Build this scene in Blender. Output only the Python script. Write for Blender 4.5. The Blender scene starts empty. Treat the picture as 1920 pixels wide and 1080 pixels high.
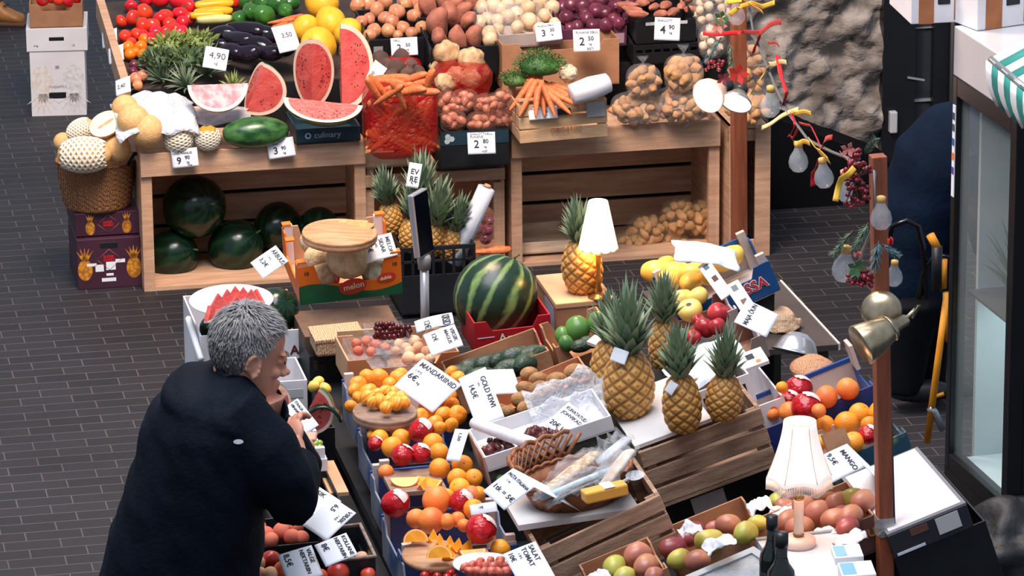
import bpy, math, random
from mathutils import Vector, Matrix, Quaternion, noise
R = random.Random(11)
V = Vector
C = bpy.context.scene.collection
sc = bpy.context.scene
# ---------------------------------------------------------------- camera
F = 8180.0; H = 5.4
TH = math.radians(17.2); RO = -0.0087
r0 = V((1, 0, 0)); u0 = V((0, math.sin(TH), math.cos(TH))); FW = V((0, math.cos(TH), -math.sin(TH)))
CR = r0*math.cos(RO) + u0*math.sin(RO); CU = u0*math.cos(RO) - r0*math.sin(RO)
EYE = V((0, 0, H))
def ray(x, y): return FW*F + CR*(x-960) + CU*(540-y)
def P(x, y, h):
    d = ray(x, y); return EYE + d*((h-H)/d.z)
def PY(x, y, Y):
    d = ray(x, y); return EYE + d*(Y/d.y)
def PN(x, y, p, n):
    d = ray(x, y); n = V(n); return EYE + d*((V(p)-EYE).dot(n)/d.dot(n))
def pix(p):
    q = V(p)-EYE; z = q.dot(FW)
    return 960+F*q.dot(CR)/z, 540-F*q.dot(CU)/z
def scl(p): return F/((V(p)-EYE).dot(FW))
cam = bpy.data.cameras.new('camera'); co = bpy.data.objects.new('camera', cam); C.objects.link(co)
cam.sensor_width = 36; cam.lens = F/1920*36; cam.clip_end = 200
co.matrix_world = Matrix(((CR.x, CU.x, -FW.x, 0), (CR.y, CU.y, -FW.y, 0), (CR.z, CU.z, -FW.z, H), (0, 0, 0, 1)))
sc.camera = co
sc.view_settings.view_transform = 'Standard'; sc.view_settings.look = 'None'
sc.view_settings.gamma = 1; sc.view_settings.exposure = 0; sc.view_settings.use_curve_mapping = False
YAW = math.radians(11.1)
HX = V((math.cos(YAW), math.sin(YAW), 0)); HY = V((-math.sin(YAW), math.cos(YAW), 0)); UP = V((0, 0, 1))
# ---------------------------------------------------------------- materials
def lin(c): return tuple(((v/255)/12.92 if v/255 <= .04045 else ((v/255+.055)/1.055)**2.4) for v in c) + (1,)
MATS = {}
def M(name, col, col2=None, scale=8, rough=.55, bump=0, bscale=40, rand=0, hue=0, metal=0, trans=0, alpha=1, emit=0, spec=.5, kind='noise', stretch=None, sss=0, contrast=(.35, .65), coat=0, ior=1.45, detail=3):
    if name in MATS: return MATS[name]
    m = bpy.data.materials.new(name); m.use_nodes = True; MATS[name] = m
    nt = m.node_tree; N = nt.nodes; L = nt.links; b = N['Principled BSDF']
    b.inputs['Roughness'].default_value = rough; b.inputs['Metallic'].default_value = metal
    b.inputs['Transmission Weight'].default_value = trans; b.inputs['Alpha'].default_value = alpha
    b.inputs['IOR'].default_value = ior; b.inputs['Specular IOR Level'].default_value = spec
    if sss: b.inputs['Subsurface Weight'].default_value = sss; b.inputs['Subsurface Scale'].default_value = .01
    if coat: b.inputs['Coat Weight'].default_value = coat; b.inputs['Coat Roughness'].default_value = .15
    b.inputs['Base Color'].default_value = lin(col)
    tc = N.new('ShaderNodeTexCoord'); vec = tc.outputs['Object']
    if stretch:
        mp = N.new('ShaderNodeMapping'); mp.inputs['Scale'].default_value = stretch
        L.new(vec, mp.inputs['Vector']); vec = mp.outputs['Vector']
    src = None
    if col2:
        if kind == 'attr':
            t = N.new('ShaderNodeAttribute'); t.attribute_name = 'pat'; o = t.outputs['Fac']
        elif kind == 'wave':
            t = N.new('ShaderNodeTexWave'); t.inputs['Scale'].default_value = scale; t.inputs['Distortion'].default_value = 6; t.inputs['Detail'].default_value = 2; t.inputs['Detail Scale'].default_value = 1.5
            L.new(vec, t.inputs['Vector']); o = t.outputs['Fac']
        elif kind == 'voronoi':
            t = N.new('ShaderNodeTexVoronoi'); t.inputs['Scale'].default_value = scale; L.new(vec, t.inputs['Vector']); o = t.outputs['Distance']
        else:
            t = N.new('ShaderNodeTexNoise'); t.inputs['Scale'].default_value = scale; t.inputs['Detail'].default_value = detail
            L.new(vec, t.inputs['Vector']); o = t.outputs['Fac']
        cr = N.new('ShaderNodeValToRGB'); e = cr.color_ramp.elements
        e[0].position, e[1].position = contrast; e[0].color = lin(col); e[1].color = lin(col2)
        L.new(o, cr.inputs['Fac']); src = cr.outputs['Color']
    if rand or hue:
        oi = N.new('ShaderNodeObjectInfo'); hs = N.new('ShaderNodeHueSaturation')
        if src: L.new(src, hs.inputs['Color'])
        else: hs.inputs['Color'].default_value = lin(col)
        for amt, key, mid, k in ((rand, 'Value', 1, 1), (hue, 'Hue', .5, 7.31)):
            if amt:
                mm = N.new('ShaderNodeMath'); mm.operation = 'MULTIPLY'; mm.inputs[1].default_value = k; L.new(oi.outputs['Random'], mm.inputs[0])
                fr = N.new('ShaderNodeMath'); fr.operation = 'FRACT'; L.new(mm.outputs[0], fr.inputs[0])
                mr = N.new('ShaderNodeMapRange'); mr.inputs['To Min'].default_value = mid-amt; mr.inputs['To Max'].default_value = mid+amt
                L.new(fr.outputs[0], mr.inputs['Value']); L.new(mr.outputs['Result'], hs.inputs[key])
        src = hs.outputs['Color']
    if src: L.new(src, b.inputs['Base Color'])
    if emit:
        b.inputs['Emission Color'].default_value = lin(col); b.inputs['Emission Strength'].default_value = emit
    if bump:
        t = N.new('ShaderNodeTexNoise'); t.inputs['Scale'].default_value = bscale; t.inputs['Detail'].default_value = 3
        L.new(vec, t.inputs['Vector']); bp = N.new('ShaderNodeBump'); bp.inputs['Strength'].default_value = min(1, bump); bp.inputs['Distance'].default_value = .01
        L.new(t.outputs['Fac'], bp.inputs['Height']); L.new(bp.outputs['Normal'], b.inputs['Normal'])
    return m
def film(name, col=(235, 240, 245), clear=.75, rough=.12, bump=.8):
    """thin clear plastic: mostly see-through with gloss"""
    if name in MATS: return MATS[name]
    m = bpy.data.materials.new(name); m.use_nodes = True; MATS[name] = m
    nt = m.node_tree; N = nt.nodes; L = nt.links; b = N['Principled BSDF']
    b.inputs['Base Color'].default_value = lin(col); b.inputs['Roughness'].default_value = rough
    t = N.new('ShaderNodeTexNoise'); t.inputs['Scale'].default_value = 30; t.inputs['Detail'].default_value = 4; t.inputs['Distortion'].default_value = 1.5
    tc = N.new('ShaderNodeTexCoord'); L.new(tc.outputs['Object'], t.inputs['Vector'])
    bp = N.new('ShaderNodeBump'); bp.inputs['Strength'].default_value = bump; bp.inputs['Distance'].default_value = .02
    L.new(t.outputs['Fac'], bp.inputs['Height']); L.new(bp.outputs['Normal'], b.inputs['Normal'])
    tr = N.new('ShaderNodeBsdfTransparent'); mx = N.new('ShaderNodeMixShader'); mx.inputs[0].default_value = clear
    L.new(b.outputs[0], mx.inputs[1]); L.new(tr.outputs[0], mx.inputs[2]); L.new(mx.outputs[0], N['Material Output'].inputs['Surface'])
    return m
WOOD = M('pale_wood', (206, 164, 132), (168, 126, 98), 5, .7, .25, 60, stretch=(1, 1, 9), rand=.08, contrast=(.3, .75))
WOODX = M('pale_wood_long', (208, 168, 136), (174, 132, 104), 5, .7, .25, 60, stretch=(1, 8, 8), rand=.06, contrast=(.3, .75))
WOODD = M('weathered_wood', (186, 150, 122), (126, 98, 80), 5, .8, .5, 50, stretch=(1.2, 14, 9), rand=.12, contrast=(.3, .7))
WHITEWOOD = M('bleached_wood', (224, 200, 172), (196, 164, 134), 6, .7, .2, 50, stretch=(1, 8, 8))
CARD = M('brown_cardboard', (178, 128, 92), (152, 106, 76), 6, .8, .15, 60, rand=.08)
CARDL = M('light_cardboard', (205, 160, 122), (180, 136, 102), 6, .8, .1, 60)
CARDG = M('grey_cardboard', (196, 180, 170), (172, 156, 148), 6, .8, .1, 60)
WCARD = M('white_cardboard', (226, 224, 226), (212, 208, 210), 4, .6)
PAPER = M('white_paper', (232, 236, 242), (224, 228, 235), 5, .6)
INK = M('dark_ink', (38, 38, 46), rough=.7)
BLACKP = M('black_plastic', (16, 19, 24), (24, 28, 33), 8, .45)
BLUEC = M('blue_print', (22, 62, 128), (30, 78, 150), 5, .45)
NAVYC = M('navy_print', (26, 42, 96), (34, 52, 112), 5, .45)
TEAL = M('dark_teal_print', (30, 60, 72), (22, 44, 56), 4, .5)
# ---------------------------------------------------------------- mesh builder
class MB:
    def __init__(s): s.v = []; s.f = []; s.m = []; s.s = []; s.pat = []
    def add(s, vs, fs, m=0, sm=False, X=None, pat=None):
        o = len(s.v)
        s.v += [tuple(X @ V(p)) if X else tuple(p) for p in vs]
        s.pat += list(pat) if pat else [0.0]*len(vs)
        for f in fs: s.f.append(tuple(i+o for i in f)); s.m.append(m); s.s.append(sm)
        return s
    def box(s, x0, x1, y0, y1, z0, z1, X=None, m=0):
        return s.add([(x0, y0, z0), (x1, y0, z0), (x1, y1, z0), (x0, y1, z0), (x0, y0, z1), (x1, y0, z1), (x1, y1, z1), (x0, y1, z1)],
                     [(3, 2, 1, 0), (4, 5, 6, 7), (0, 1, 5, 4), (1, 2, 6, 5), (2, 3, 7, 6), (3, 0, 4, 7)], m, False, X)
    def prism(s, poly, t, X=None, m=0):
        """polygon in local x,z extruded along y from 0 to t"""
        n = len(poly)
        vs = [(a, 0, b) for a, b in poly] + [(a, t, b) for a, b in poly]
        return s.add(vs, [tuple(range(n)), tuple(range(2*n-1, n-1, -1))] + [((i+1) % n, i, n+i, n+(i+1) % n) for i in range(n)], m, False, X)
    def tube(s, pts, r, n=8, m=0, X=None, caps=True, flat=1):
        pts = [V(p) for p in pts]; k = len(pts); rs = r if isinstance(r, (list, tuple)) else [r]*k
        vs = []; ref = None
        for i, p in enumerate(pts):
            t = (pts[min(i+1, k-1)]-pts[max(i-1, 0)]).normalized()
            if ref is None: ref = t.orthogonal().normalized()
            a = (ref - t*ref.dot(t)).normalized(); ref = a; b = t.cross(a)
            for j in range(n):
                w = 2*math.pi*j/n; vs.append(p + (a*math.cos(w) + b*math.sin(w)*flat)*rs[i])
        fs = [(i*n+j, i*n+(j+1) % n, (i+1)*n+(j+1) % n, (i+1)*n+j) for i in range(k-1) for j in range(n)]
        if caps: fs += [tuple(range(n-1, -1, -1)), tuple(range((k-1)*n, k*n))]
        return s.add(vs, fs, m, True, X)
    def lathe(s, prof, n=24, X=None, m=0, fn=None, pat=None, cap=True):
        vs = []; pt = []
        for i, (r, z) in enumerate(prof):
            for j in range(n):
                w = 2*math.pi*j/n; rr, zz = (r, z) if not fn else fn(r, z, w, i)
                vs.append((rr*math.cos(w), rr*math.sin(w), zz)); pt.append(pat(w, i) if pat else 0)
        k = len(prof); cap = cap and prof[0][0] > 1e-5 and max(z for _, z in prof)-min(z for _, z in prof) > 1e-6
        fs = [(i*n+j, i*n+(j+1) % n, (i+1)*n+(j+1) % n, (i+1)*n+j) for i in range(k-1) for j in range(n)]
        if cap and prof[0][0] > 1e-5: fs.append(tuple(range(n-1, -1, -1)))
        if cap and prof[-1][0] > 1e-5: fs.append(tuple(range((k-1)*n, k*n)))
        return s.add(vs, fs, m, True, X, pt)
    def grid(s, fn, nu, nv, m=0, X=None, sm=True, closed=False, pat=None):
        vs = [fn(i/nu, j/nv) for j in range(nv+1) for i in range(nu+1)]; w = nu+1
        pt = [pat(i/nu, j/nv) for j in range(nv+1) for i in range(nu+1)] if pat else None
        return s.add(vs, [(j*w+i, j*w+i+1, (j+1)*w+i+1, (j+1)*w+i) for j in range(nv) for i in range(nu)], m, sm, X, pt)
    def mesh(s, name, mats):
        me = bpy.data.meshes.new(name); me.from_pydata(s.v, [], s.f)
        for m in (mats if isinstance(mats, (list, tuple)) else [mats]): me.materials.append(m)
        me.polygons.foreach_set('material_index', s.m); me.polygons.foreach_set('use_smooth', s.s)
        if any(s.pat):
            a = me.attributes.new('pat', 'FLOAT', 'POINT'); a.data.foreach_set('value', s.pat)
        me.update(); return me
    def build(s, name, mats, parent=None, mw=None, bev=0, thick=0, sub=0):
        o = bpy.data.objects.new(name, s.mesh(name, mats)); C.objects.link(o)
        if parent: o.parent = parent
        if mw is not None: o.matrix_local = mw
        if thick:
            d = o.modifiers.new('thick', 'SOLIDIFY'); d.thickness = thick; d.offset = 0
        if bev:
            d = o.modifiers.new('bevel', 'BEVEL'); d.width = bev; d.segments = 2; d.limit_method = 'ANGLE'
        if sub:
            d = o.modifiers.new('sub', 'SUBSURF'); d.levels = sub; d.render_levels = sub
        return o
def tag(o, label, cat, group=None):
    o['label'] = label; o['category'] = cat
    if group: o['group'] = group
    return o
def struct(o): o['kind'] = 'structure'; return o
def E(name, mw, label, cat, group=None):
    o = bpy.data.objects.new(name, None); C.objects.link(o); o.empty_display_size = .05
    o.matrix_world = mw if isinstance(mw, Matrix) else Matrix.Translation(V(mw))
    return tag(o, label, cat, group)
def mat3(o, x, y, z): return Matrix(((x.x, y.x, z.x, o.x), (x.y, y.y, z.y, o.y), (x.z, y.z, z.z, o.z), (0, 0, 0, 1)))
def frame(A, B, Cc):
    """origin A, x to B, y towards Cc, z up; returns matrix, length, width"""
    x = (B-A).normalized(); n = x.cross(Cc-A).normalized(); y = n.cross(x)
    return mat3(A, x, y, n), (B-A).length, (Cc-A).dot(y)
def hallframe(o): return mat3(V(o), HX, HY, UP)
def setmat(o, part, mat):
    for c in o.children:
        if c.name.split('.')[0] == part: c.data.materials[0] = mat
def T(x, y, z): return Matrix.Translation((x, y, z))
def rotm(ax, deg): return Matrix.Rotation(math.radians(deg), 4, ax)
# ---------------------------------------------------------------- lettering
def text_mesh(txt, size, mat, bold=.0):
    cu = bpy.data.curves.new('lettering', 'FONT'); cu.body = txt; cu.size = size; cu.offset = bold; cu.align_x = 'LEFT'; cu.align_y = 'CENTER'
    cu.extrude = .0004; cu.resolution_u = 3; cu.space_line = .9
    o = bpy.data.objects.new('lettering', cu); C.objects.link(o)
    dg = bpy.context.evaluated_depsgraph_get(); me = bpy.data.meshes.new_from_object(o.evaluated_get(dg))
    bpy.data.objects.remove(o); me.materials.clear(); me.materials.append(mat); me.name = 'lettering'
    return me
def letter(txt, size, mat, parent, mw, name='lettering', bold=0):
    o = bpy.data.objects.new(name, text_mesh(txt, size, mat, bold)); C.objects.link(o); o.parent = parent; o.matrix_local = mw
    return o
def card(TL, TR, BL, h, label, lines=(), nrm=(0, -.62, .78), bend=.12, group='price signs', mat=None, name='price_sign', back=0, pt=None):
    """paper card whose three corners sit on a plane through the card's middle at height h"""
    cx, cy = (TR[0]+BL[0])/2, (TR[1]+BL[1])/2; c = pt or P(cx, cy, h); n = V(nrm).normalized()
    a, b, d = (PN(*q, c, n) for q in (TL, TR, BL))
    fm, L, W = frame(a, b, d)
    if fm.col[2].xyz.dot(n) < 0: fm = mat3(a, fm.col[0].xyz, -fm.col[1].xyz, -fm.col[2].xyz); W = -W
    root = E(name, fm, label, 'price sign', group)
    sg = 1 if W > 0 else -1; W = abs(W)
    m = MB(); f = lambda u, v: (u*L, sg*v*W, bend*W*(-(1-math.cos(v*1.5))*v*.6 + .18*math.sin(u*3)))
    m.grid(f, 10, 10)
    if back:   # the folded rear half of a tent card
        m.grid(lambda u, v: (u*L, -sg*v*back*.55, bend*W*.18*math.sin(u*3)-v*back*.85), 10, 2)
    m.build('sheet', mat or PAPER, root, thick=.0008)
    for t in lines:
        txt, size, u, v = t[:4]; bd = t[4] if len(t) > 4 else .0
        me = text_mesh(txt, size*W, INK, bd*W)
        ex = max((q.co.x for q in me.vertices), default=0)
        kx = min(1, (.95-u)*L/ex) if ex else 1
        for q in me.vertices:
            x, y = u*L+q.co.x*kx, v*W-q.co.y; z = q.co.z
            q.co = V((x, sg*y, f(min(1, x/L), min(1, max(0, y/W)))[2] + .0016 + z))
        if sg > 0: me.flip_normals()
        o = bpy.data.objects.new('lettering', me); C.objects.link(o); o.parent = root
    return root
# ---------------------------------------------------------------- automatic labels by place inside a pile
PILES = {}
def pile(o, desc, cat, group, where):
    PILES.setdefault((desc, where), []).append(o); tag(o, desc, cat, group); return o
ORD = ['', 'second', 'third', 'fourth', 'fifth', 'sixth', 'seventh', 'eighth', 'ninth', 'tenth', 'eleventh', 'twelfth', 'thirteenth', 'fourteenth']
def label_piles():
    for (desc, where), obs in PILES.items():
        n = len(obs)
        if n == 1: obs[0]['label'] = f'{desc} {where}'; continue
        pos = sorted([(pix(o.matrix_basis.translation), o) for o in obs], key=lambda t: t[0][1])
        nr = 1 if n < 4 else max(2, round(math.sqrt(n*.55))); k = 0
        for i in range(nr):
            row = pos[round(i*n/nr):round((i+1)*n/nr)]; row.sort(key=lambda t: t[0][0]); m = len(row)
            rn = '' if nr == 1 else ('in back row ' if i == 0 else 'in front row ' if i == nr-1 else f'in {ORD[i]} row ')
            for j, (_, o) in enumerate(row):
                pn = 'middle' if m == 1 and nr == 1 else 'alone' if m == 1 else 'leftmost' if j == 0 else 'rightmost' if j == m-1 else f'{ORD[j]} from left' if j < (m+1)//2 or m-1-j == 0 else f'{ORD[m-1-j]} from right'
                o['label'] = f'{desc}, {pn} {rn}{where}'
# ---------------------------------------------------------------- light
w = bpy.data.worlds.new('hall_daylight'); sc.world = w; w.use_nodes = True
bg = w.node_tree.nodes['Background']; bg.inputs[0].default_value = lin((205, 220, 245)); bg.inputs[1].default_value = .60
def area(name, loc, aim, size, power, col):
    l = bpy.data.lights.new(name, 'AREA'); l.shape = 'DISK'; l.size = size; l.energy = power; l.color = lin(col)[:3]
    o = bpy.data.objects.new(name, l); C.objects.link(o); o.location = loc
    o.rotation_euler = (V(aim)-V(loc)).to_track_quat('-Z', 'Y').to_euler(); return o
area('skylight', (-1, 11.5, 9), (0, 13.5, .7), 6.5, 1050, (244, 246, 255))
area('stall_lamp', (-.6, 15.2, 5.2), (-.2, 17.8, .7), 1.6, 330, (255, 222, 190))
# ---------------------------------------------------------------- setting
fm = bpy.data.materials.new('paver_floor'); fm.use_nodes = True
nt = fm.node_tree; N = nt.nodes; L = nt.links; b = N['Principled BSDF']
tc = N.new('ShaderNodeTexCoord'); br = N.new('ShaderNodeTexBrick')
br.offset = .42; br.offset_frequency = 2; br.inputs['Scale'].default_value = 1
br.inputs['Brick Width'].default_value = .20; br.inputs['Row Height'].default_value = .088; br.inputs['Mortar Size'].default_value = .0028; br.inputs['Mortar Smooth'].default_value = .3
br.inputs['Color1'].default_value = lin((42, 39, 44)); br.inputs['Color2'].default_value = lin((31, 29, 34)); br.inputs['Mortar'].default_value = lin((92, 85, 83))
ns = N.new('ShaderNodeTexNoise'); ns.inputs['Scale'].default_value = 1.3; ns.inputs['Detail'].default_value = 5
mx = N.new('ShaderNodeMix'); mx.data_type = 'RGBA'; mx.blend_type = 'MULTIPLY'; mx.inputs[0].default_value = 1
cr = N.new('ShaderNodeValToRGB'); cr.color_ramp.elements[0].position = .3; cr.color_ramp.elements[0].color = (.62, .58, .58, 1); cr.color_ramp.elements[1].position = .7
L.new(tc.outputs['Object'], br.inputs['Vector']); L.new(tc.outputs['Object'], ns.inputs['Vector']); L.new(ns.outputs['Fac'], cr.inputs['Fac'])
L.new(br.outputs['Color'], mx.inputs[6]); L.new(cr.outputs['Color'], mx.inputs[7]); L.new(mx.outputs[2], b.inputs['Base Color']); b.inputs['Roughness'].default_value = .62
bp = N.new('ShaderNodeBump'); bp.inputs['Strength'].default_value = .4; bp.inputs['Distance'].default_value = .004; bp.invert = True
L.new(br.outputs['Fac'], bp.inputs['Height']); L.new(bp.outputs['Normal'], b.inputs['Normal'])
m = MB(); m.box(-9, 9, -14, 16, -.1, 0)
o = struct(m.build('floor', fm)); o.matrix_world = hallframe((0, 14, 0))
# stone wall, rough boulders
SW = M('stone_wall', (176, 166, 158), (92, 84, 78), 5.5, .9, 1, 30, stretch=(1, 1, 1.6), detail=8, contrast=(.32, .62))
wl0 = P(1645, 338, 0)
m = MB()
def stone(u, v):
    x = -2.2+2.2*u; z = 2.6*v; q = V((x*1.6+z*1.1, 0, z*1.9-x*1.2))
    d = noise.fractal(q*2.6, .8, 2.1, 7)*.075 + abs(noise.noise(q*1.3))*.13
    return (x, -d, z)
m.grid(stone, 130, 150); o = struct(m.build('wall_back', SW)); o.matrix_world = hallframe(wl0)
DARK = M('black_metal', (14, 16, 20), (20, 22, 27), 4, .4)
SHADEBLK = M('shade_block_black', (9, 9, 12), (13, 13, 16), 3, .95, spec=.1)
m = MB(); m.prism([(-1.0, 0), (-.02, 0), (-.02, .17), (-.62, .44), (-1.0, .5)], .32, T(0, -.36, 0)); o = struct(m.build('shade_block_1', SHADEBLK)); o.matrix_world = hallframe(wl0)  # added black block in place of the shade on the floor here
# shop door behind: dark frame, glass
dr = struct(E('door_1', hallframe(wl0), '', '')); del dr['label']; del dr['category']
m = MB(); m.box(0, .15, -.06, .06, 0, 2.8); m.box(.24, .36, -.05, .05, 0, 2.8); m.box(.15, .24, -.03, .03, 0, .1); m.build('door_frame', DARK, dr)
GL = M('dark_glass', (58, 60, 66), (42, 46, 52), 2, .15)
m = MB(); m.box(.15, .24, 0, .01, .1, 2.8); m.box(.36, .9, 0, .01, 0, 2.8); m.build('pane', GL, dr)
m = MB(); m.box(.155, .24, -.012, 0, .36, .372); m.box(.155, .24, -.012, 0, .70, .704); m.build('push_bar', M('steel', (190, 192, 196), rough=.3, metal=.6), dr)
m = MB(); m.tube([(.32, -.07, .25), (.32, -.07, 2.7)], .012); m.build('door_pole', M('grey_tube', (120, 118, 116), rough=.4), dr)
m = MB(); m.box(.03, .065, -.09, -.05, .24, .34); m.build('lock', M('lock_grey', (176, 178, 182), rough=.35), dr, bev=.006)
m = MB(); m.box(.01, .09, -.07, -.06, .50, .508, rotm('Y', 12)); m.build('trim_strip', MATS['steel'], dr)

# ---------------------------------------------------------------- wooden display crates of the rear stall
def display_crate(BL, w, hgt, dep, label, slats=4, rail=.1, gap=.018, name='display_crate', vertical=False):
    o = E(name, hallframe(BL), label, 'crate', 'open wooden display crates')
    t = .016
    m = MB(); m.box(0, t, 0, dep, 0, hgt); m.build('side_panel', WOOD, o); m = MB(); m.box(w-t, w, 0, dep, 0, hgt); m.build('side_panel', WOOD, o)
    m = MB(); m.box(t, w-t, 0, dep, 0, t); m.build('bottom', WOODX, o)
    m = MB(); m.box(t, w-t, .02, dep, hgt-.035-t, hgt-.035); m.build('top', WOODX, o)
    m = MB(); sh = (hgt-.05-t)/slats
    for i in range(slats): m.box(t, w-t, dep-t, dep, t+i*sh+gap/2, t+(i+1)*sh-gap/2)
    m.build('back_panel', WOODX, o)
    m = MB(); m.box(.0, w, -t, 0, hgt-rail, hgt); m.build('front_rail', WOODX, o, bev=.002)
    for x in (t, w-t-.03):
        m = MB(); m.box(x, x+.03, 0, .03, t, hgt-.05-t); m.build('corner_batten', WOOD, o)
    return o
cL = P(271, 547, 0); display_crate(cL, .945, .60, .46, 'pale wooden display crate holding dark watermelons at the left end of the rear stall')
display_crate(P(684, 517, 0), .605, .44, .46, 'smaller wooden display crate behind the pineapples, middle of the rear stall', 3, .05)
display_crate(P(960, 502, 0), .905, .60, .46, 'wide wooden display crate with potato nets, right part of the rear stall', 4, .115)
# far right crate stood on end with upright boards
o = E('upright_crate', hallframe(P(1366, 484, 0)), 'upright wooden crate with vertical boards beside the thin post', 'crate', 'open wooden display crates')
m = MB(); [m.box(x, x+.066, 0, .014, 0, .58) for x in (.0, .115)]; m.build('front_panel', WOOD, o)
for z in (.02, .51): m = MB(); m.box(0, .18, .014, .03, z, z+.05); m.build('batten', WOODX, o)
m = MB(); m.box(0, .014, .014, .42, 0, .58); m.box(.167, .181, .014, .42, 0, .58); m.build('side_panel', WOOD, o)
m = MB(); m.box(0, .18, .014, .42, .566, .58); m.build('top', WOODX, o)
# ---------------------------------------------------------------- generic placing
def fr(px, py, h, pitch=0, roll=0, yaw=0, pt=None):
    """hall-aligned frame at a pixel and height; pitch lifts the far side, roll lifts the right side"""
    return Matrix.Translation(pt or P(px, py, h)) @ Matrix.Rotation(YAW+math.radians(yaw), 4, 'Z') @ rotm('Y', -roll) @ rotm('X', pitch)
def span(X, bx=None, cy=None):
    a = pix(X.translation); b = pix(X @ V((.1, 0, 0))); c = pix(X @ V((0, .1, 0)))
    return (.1*(bx-a[0])/(b[0]-a[0]) if bx is not None else 0), (.1*(cy-a[1])/(c[1]-a[1]) if cy is not None else 0)
def wallpoly(L, dep, style, t=0):
    if style == 'flat': return [(t, -dep), (L-t, -dep), (L-t, 0), (t, 0)]
    k = min(.16*L, .07); dr = min(.035, dep*.4)   # notch: high corners, low middle
    if style == 'low': dr = dep*.55
    if style == 'slat': return None
    return [(t, -dep), (L-t, -dep), (L-t, 0), (L-k, 0), (L-k-.02, -dr), (k+.02, -dr), (k, 0), (t, 0)]
def tray(X, L, W, dep, label, cat='box', group=None, name='fruit_tray', mat=None, front='flat', side='flat', back=None, fmat=None, smat=None, th=.006, post=None, base=None):
    """open box: local z=0 is the rim, x right, y away, bottom at -dep"""
    o = E(name, X, label, cat, group); mat = mat or CARD; fmat = fmat or mat; smat = smat or mat; back = back or front
    m = MB(); m.box(0, L, 0, W, -dep, -dep+th); m.build('bottom', base or mat, o)
    def wall(nm, Lw, st, X2, mm):
        m = MB()
        if st == 'slat':
            n = max(2, round(dep/.055)); hgt = dep/n
            for i in range(n): m.prism([(0, -dep+i*hgt+.004), (Lw, -dep+i*hgt+.004), (Lw, -dep+(i+1)*hgt-.004), (0, -dep+(i+1)*hgt-.004)], th*1.3, X2)
        elif st == 'grid':
            n = 7; m.prism([(0, -dep), (Lw, -dep), (Lw, -dep*.42), (0, -dep*.42)], th, X2); m.prism([(0, -.018), (Lw, -.018), (Lw, 0), (0, 0)], th*1.5, X2)
            for i in range(n+1): x = (Lw-.012)*i/n; m.prism([(x, -dep*.42), (x+.012, -dep*.42), (x+.012, -.018), (x, -.018)], th, X2)
            m.prism([(0, -dep*.24), (Lw, -dep*.24), (Lw, -dep*.20), (0, -dep*.20)], th, X2)
        else: m.prism(wallpoly(Lw, dep, st), th, X2)
        m.build(nm, mm, o, bev=.0012)
    wall('front_panel', L, front, Matrix.Identity(4), fmat)
    wall('back_panel', L, back, T(0, W-th, 0), mat)
    wall('side_panel', W-2*th, side, mat3(V((th, th, 0)), V((0, 1, 0)), V((-1, 0, 0)), UP), smat)
    wall('side_panel', W-2*th, side, mat3(V((L, th, 0)), V((0, 1, 0)), V((-1, 0, 0)), UP), smat)
    if post:
        ph, pm = post; k = .03
        for x in (th, L-th-k):
            for y in (th, W-th-k*.7):
                m = MB(); m.box(x, x+k, y, y+k*.7, -dep+th, ph); m.build('corner_post', pm, o)
    return o
def fill(X, L, W, z, r, put, jit=.25, u=(0, 1), v=(0, 1), dens=1.0, hump=0, drop=0):
    """rows of fruit on a slope; put(world_point) makes one"""
    s = 2*r*dens; y = v[0]*W+r; k = 0
    while y <= v[1]*W-r*.6:
        x = u[0]*L+r+(s/2 if k % 2 else 0)
        while x <= u[1]*L-r*.8:
            if R.random() >= drop:
                uu = (x/L-.5)*2; vv = (y/W-.5)*2
                put(X @ V((x+R.uniform(-jit, jit)*r, y+R.uniform(-jit, jit)*r, z+hump*max(0, 1-uu*uu)*max(0, 1-vv*vv*.6)+R.uniform(-jit, jit)*r*.8)))
            x += s
        y += s*.87; k += 1
# ---------------------------------------------------------------- fruit prototypes
def ball(name, rx, rz, mats, amp=.02, fq=2.0, seed=0, dim=.0, dimb=.0, taper=0, nz=14, n=20, stem=0, bend=0, ribs=0, ribd=0, sq=1, pat=None, tip=0):
    """fruit of revolution with lumps; taper>0 narrows the top; last material marks the stem end"""
    pr = []
    for i in range(nz+1):
        a = math.pi*i/nz; pr.append((rx*math.sin(a)**sq*(1-taper*(.5-.5*math.cos(a))), -rz*math.cos(a)))
    if tip: pr[-1] = (0, rz+tip); pr[-2] = (pr[-2][0]*.45, rz*1.0)
    def f(r, z, w, i):
        a = i/nz; q = V((math.cos(w)*r/rx, math.sin(w)*r/rx, z/rz))
        k = 1+amp*noise.noise(q*fq+V((seed*7.3, seed*3.1, 0)))*2
        if ribs: k *= 1-ribd*abs(math.cos(w*ribs/2))**.6*math.sin(math.pi*a)
        zz = z*k - dim*math.exp(-((1-a)/.12)**2) + dimb*math.exp(-(a/.12)**2)
        return r*k, zz
    m = MB(); m.lathe(pr, n, None, 0, f, pat)
    if bend:
        for i, p in enumerate(m.v): m.v[i] = (p[0]+bend*(p[2]/rz)**2*rx, p[1], p[2])
    if stem:
        for i, fc in enumerate(m.f):
            if min(fc) >= (nz-stem)*n: m.m[i] = 1
    return m.mesh(name, mats)
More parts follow.
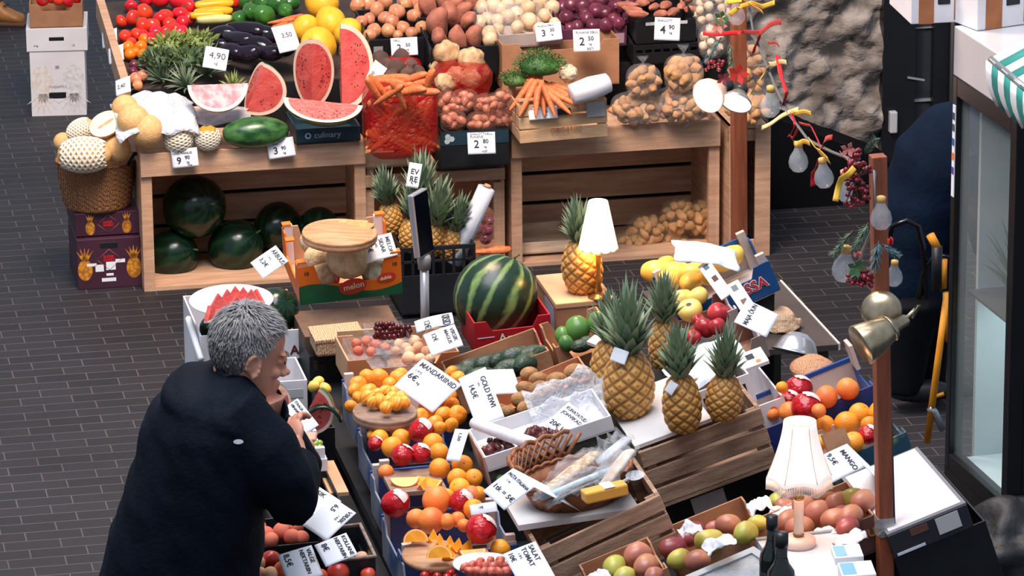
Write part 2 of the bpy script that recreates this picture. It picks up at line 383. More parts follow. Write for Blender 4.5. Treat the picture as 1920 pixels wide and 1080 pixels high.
def inst(me, loc, s=1, rot=None, name=None):
    o = bpy.data.objects.new(name or me.name.split('.')[0], me); C.objects.link(o)
    q = rot if rot is not None else (R.uniform(0, 6.28), R.uniform(0, 6.28), R.uniform(0, 6.28))
    s3 = s if isinstance(s, (tuple, list)) else (s, s, s)
    Rm = q.to_matrix().to_4x4() if isinstance(q, Quaternion) else (q if isinstance(q, Matrix) else Matrix.Rotation(q[2], 4, 'Z') @ Matrix.Rotation(q[1], 4, 'Y') @ Matrix.Rotation(q[0], 4, 'X'))
    mw = Matrix.Translation(loc) @ Rm @ Matrix.Diagonal((*s3, 1))
    o.matrix_world = mw; o.matrix_basis = mw; return o
def rnd(lo, hi): return R.uniform(lo, hi)
def upish(t=.5): return (rnd(-t, t), rnd(-t, t), rnd(0, 6.28))
def lying(yaw=None, sp=.5, px=0):
    """long axis (local z) laid flat along yaw"""
    y = rnd(0, 6.28) if yaw is None else yaw+rnd(-sp, sp)
    return Matrix.Rotation(y, 4, 'Z') @ Matrix.Rotation(math.pi/2+rnd(-.12, .12)+px, 4, 'Y') @ Matrix.Rotation(rnd(0, 6.28), 4, 'Z')
GRN = M('stem_green', (86, 98, 48), rough=.7); BRN = M('stem_brown', (96, 76, 56), rough=.8)
def maker(protos, desc, cat, group, where, s=(.92, 1.08), rot=None, name=None):
    def put(p):
        o = inst(R.choice(protos), p, rnd(*s), rot() if rot else None, name)
        return pile(o, desc, cat, group, where)
    return put
TOM = [ball('tomato', .037, .032, [M('tomato_skin', (200, 34, 30), (222, 52, 38), 9, .18, rand=.12, hue=.008), GRN], .05, 1.4, k, .008, .002, stem=1) for k in range(3)]
PTOM = [ball('plum_tomato', .022, .030, [MATS['tomato_skin'], GRN], .04, 1.4, k, .004) for k in range(2)]
OTOM = [ball('orange_tomato', .026, .024, [M('orange_tomato_skin', (240, 120, 24), rough=.2, rand=.08), GRN], .04, 1.4, k, .004) for k in range(2)]
YON = [ball('onion', .038, .034, [M('onion_skin', (214, 150, 110), (188, 118, 84), 30, .35, stretch=(1, 1, .15), rand=.12, hue=.012), BRN], .05, 1.5, k, tip=.012, stem=1) for k in range(3)]
WON = [ball('pale_onion', .038, .035, [M('pale_onion_skin', (232, 205, 170), (214, 178, 136), 25, .35, stretch=(1, 1, .15), rand=.1), BRN], .05, 1.5, k, tip=.012, stem=1) for k in range(3)]
RON = [ball('red_onion', .037, .034, [M('red_onion_skin', (82, 30, 50), (112, 50, 68), 25, .28, stretch=(1, 1, .15), rand=.2), BRN], .05, 1.5, k, tip=.010, stem=1) for k in range(3)]
SWP = [ball('sweet_potato', .042, .078, M('sweet_potato_skin', (186, 118, 96), (160, 94, 76), 14, .75, .3, 60, rand=.1), .10, 1.3, k, bend=.35) for k in range(3)]
POT = [ball('potato', .023, .036, M('potato_skin', (200, 150, 98), (172, 124, 76), 14, .7, .2, 50, rand=.1), .09, 1.5, k) for k in range(4)]
BEET = [ball('beetroot', .038, .036, M('beet_skin', (104, 78, 68), (78, 58, 54), 12, .9, .4, 50, rand=.1), .07, 1.8, k, tip=.01) for k in range(2)]
CEL = [ball('celeriac', .068, .06, M('celeriac_skin', (214, 184, 142), (170, 128, 90), 18, .85, .6, 40), .1, 2.2, k) for k in range(2)]
CAR = [ball('carrot', .0195, .085, [M('carrot_skin', (222, 126, 74), (204, 102, 56), 30, .5, .2, 90, stretch=(1, 1, 3), rand=.1), M('carrot_top', (150, 110, 50))], .08, 1.6, k, taper=-.0, sq=.55, bend=rnd(-.5, .5), n=12) for k in range(4)]
for me in CAR:
    for p in me.vertices: t = min(1, max(0, (p.co.z/.085+1)/2)); k = .42+.62*t**.8; p.co.x *= k; p.co.y *= k
SHAL = [ball('shallot', .017, .024, M('shallot_skin', (176, 92, 72), (206, 136, 108), 22, .3, rand=.15), .08, 1.6, k, tip=.006, n=12, nz=9) for k in range(3)]
ZUC = [ball('courgette', .023, .085, [M('yellow_courgette_skin', (246, 180, 40), (236, 160, 24), 12, .3, rand=.05), GRN], .03, 1, k, sq=.5, stem=1) for k in range(2)]
LZUC = [ball('pale_courgette', .022, .085, [M('pale_courgette_skin', (206, 204, 140), (184, 186, 116), 12, .35), GRN], .03, 1, 1, sq=.5, stem=1)]
PEP = [ball('green_pepper', .036, .045, [M('green_pepper_skin', (36, 82, 30), (56, 108, 40), 8, .15, rand=.2), GRN], .07, 1.8, k, .012, .006, ribs=4, ribd=.12, stem=1) for k in range(2)]
EGG = [ball('aubergine', .048, .085, [M('aubergine_skin', (20, 14, 24), (28, 18, 32), 6, .12), GRN], .05, 1.1, k, taper=.45, bend=.3, stem=2) for k in range(2)]
YMEL = [ball('yellow_melon', .075, .085, [M('yellow_melon_skin', (246, 186, 52), (238, 168, 30), 22, .45, .25, 30, rand=.05), BRN], .02, 1, k, tip=.0, stem=0) for k in range(2)]
MEL = [ball('melon', .066, .066, M('melon_skin', (226, 182, 124), (212, 164, 104), 60, .7, .3, 120, rand=.05), .015, 1, k, nz=18, n=26) for k in range(2)]
# watermelons: stripes run from stem to blossom end
def stripes(w, i, nz, k=10, amp=.5):
    z = i/nz; n = noise.noise(V((math.cos(w)*3, math.sin(w)*3, z*6)))
    return max(0, min(1, .5+.5*math.sin(k*w+n*2.2)+n*.35))
def mottled(w, i, nz, k=12):
    z = i/nz; c = V((math.cos(w), math.sin(w), z*2)); s = .5+.5*math.sin(k*w+noise.noise(c*2.2)*1.4)
    return max(0, min(1, s**2.2+.32*noise.noise(c*9)+.2*noise.noise(c*22)))
def wmelon(name, rx, rz, mat, k=10, n=72, nz=36, seed=0): return ball(name, rx, rz, mat, .02, .8, seed, .006, .004, nz=nz, n=n, pat=lambda w, i: stripes(w, i, nz, k))
WMD = M('dark_watermelon_skin', (14, 36, 24), (26, 56, 32), kind='attr', rough=.22, contrast=(.45, 1.0))
WML = M('striped_watermelon_skin', (22, 46, 32), (112, 138, 80), kind='attr', rough=.32, contrast=(.35, 1.05), bump=.08)
WMM = M('mottled_watermelon_skin', (24, 62, 34), (74, 120, 62), 26, .25, stretch=(1, 1, .5))
WMS = [wmelon('watermelon', .125, .135, WMD, 11, seed=k) for k in range(2)]
FLESH = M('watermelon_flesh', (214, 98, 90), (196, 72, 70), 18, .4, .25, 70, sss=.0)
RINDW = M('watermelon_rind_white', (236, 214, 190), (226, 196, 176), 8, .5)
SEED = M('melon_seed', (40, 20, 18), rough=.4)
def wedge(name, r, rz, ang, mw, label, where_group=None, seeds=26, skin=None, cat='watermelon piece'):
    """melon wedge: local z is the melon's long axis, cut faces at angle 0 and ang"""
    o = E(name, mw, label, cat, where_group); n = 20; k = max(6, int(ang/6)); a1 = math.radians(ang)
    def sh(t, w, q=1.0): a = math.pi*t; return (r*q*math.sin(a)*math.cos(w), r*q*math.sin(a)*math.sin(w), -rz*q*math.cos(a))
    m = MB(); m.grid(lambda u, v: sh(v, a1*u), k, n); m.build('rind', skin or WMM, o)
    m = MB(); 
    for w in (0, a1): m.grid(lambda u, v: sh(v, w, .88+.12*u), 3, n)
    m.build('pale_rind', RINDW, o)
    m = MB()
    for w in (0, a1): m.grid(lambda u, v: tuple(c+.0012*noise.noise(V((u*6, v*9, w))) for c in sh(v, w, .88*u)), 8, n)
    m.build('flesh', FLESH, o)
    m = MB()
    for w, sg in ((0, -1), (a1, 1)):
        for _ in range(seeds):
            q = rnd(.45, .8); t = rnd(.2, .8); p = V(sh(t, w, q)); nn = V((-math.sin(w), math.cos(w), 0))*sg*.0012
            m.lathe([(0, -.004), (.0022, 0), (0, .003)], 6, Matrix.Translation(p+nn))
    if seeds: s = m.build('seeds', SEED, o); s['kind'] = 'stuff'
    return o
# ---------------------------------------------------------------- bags and nets
NETF = film('net_film', (214, 190, 150), .9, .3); CLEARF = film('clear_film', (220, 222, 226), .9); REDF = film('red_film', (186, 22, 20), .40, .2); PINKF = film('rosy_film', (214, 150, 130), .86, .2)
def sack(name, mw, rx, ry, rz, mat, label, cat='bag', group=None, box=1.0, tie=True, amp=.12, part='film', open_top=False):
    o = E(name, mw, label, cat, group); sd = rnd(0, 50)
    def f(u, v):
        a = math.pi*(.03+.97*v if not open_top else .34+.66*v); w = 2*math.pi*u
        s = lambda c: math.copysign(abs(c)**box, c)
        k = 1+amp*noise.noise(V((math.cos(w)*1.6, math.sin(w)*1.6, v*3.5+sd)))
        x = rx*s(math.cos(w))*abs(math.sin(a))**box*k; y = ry*s(math.sin(w))*abs(math.sin(a))**box*k; z = rz*s(math.cos(a))
        return (x, y, max(-rz*.98, z)+ (open_top and (1-v)*.02*math.sin(w*5) or 0))
    m = MB(); m.grid(f, 40, 20); m.build(part, mat, o)
    if tie:
        m = MB(); m.lathe([(.02, rz*.9), (.006, rz*1.02), (.005, rz*1.1), (.016, rz*1.25), (.024, rz*1.42)], 10, None, 0, lambda r, z, w, i: (r*(1+.35*math.sin(3*w)), z))
        m.build('knotted_top', CLEARF, o)
    return o
def potato_bag(px, py, h, rx, rz, n, label, group='bags of potatoes', where='', film_=None, protos=POT, desc='brown potato', cat='potato', s=(.85, 1.1), ry=None, tie=True, yaw=0, gap=None):
    gap = gap or (.026 if protos is SHAL else .031 if protos is POT else .036); n = int(n*1.25); k0 = .86 if protos is POT else 1; s = (s[0]*k0, s[1]*k0)
    c = P(px, py, h); ry = ry or rx*.7; X = Matrix.Translation(c) @ Matrix.Rotation(YAW+yaw, 4, 'Z')
    sack('potato_bag' if protos is POT else 'vegetable_bag', X, rx, ry, rz, film_ or CLEARF, label, 'bag', group, .75, tie)
    put = maker(protos, desc, cat, cat+' in bags', where, s); k = 0; pts = []; tr = 0
    toc = (EYE-c).normalized()
    while k < n and tr < 4000:
        tr += 1; d = V((rnd(-1, 1), rnd(-1, 1), rnd(-1, 1))); 
        if d.length > 1 or d.length < .1: continue
        d.normalize(); p = V((d.x*(rx-.022), d.y*(ry-.022), d.z*(rz-.026))); q = X @ p
        if (q-c).normalized().dot(toc) < -.05: continue
        if any((q-e).length < gap for e in pts): continue
        pts.append(q); put(q); k += 1
# ================================================================ REAR STALL
def tier(name, px, py, h, bx, W, hgt, pitch=8):
    X = fr(px, py, h, pitch); L, _ = span(X, bx); m = MB(); m.box(0, L, 0, W, -hgt, 0)
    o = m.build(name, M('dark_shelf_wood', (66, 54, 48), (48, 40, 36), 6, .8)); o.matrix_world = X
    return o
t = tag(tier('stall_shelf', 232, 172, .735, 690, 1.05, .03, 8), 'sloping wooden shelf under the tomatoes and aubergines', 'shelf')
t = tag(tier('stall_shelf', 690, 140, .735, 1440, .9, .03, 8), 'sloping wooden shelf under the onion trays', 'shelf')
o = E('shade_backing', hallframe(V(cL)+HY*.49), 'added black cloth darkening the gaps behind the display crates of the rear stall', 'cloth'); m = MB(); m.box(-.02, 2.62, 0, .02, 0, .74); m.build('shade_cloth', M('shade_cloth_black', (12, 13, 16), rough=.9), o)  # dark sheet added so the gaps between the slats stay black
# --- left floor stack
PURP = M('purple_carton', (58, 28, 44), (68, 34, 52), 6, .5); GOLD = M('gold_print', (206, 140, 44), (160, 98, 34), 60, .5, kind='voronoi'); PINKL = M('pink_line', (168, 84, 84), rough=.6); REDP = M('red_print', (176, 30, 40), rough=.5)
def pine_print(mb, cx, cz, s, n=5, up=True):
    mb.lathe([(0, 0), (.5*s, 0)], 20, T(cx, -.0012, cz) @ rotm('X', 90) @ Matrix.Diagonal((1, 1.5, 1, 1)))
    for i in range(n):
        a = (i-(n-1)/2)*.35; b = .62*s; q = 1.0*s*(1 if up else -1); z = cz+(.6*s if up else -.6*s)
        mb.add([(cx-.16*s, -.0012, z), (cx+.16*s, -.0012, z), (cx+math.sin(a)*q*.9, -.0012, z+math.cos(a)*q)], [(0, 1, 2)])
def carton(px, py, h, bx, top, dep, label, mat, group='pineapple cartons', lid=False):
    X = hallframe(P(px, py, h)); L, _ = span(X, bx); o = E('carton', X, label, 'box', group)
    m = MB(); m.box(0, L, 0, dep, 0, top-h); m.build('body', mat, o, bev=.003)
    return o, L, top-h
o, L, hh = carton(147, 544, 0, 267, .218, .36, 'dark purple pineapple carton standing on the floor under its matching lid', PURP)
for cx in (.032, L-.032): m = MB(); pine_print(m, cx, .085, .062); m.build('pineapple_print', GOLD, o)
m = MB(); m.box(L*.36, L*.64, -.001, .004, hh*.80, hh*.92); m.build('hand_hole', BLACKP, o, bev=.004)
m = MB(); [m.box(*q) for q in ((.075, .11, -.0015, 0, .075, .105), (.12, .16, -.0015, 0, .08, .115), (.10, .16, -.0015, 0, .03, .045), (.12, .15, -.0015, 0, .055, .065), (.16, .2, -.0015, 0, .11, .125), (.04, .08, -.0015, 0, .1, .112))]; s = m.build('paper_labels', PAPER, o); s['kind'] = 'stuff'
def diamond(o, cx, cz, r, w=.0025, mat=PINKL, nm='line_print'):
    m = MB(); pts = [(cx-r, cz), (cx, cz+r*.9), (cx+r, cz), (cx, cz-r*.9)]
    for i in range(4): a, b = pts[i], pts[(i+1) % 4]; m.tube([(a[0], -.001, a[1]), (b[0], -.001, b[1])], w*.5, 4)
    m.build(nm, mat, o)
diamond(o, L/2, .125, .05); letter('SUPER\nSWEET', .016, REDP, o, T(L/2-.025, -.0012, .13) @ rotm('X', 90), bold=.001)
o, L, hh = carton(142, 445, .222, 266, .322, .37, 'dark purple pineapple carton lid right under the wicker basket', PURP)
for cx in (.062, L-.062): m = MB(); pine_print(m, cx, .035, .04, 4); m.build('pineapple_print', GOLD, o)
diamond(o, L/2, .05, .045); letter('SUPER\nSWEET', .014, REDP, o, T(L/2-.022, -.0012, .05) @ rotm('X', 90), bold=.001)
WICK = M('wicker', (172, 118, 74), (112, 70, 42), 40, .6, .6, 80, kind='wave', stretch=(1, 1, 3))
WICKL = M('pale_wicker', (206, 170, 132), (168, 128, 94), 40, .65, .5, 80, kind='wave')
def basket(px, py, h, rt, rb, hgt, label, mat, ky=1, weave=26, name='wicker_basket', X=None):
    o = E(name, X or Matrix.Translation(P(px, py, h)) @ Matrix.Rotation(YAW, 4, 'Z'), label, 'basket'); nz = 18
    pr = [(rb*.02, .004), (rb, 0)] + [(rb+(rt-rb)*(i/nz)**.8, hgt*i/nz) for i in range(1, nz+1)] + [(rt+.006, hgt+.004), (rt-.008, hgt+.004)] + [(rb+(rt-rb)*(i/6)**.8-.012, hgt*i/6+.006) for i in range(5, -1, -1)] + [(0, .008)]
    n = weave*4
    m = MB(); m.lathe(pr, n, Matrix.Diagonal((1, ky, 1, 1)), 0, lambda r, z, w, i: (r+(.0055*math.copysign(1, math.sin(w*weave))*(1 if i % 2 else -1) if 2 < i <= nz+1 else 0), z))
    m.build('basket_body', mat, o); return o
o = basket(183, 384, .324, .165, .135, .20, 'round brown wicker basket full of netted melons, standing on purple cartons', WICK)
m = MB(); m.tube([(.12, -.1, .19), (.15, -.13, .25), (.19, -.06, .22), (.17, .0, .19)], .009, 8); m.build('handle', BLACKP, o)
# --- melons on the basket
NETM = M('white_foam_net', (236, 226, 208), (222, 210, 190), 10, .7)
def net(o, r, rz, nu=10, nv=8, tube=.0035, z0=-.8, z1=.75, parent=True):
    m = MB()
    for sg in (1, -1):
        for k in range(nu):
            pts = []
            for i in range(nv*2+1):
                z = z0+(z1-z0)*i/(nv*2); a = math.acos(max(-1, min(1, z))); w = 2*math.pi*(k/nu)+sg*i*math.pi/nu*.9
                pts.append((r*1.03*math.sin(a)*math.cos(w), r*1.03*math.sin(a)*math.sin(w), rz*1.03*z))
            m.tube(pts, tube, 5, caps=False)
    return m.build('foam_net', NETM, o)
def meln(px, py, h, rpx, label, protos=MEL, r=.066, s3=None, rot=None, nm='melon', cat='melon', grp='melons of the wicker basket'):
    p = P(px, py, h); k = rpx/scl(p)/r; o = inst(protos[0] if len(protos) == 1 else R.choice(protos), p, s3 and tuple(k*q for q in s3) or k, rot, nm); return tag(o, label, cat, grp)
meln(118, 266, .56, 18, 'small tan melon at the far left edge of the wicker basket')
meln(218, 278, .60, 27, 'round tan melon with a stem scar at the front right of the basket')
meln(276, 245, .70, 31, 'large round tan melon leaning on the display crate corner')
meln(250, 226, .74, 31, 'round tan melon behind and between the cut half and the large melon')
meln(234, 202, .76, 25, 'tan melon peeking out under the white plastic bag')
o = meln(158, 290, .60, 38, 'tan melon in a white foam net at the front of the basket', s3=(.86, .82, 1.35), rot=Matrix.Rotation(.15, 4, 'Y') @ rotm('Y', 80)); net(o, .066, .066, 12, 9, .0038)
o = meln(152, 245, .64, 24, 'tan melon in a white foam net behind the cut melon half', s3=(.9, .9, 1.2), rot=rotm('Y', 60)); net(o, .066, .066, 12, 9, .004)
# cut half melon: shell, flesh and seed hollow
p = P(198, 232, .71); k = 34/scl(p)
hm = E('melon_half', Matrix.Translation(p) @ Matrix.Rotation(.55, 4, 'Z') @ rotm('Y', -24) @ rotm('X', 42), 'cut melon half showing pale flesh lying on the basket', 'melon half')
m = MB(); m.lathe([(k*math.sin(a)*1.0, -k*.8*math.cos(a)) for a in [math.pi/2*i/10 for i in range(11)]], 28, Matrix.Diagonal((1, .72, 1, 1)), cap=False); m.build('skin', MATS['melon_skin'], hm)
m = MB(); m.lathe([(0, .003), (k*.3, .0028), (k*.6, .0024), (k*.985, .001)], 28, Matrix.Diagonal((1, .72, 1, 1))); m.build('flesh', M('melon_flesh', (242, 220, 186), (232, 204, 160), 20, .4), hm)
m = MB(); m.lathe([(0, .0045), (k*.55, .0042)], 16, Matrix.Diagonal((1, .16, 1, 1))); m.build('seed_hollow', M('melon_seeds', (206, 166, 116), (176, 132, 88), 90, .6), hm)
# white plastic bag draped over
PBAG = film('white_bag_film', (232, 236, 244), .18, .4)
def sheet(name, px, py, h, wpx, dpx, label, mat, amp=.02, seed=0, droop=.06, cat='bag', yaw=0, grp=None, pitch=10, roll=0):
    X = fr(px, py, h, pitch, roll, yaw); k = scl(X.translation); w, d = wpx/k, dpx/k/.45; o = E(name, X, label, cat, grp)
    m = MB()
    def f(u, v):
        x, y = (u-.5)*w, (v-.5)*d; e = 1+.18*noise.noise(V((u*3, v*3, seed)))
        rr = (2*(u-.5))**2+(2*(v-.5))**2
        return (x*e, y*e, amp*noise.noise(V((u*2.6+seed, v*2.2, 3)))*2 + amp*.5*noise.noise(V((u*7, v*6+seed, 1)))-droop*rr*.5)
    m.grid(f, 24, 20); m.build('film', mat, o, thick=.001); return o
sheet('plastic_bag', 290, 186, .80, 150, 75, 'crumpled white plastic bag over the melons', PBAG, .025, 3, .11)
# papayas in white nets
PAP = [ball('papaya', .058, .062, [M('papaya_skin', (206, 164, 60), (170, 128, 44), 18, .4), BRN], .03, 1, 0, .004, stem=1)]
for i, (x, y, r, lb) in enumerate(((335, 259, 27, 'yellow fruit in a white foam net, left one on the crate ledge'), (389, 258, 23, 'smaller yellow fruit in a white foam net, right one on the crate ledge'))):
    o = meln(x, y, .655, r, lb, PAP, .058, rot=upish(.15), nm='netted_fruit', cat='fruit', grp='netted fruit on the crate ledge'); net(o, .058, .062, 11, 7, .0042, -.85, .6)
WMLONG = [wmelon('watermelon', .072, .155, WMM, 9)]
o = meln(480, 248, .665, 30, 'long green watermelon lying behind the 3,90 price card', WMLONG, .072, rot=Matrix.Rotation(YAW-.03, 4, 'Z') @ rotm('Y', 90), nm='watermelon', cat='watermelon', grp='whole watermelons of the rear stall')
# watermelons in the left display crate
for x, y, h, r, lb, rt in ((322, 478, .13, 49, 'dark green watermelon at the lower left of the crate', (.4, 1.2, 0)), (442, 463, .13, 52, 'dark green watermelon at the bottom of the crate beside the cardboard flap', (.9, .3, 1)), (364, 388, .35, 61, 'biggest dark green watermelon lying on top of two others in the crate', (1.2, .5, .4)), (521, 424, .13, 45, 'lighter striped watermelon at the crate back right', (.9, .9, 2)), (598, 428, .11, 40, 'dark watermelon half hidden behind the round wooden board', (.3, 1, 2))):
    p = PN(x, y, cL+HY*(.26 if r != 45 else .34), HY); k = r/scl(p)/.128
    o = inst(WMS[1 if r == 45 else 0], p, k, rt, 'watermelon'); tag(o, lb, 'watermelon', 'whole watermelons of the rear stall')
    m = MB(); m.tube([(0, 0, .125), (.004, .0, .14), (.012, .004, .15)], .004, 6); m.build('stem', GRN, o)
# cut watermelon display
def cut(px, py, h, r, rz, ang, rot, label, seeds=26):
    return wedge('watermelon_piece', r, rz, ang, Matrix.Translation(P(px, py, h)) @ rot, label, 'cut watermelon pieces of the rear stall', seeds)
RZ = lambda d: Matrix.Rotation(math.radians(d), 4, 'Z')
cut(584, 140, .83, .118, .152, 95, RZ(38) @ rotm('X', -0), 'upright watermelon quarter with its ridge facing front, left of the tall one')
cut(640, 126, .87, .135, .185, 92, rotm('X', -8) @ RZ(4) , 'tallest upright watermelon quarter, right of the ridge piece')
cut(478, 166, .80, .135, .115, 100, rotm('Y', 22) @ RZ(2), 'heart-shaped watermelon wedge standing left of the upright quarters', 8)
cut(606, 190, .80, .105, .165, 112, Matrix.Rotation(YAW-.25, 4, 'Z') @ rotm('Y', 96) @ RZ(-50), 'watermelon boat lying flesh up in front of the two upright quarters', 18)
WRAPPED = M('wrapped_melon_flesh', (206, 128, 136), (226, 180, 182), 25, .55, spec=.25, contrast=(.4, .6))
o = wedge('watermelon_piece', .12, .125, 100, Matrix.Translation(P(408, 158, .87)) @ Matrix.Rotation(.1, 4, 'Z') @ rotm('Y', 90) @ RZ(-34), 'pale pink watermelon wedge in cling film beside the pineapple tops', 'cut watermelon pieces of the rear stall', 0)
setmat(o, 'flesh', WRAPPED); setmat(o, 'rind', M('wrapped_rind', (226, 206, 196), (206, 170, 164), 12, .25))
sheet('cling_film', 392, 210, .72, 150, 34, 'cling film over a melon slice behind the netted fruit', film('cling', (236, 232, 232), .45, .15), .014, 9, .03)
o = wedge('melon_slice', .06, .12, 70, Matrix.Translation(P(370, 226, .675)) @ Matrix.Rotation(YAW, 4, 'Z') @ rotm('Y', 90) @ RZ(100), 'orange melon slice wrapped under cling film', None, 0, MATS['melon_skin'], 'melon slice')
setmat(o, 'flesh', M('orange_flesh', (238, 160, 100), (230, 142, 84), 20, .4))
o = tray(fr(555, 243, .675), *span(fr(555, 243, .675), 676)[:1], .3, .062, 'dark blue printed carton tray under the cut watermelon', 'box', None, 'fruit_tray', TEAL)
letter('culinary', .036, M('pale_print', (170, 186, 190), rough=.6), o, T(.075, -.0015, -.03) @ rotm('X', 90))
m = MB(); m.lathe([(.008, 0), (.013, 0)], 14, T(.05, -.0015, -.03) @ rotm('X', 90)); m.build('round_mark', MATS['pale_print'], o)
# --- left tier: tomatoes, celery, aubergines, peppers
def hb(y): return .735+(170-y)/170*.14
LB = 'market shelf'
X = fr(222, 92, .86, 8); L, _ = span(X, 300)
def row_of(protos, desc, cat, spots, where, s=1, rot=None, lift=0, name=None, grp=None):
    for sp in spots:
        x, y, r = sp[:3]; p = P(x, y, hb(y)+r/440+lift); me = R.choice(protos)
        base = max(v.co.x for v in me.vertices)
        pile(inst(me, p, r/scl(p)/base*s, rot() if callable(rot) else rot, name), desc, cat, grp or cat+' pile', where)
row_of(TOM, 'ripe red tomato', 'tomato', [(300, 0, 17), (334, 2, 19), (310, 30, 16), (272, 22, 17), (338, 26, 15), (250, 34, 16), (286, 48, 16), (318, 46, 14), (352, 12, 16), (228, 40, 12), (269, 48, 16), (300, 36, 15), (342, 42, 13), (246, 12, 13), (356, 34, 12), (274, -4, 15)], 'of the tomato heap')
row_of(PTOM, 'small plum tomato', 'tomato', [(235, 68, 12), (256, 64, 11), (292, 60, 13), (314, 58, 12), (328, 54, 12), (246, 80, 10), (282, 72, 11), (340, 58, 11), (268, 66, 11), (302, 70, 11)], 'below the big tomatoes', rot=lambda: lying())
row_of(OTOM, 'orange tomato', 'tomato', [(240, 88, 12), (264, 88, 12), (244, 102, 11), (268, 102, 11), (270, 74, 11), (254, 98, 10)], 'of the orange tomatoes')
row_of(RON, 'small red onion', 'onion', [(252, 122, 10), (266, 118, 10), (250, 134, 9), (268, 130, 9)], 'beside the celery')
row_of(YON, 'brown onion', 'onion', [(254, 148, 12), (266, 142, 11), (258, 160, 11)], 'by the shelf edge')
m = MB(); X = fr(206, 0, .9, 8); X = fr(244, 172, .75, 8); m.box(-.035, 0, -.02, 1.0, -.05, .045); o = m.build('shelf_edge_board', WOODX); o.matrix_world = X; tag(o, 'sloping wooden edge board with price cards along the left of the tomatoes', 'board')
for i, (x, y) in enumerate(((228, 160), (215, 100), (203, 70), (194, 22))):
    card((x-12, y-8), (x+16, y-18), (x-10, y+20), .82-.02*(i == 0), f'narrow price card on the left edge board, {["nearest the melons", "second from the melons", "third from the melons", "farthest up"][i]}', [(['2,40', '3,50', '2,90', '3,20'][i], .34, .15, .5)], nrm=(-.5, -.6, .5))
# greens: celery, pineapple tops
LEAFG = M('dull_leaf', (92, 112, 66), (52, 78, 48), 14, .6, rand=.1); LEAFL = M('pale_leaf', (150, 162, 92), (108, 128, 66), 14, .6, rand=.1); PINEL = M('pineapple_leaf', (146, 164, 132), (84, 108, 86), 9, .5, rand=.08, stretch=(1, 1, .4)); DILL = M('dill_green', (40, 82, 38), (72, 116, 50), 20, .6)
def blades(m, n, length, width, spread, base=.01, curl=.5, X=None, seg=5, thickness=0, z0=0, zspan=0):
    for i in range(n):
        f = i/max(1, n-1); w = i*2.39996+rnd(-.2, .2); tilt = spread*(1-f*.85)+rnd(-.08, .08); ln = length*(.55+.45*f+rnd(-.1, .1)); wd = width*(1-.3*f)
        d = V((math.cos(w), math.sin(w), 0)); sd = V((-math.sin(w), math.cos(w), 0)); vs = []; p = d*base*(1-f)+V((0, 0, z0+zspan*f)); 
        for k in range(seg+1):
            t = k/seg; a = tilt*(1+curl*(t-.35)); ww = wd*(1-t**1.6)*(.75+.5*min(1, t*3))
            dirn = d*math.sin(a)+V((0, 0, 1))*math.cos(a); nrm_ = d*math.cos(a)-V((0, 0, 1))*math.sin(a)
            vs += [p+sd*ww, p-nrm_*ww*.35, p-sd*ww]; p = p+dirn*ln/seg
        fs = []
        for k in range(seg): b = k*3; fs += [(b, b+1, b+4, b+3), (b+1, b+2, b+5, b+4)]
        m.add(vs, fs, 0, True, X)
def bunch(name, px, py, h, n, ln, wd, mat, label, cat, tilt=(0, 0), spread=1.0, leaf=True, grp=None):
    o = E(name, Matrix.Translation(P(px, py, h)) @ rotm('X', tilt[0]) @ rotm('Y', tilt[1]), label, cat, grp)
    m = MB(); blades(m, n, ln, wd, spread, .02, .6, thickness=0); q = m.build('leaves', mat, o); return o
def clump(name, px, py, h, rpx, mat, label, cat, n=160, leaf=.012, kx=1.3, grp=None):
    """bushy herb: many tiny curved leaves round a core"""
    p = P(px, py, h); r = rpx/scl(p); m = MB()
    for i in range(n):
        d = V((R.gauss(0, 1), R.gauss(0, 1), abs(R.gauss(0, .9)))).normalized(); q = V((d.x*kx, d.y, d.z*.8))*r*rnd(.5, 1.02)
        t = d.cross(V((rnd(-1, 1), rnd(-1, 1), rnd(-1, 1)))).normalized(); b = d.cross(t); s = leaf*rnd(.6, 1.4)
        m.add([q, q+t*s*.4+d*s*.8, q+d*s*1.7+b*s*.3, q-t*s*.4+d*s*.8], [(0, 1, 2, 3)], 0, True)
    m.lathe([(0, -.4*r), (r*.7, -.2*r), (r*.75, .2*r), (0, .6*r)], 12, Matrix.Diagonal((kx, 1, 1, 1)))
    o = m.build(name, mat); o.matrix_world = Matrix.Translation(p); return tag(o, label, cat, grp)
for x, y, r, lb, mt in ((318, 88, 30, 'pale celery heads left of the aubergines, farther bunch', LEAFL), (372, 82, 28, 'pale celery heads touching the aubergines', LEAFL), (300, 118, 30, 'dull green herb bunch in front of the tomatoes', LEAFG), (350, 116, 30, 'dark herb bunch above the pineapple tops', LEAFG)):
    clump('celery_bunch', x, y, hb(y)+.05, r, mt, lb, 'greens', 220, .016, 1.25, 'greens of the rear stall')
for x, y, ln, lb, tl in ((350, 160, .13, 'small green leafy top just above the pink wrapped wedge', (25, -20)), (385, 140, .17, 'big green leafy pineapple top under the 4,90 card', (10, 8)), (438, 168, .09, 'dry pale leafy top left of the heart-shaped wedge', (10, 0)), (305, 150, .15, 'leafy pineapple top at the left above the white bag', (15, -15))):
    bunch('pineapple_top', x, y, hb(y)+.01, 34, ln, .008, PINEL if 'dry' not in lb else LEAFL, lb, 'pineapple top', tl, 1.25, grp='loose leafy tops')  # loose pineapple tops among the greens
row_of(ZUC, 'yellow courgette', 'courgette', [(402, 8, 10), (400, 22, 10), (388, 28, 9)], 'of the yellow courgettes', rot=lambda: Matrix.Rotation(YAW+.0, 4, 'Z') @ rotm('Y', 90), lift=.02)
row_of(LZUC, 'pale green courgette', 'courgette', [(402, 36, 9)], 'below the yellow ones', rot=lambda: Matrix.Rotation(YAW, 4, 'Z') @ rotm('Y', 90), lift=.01)
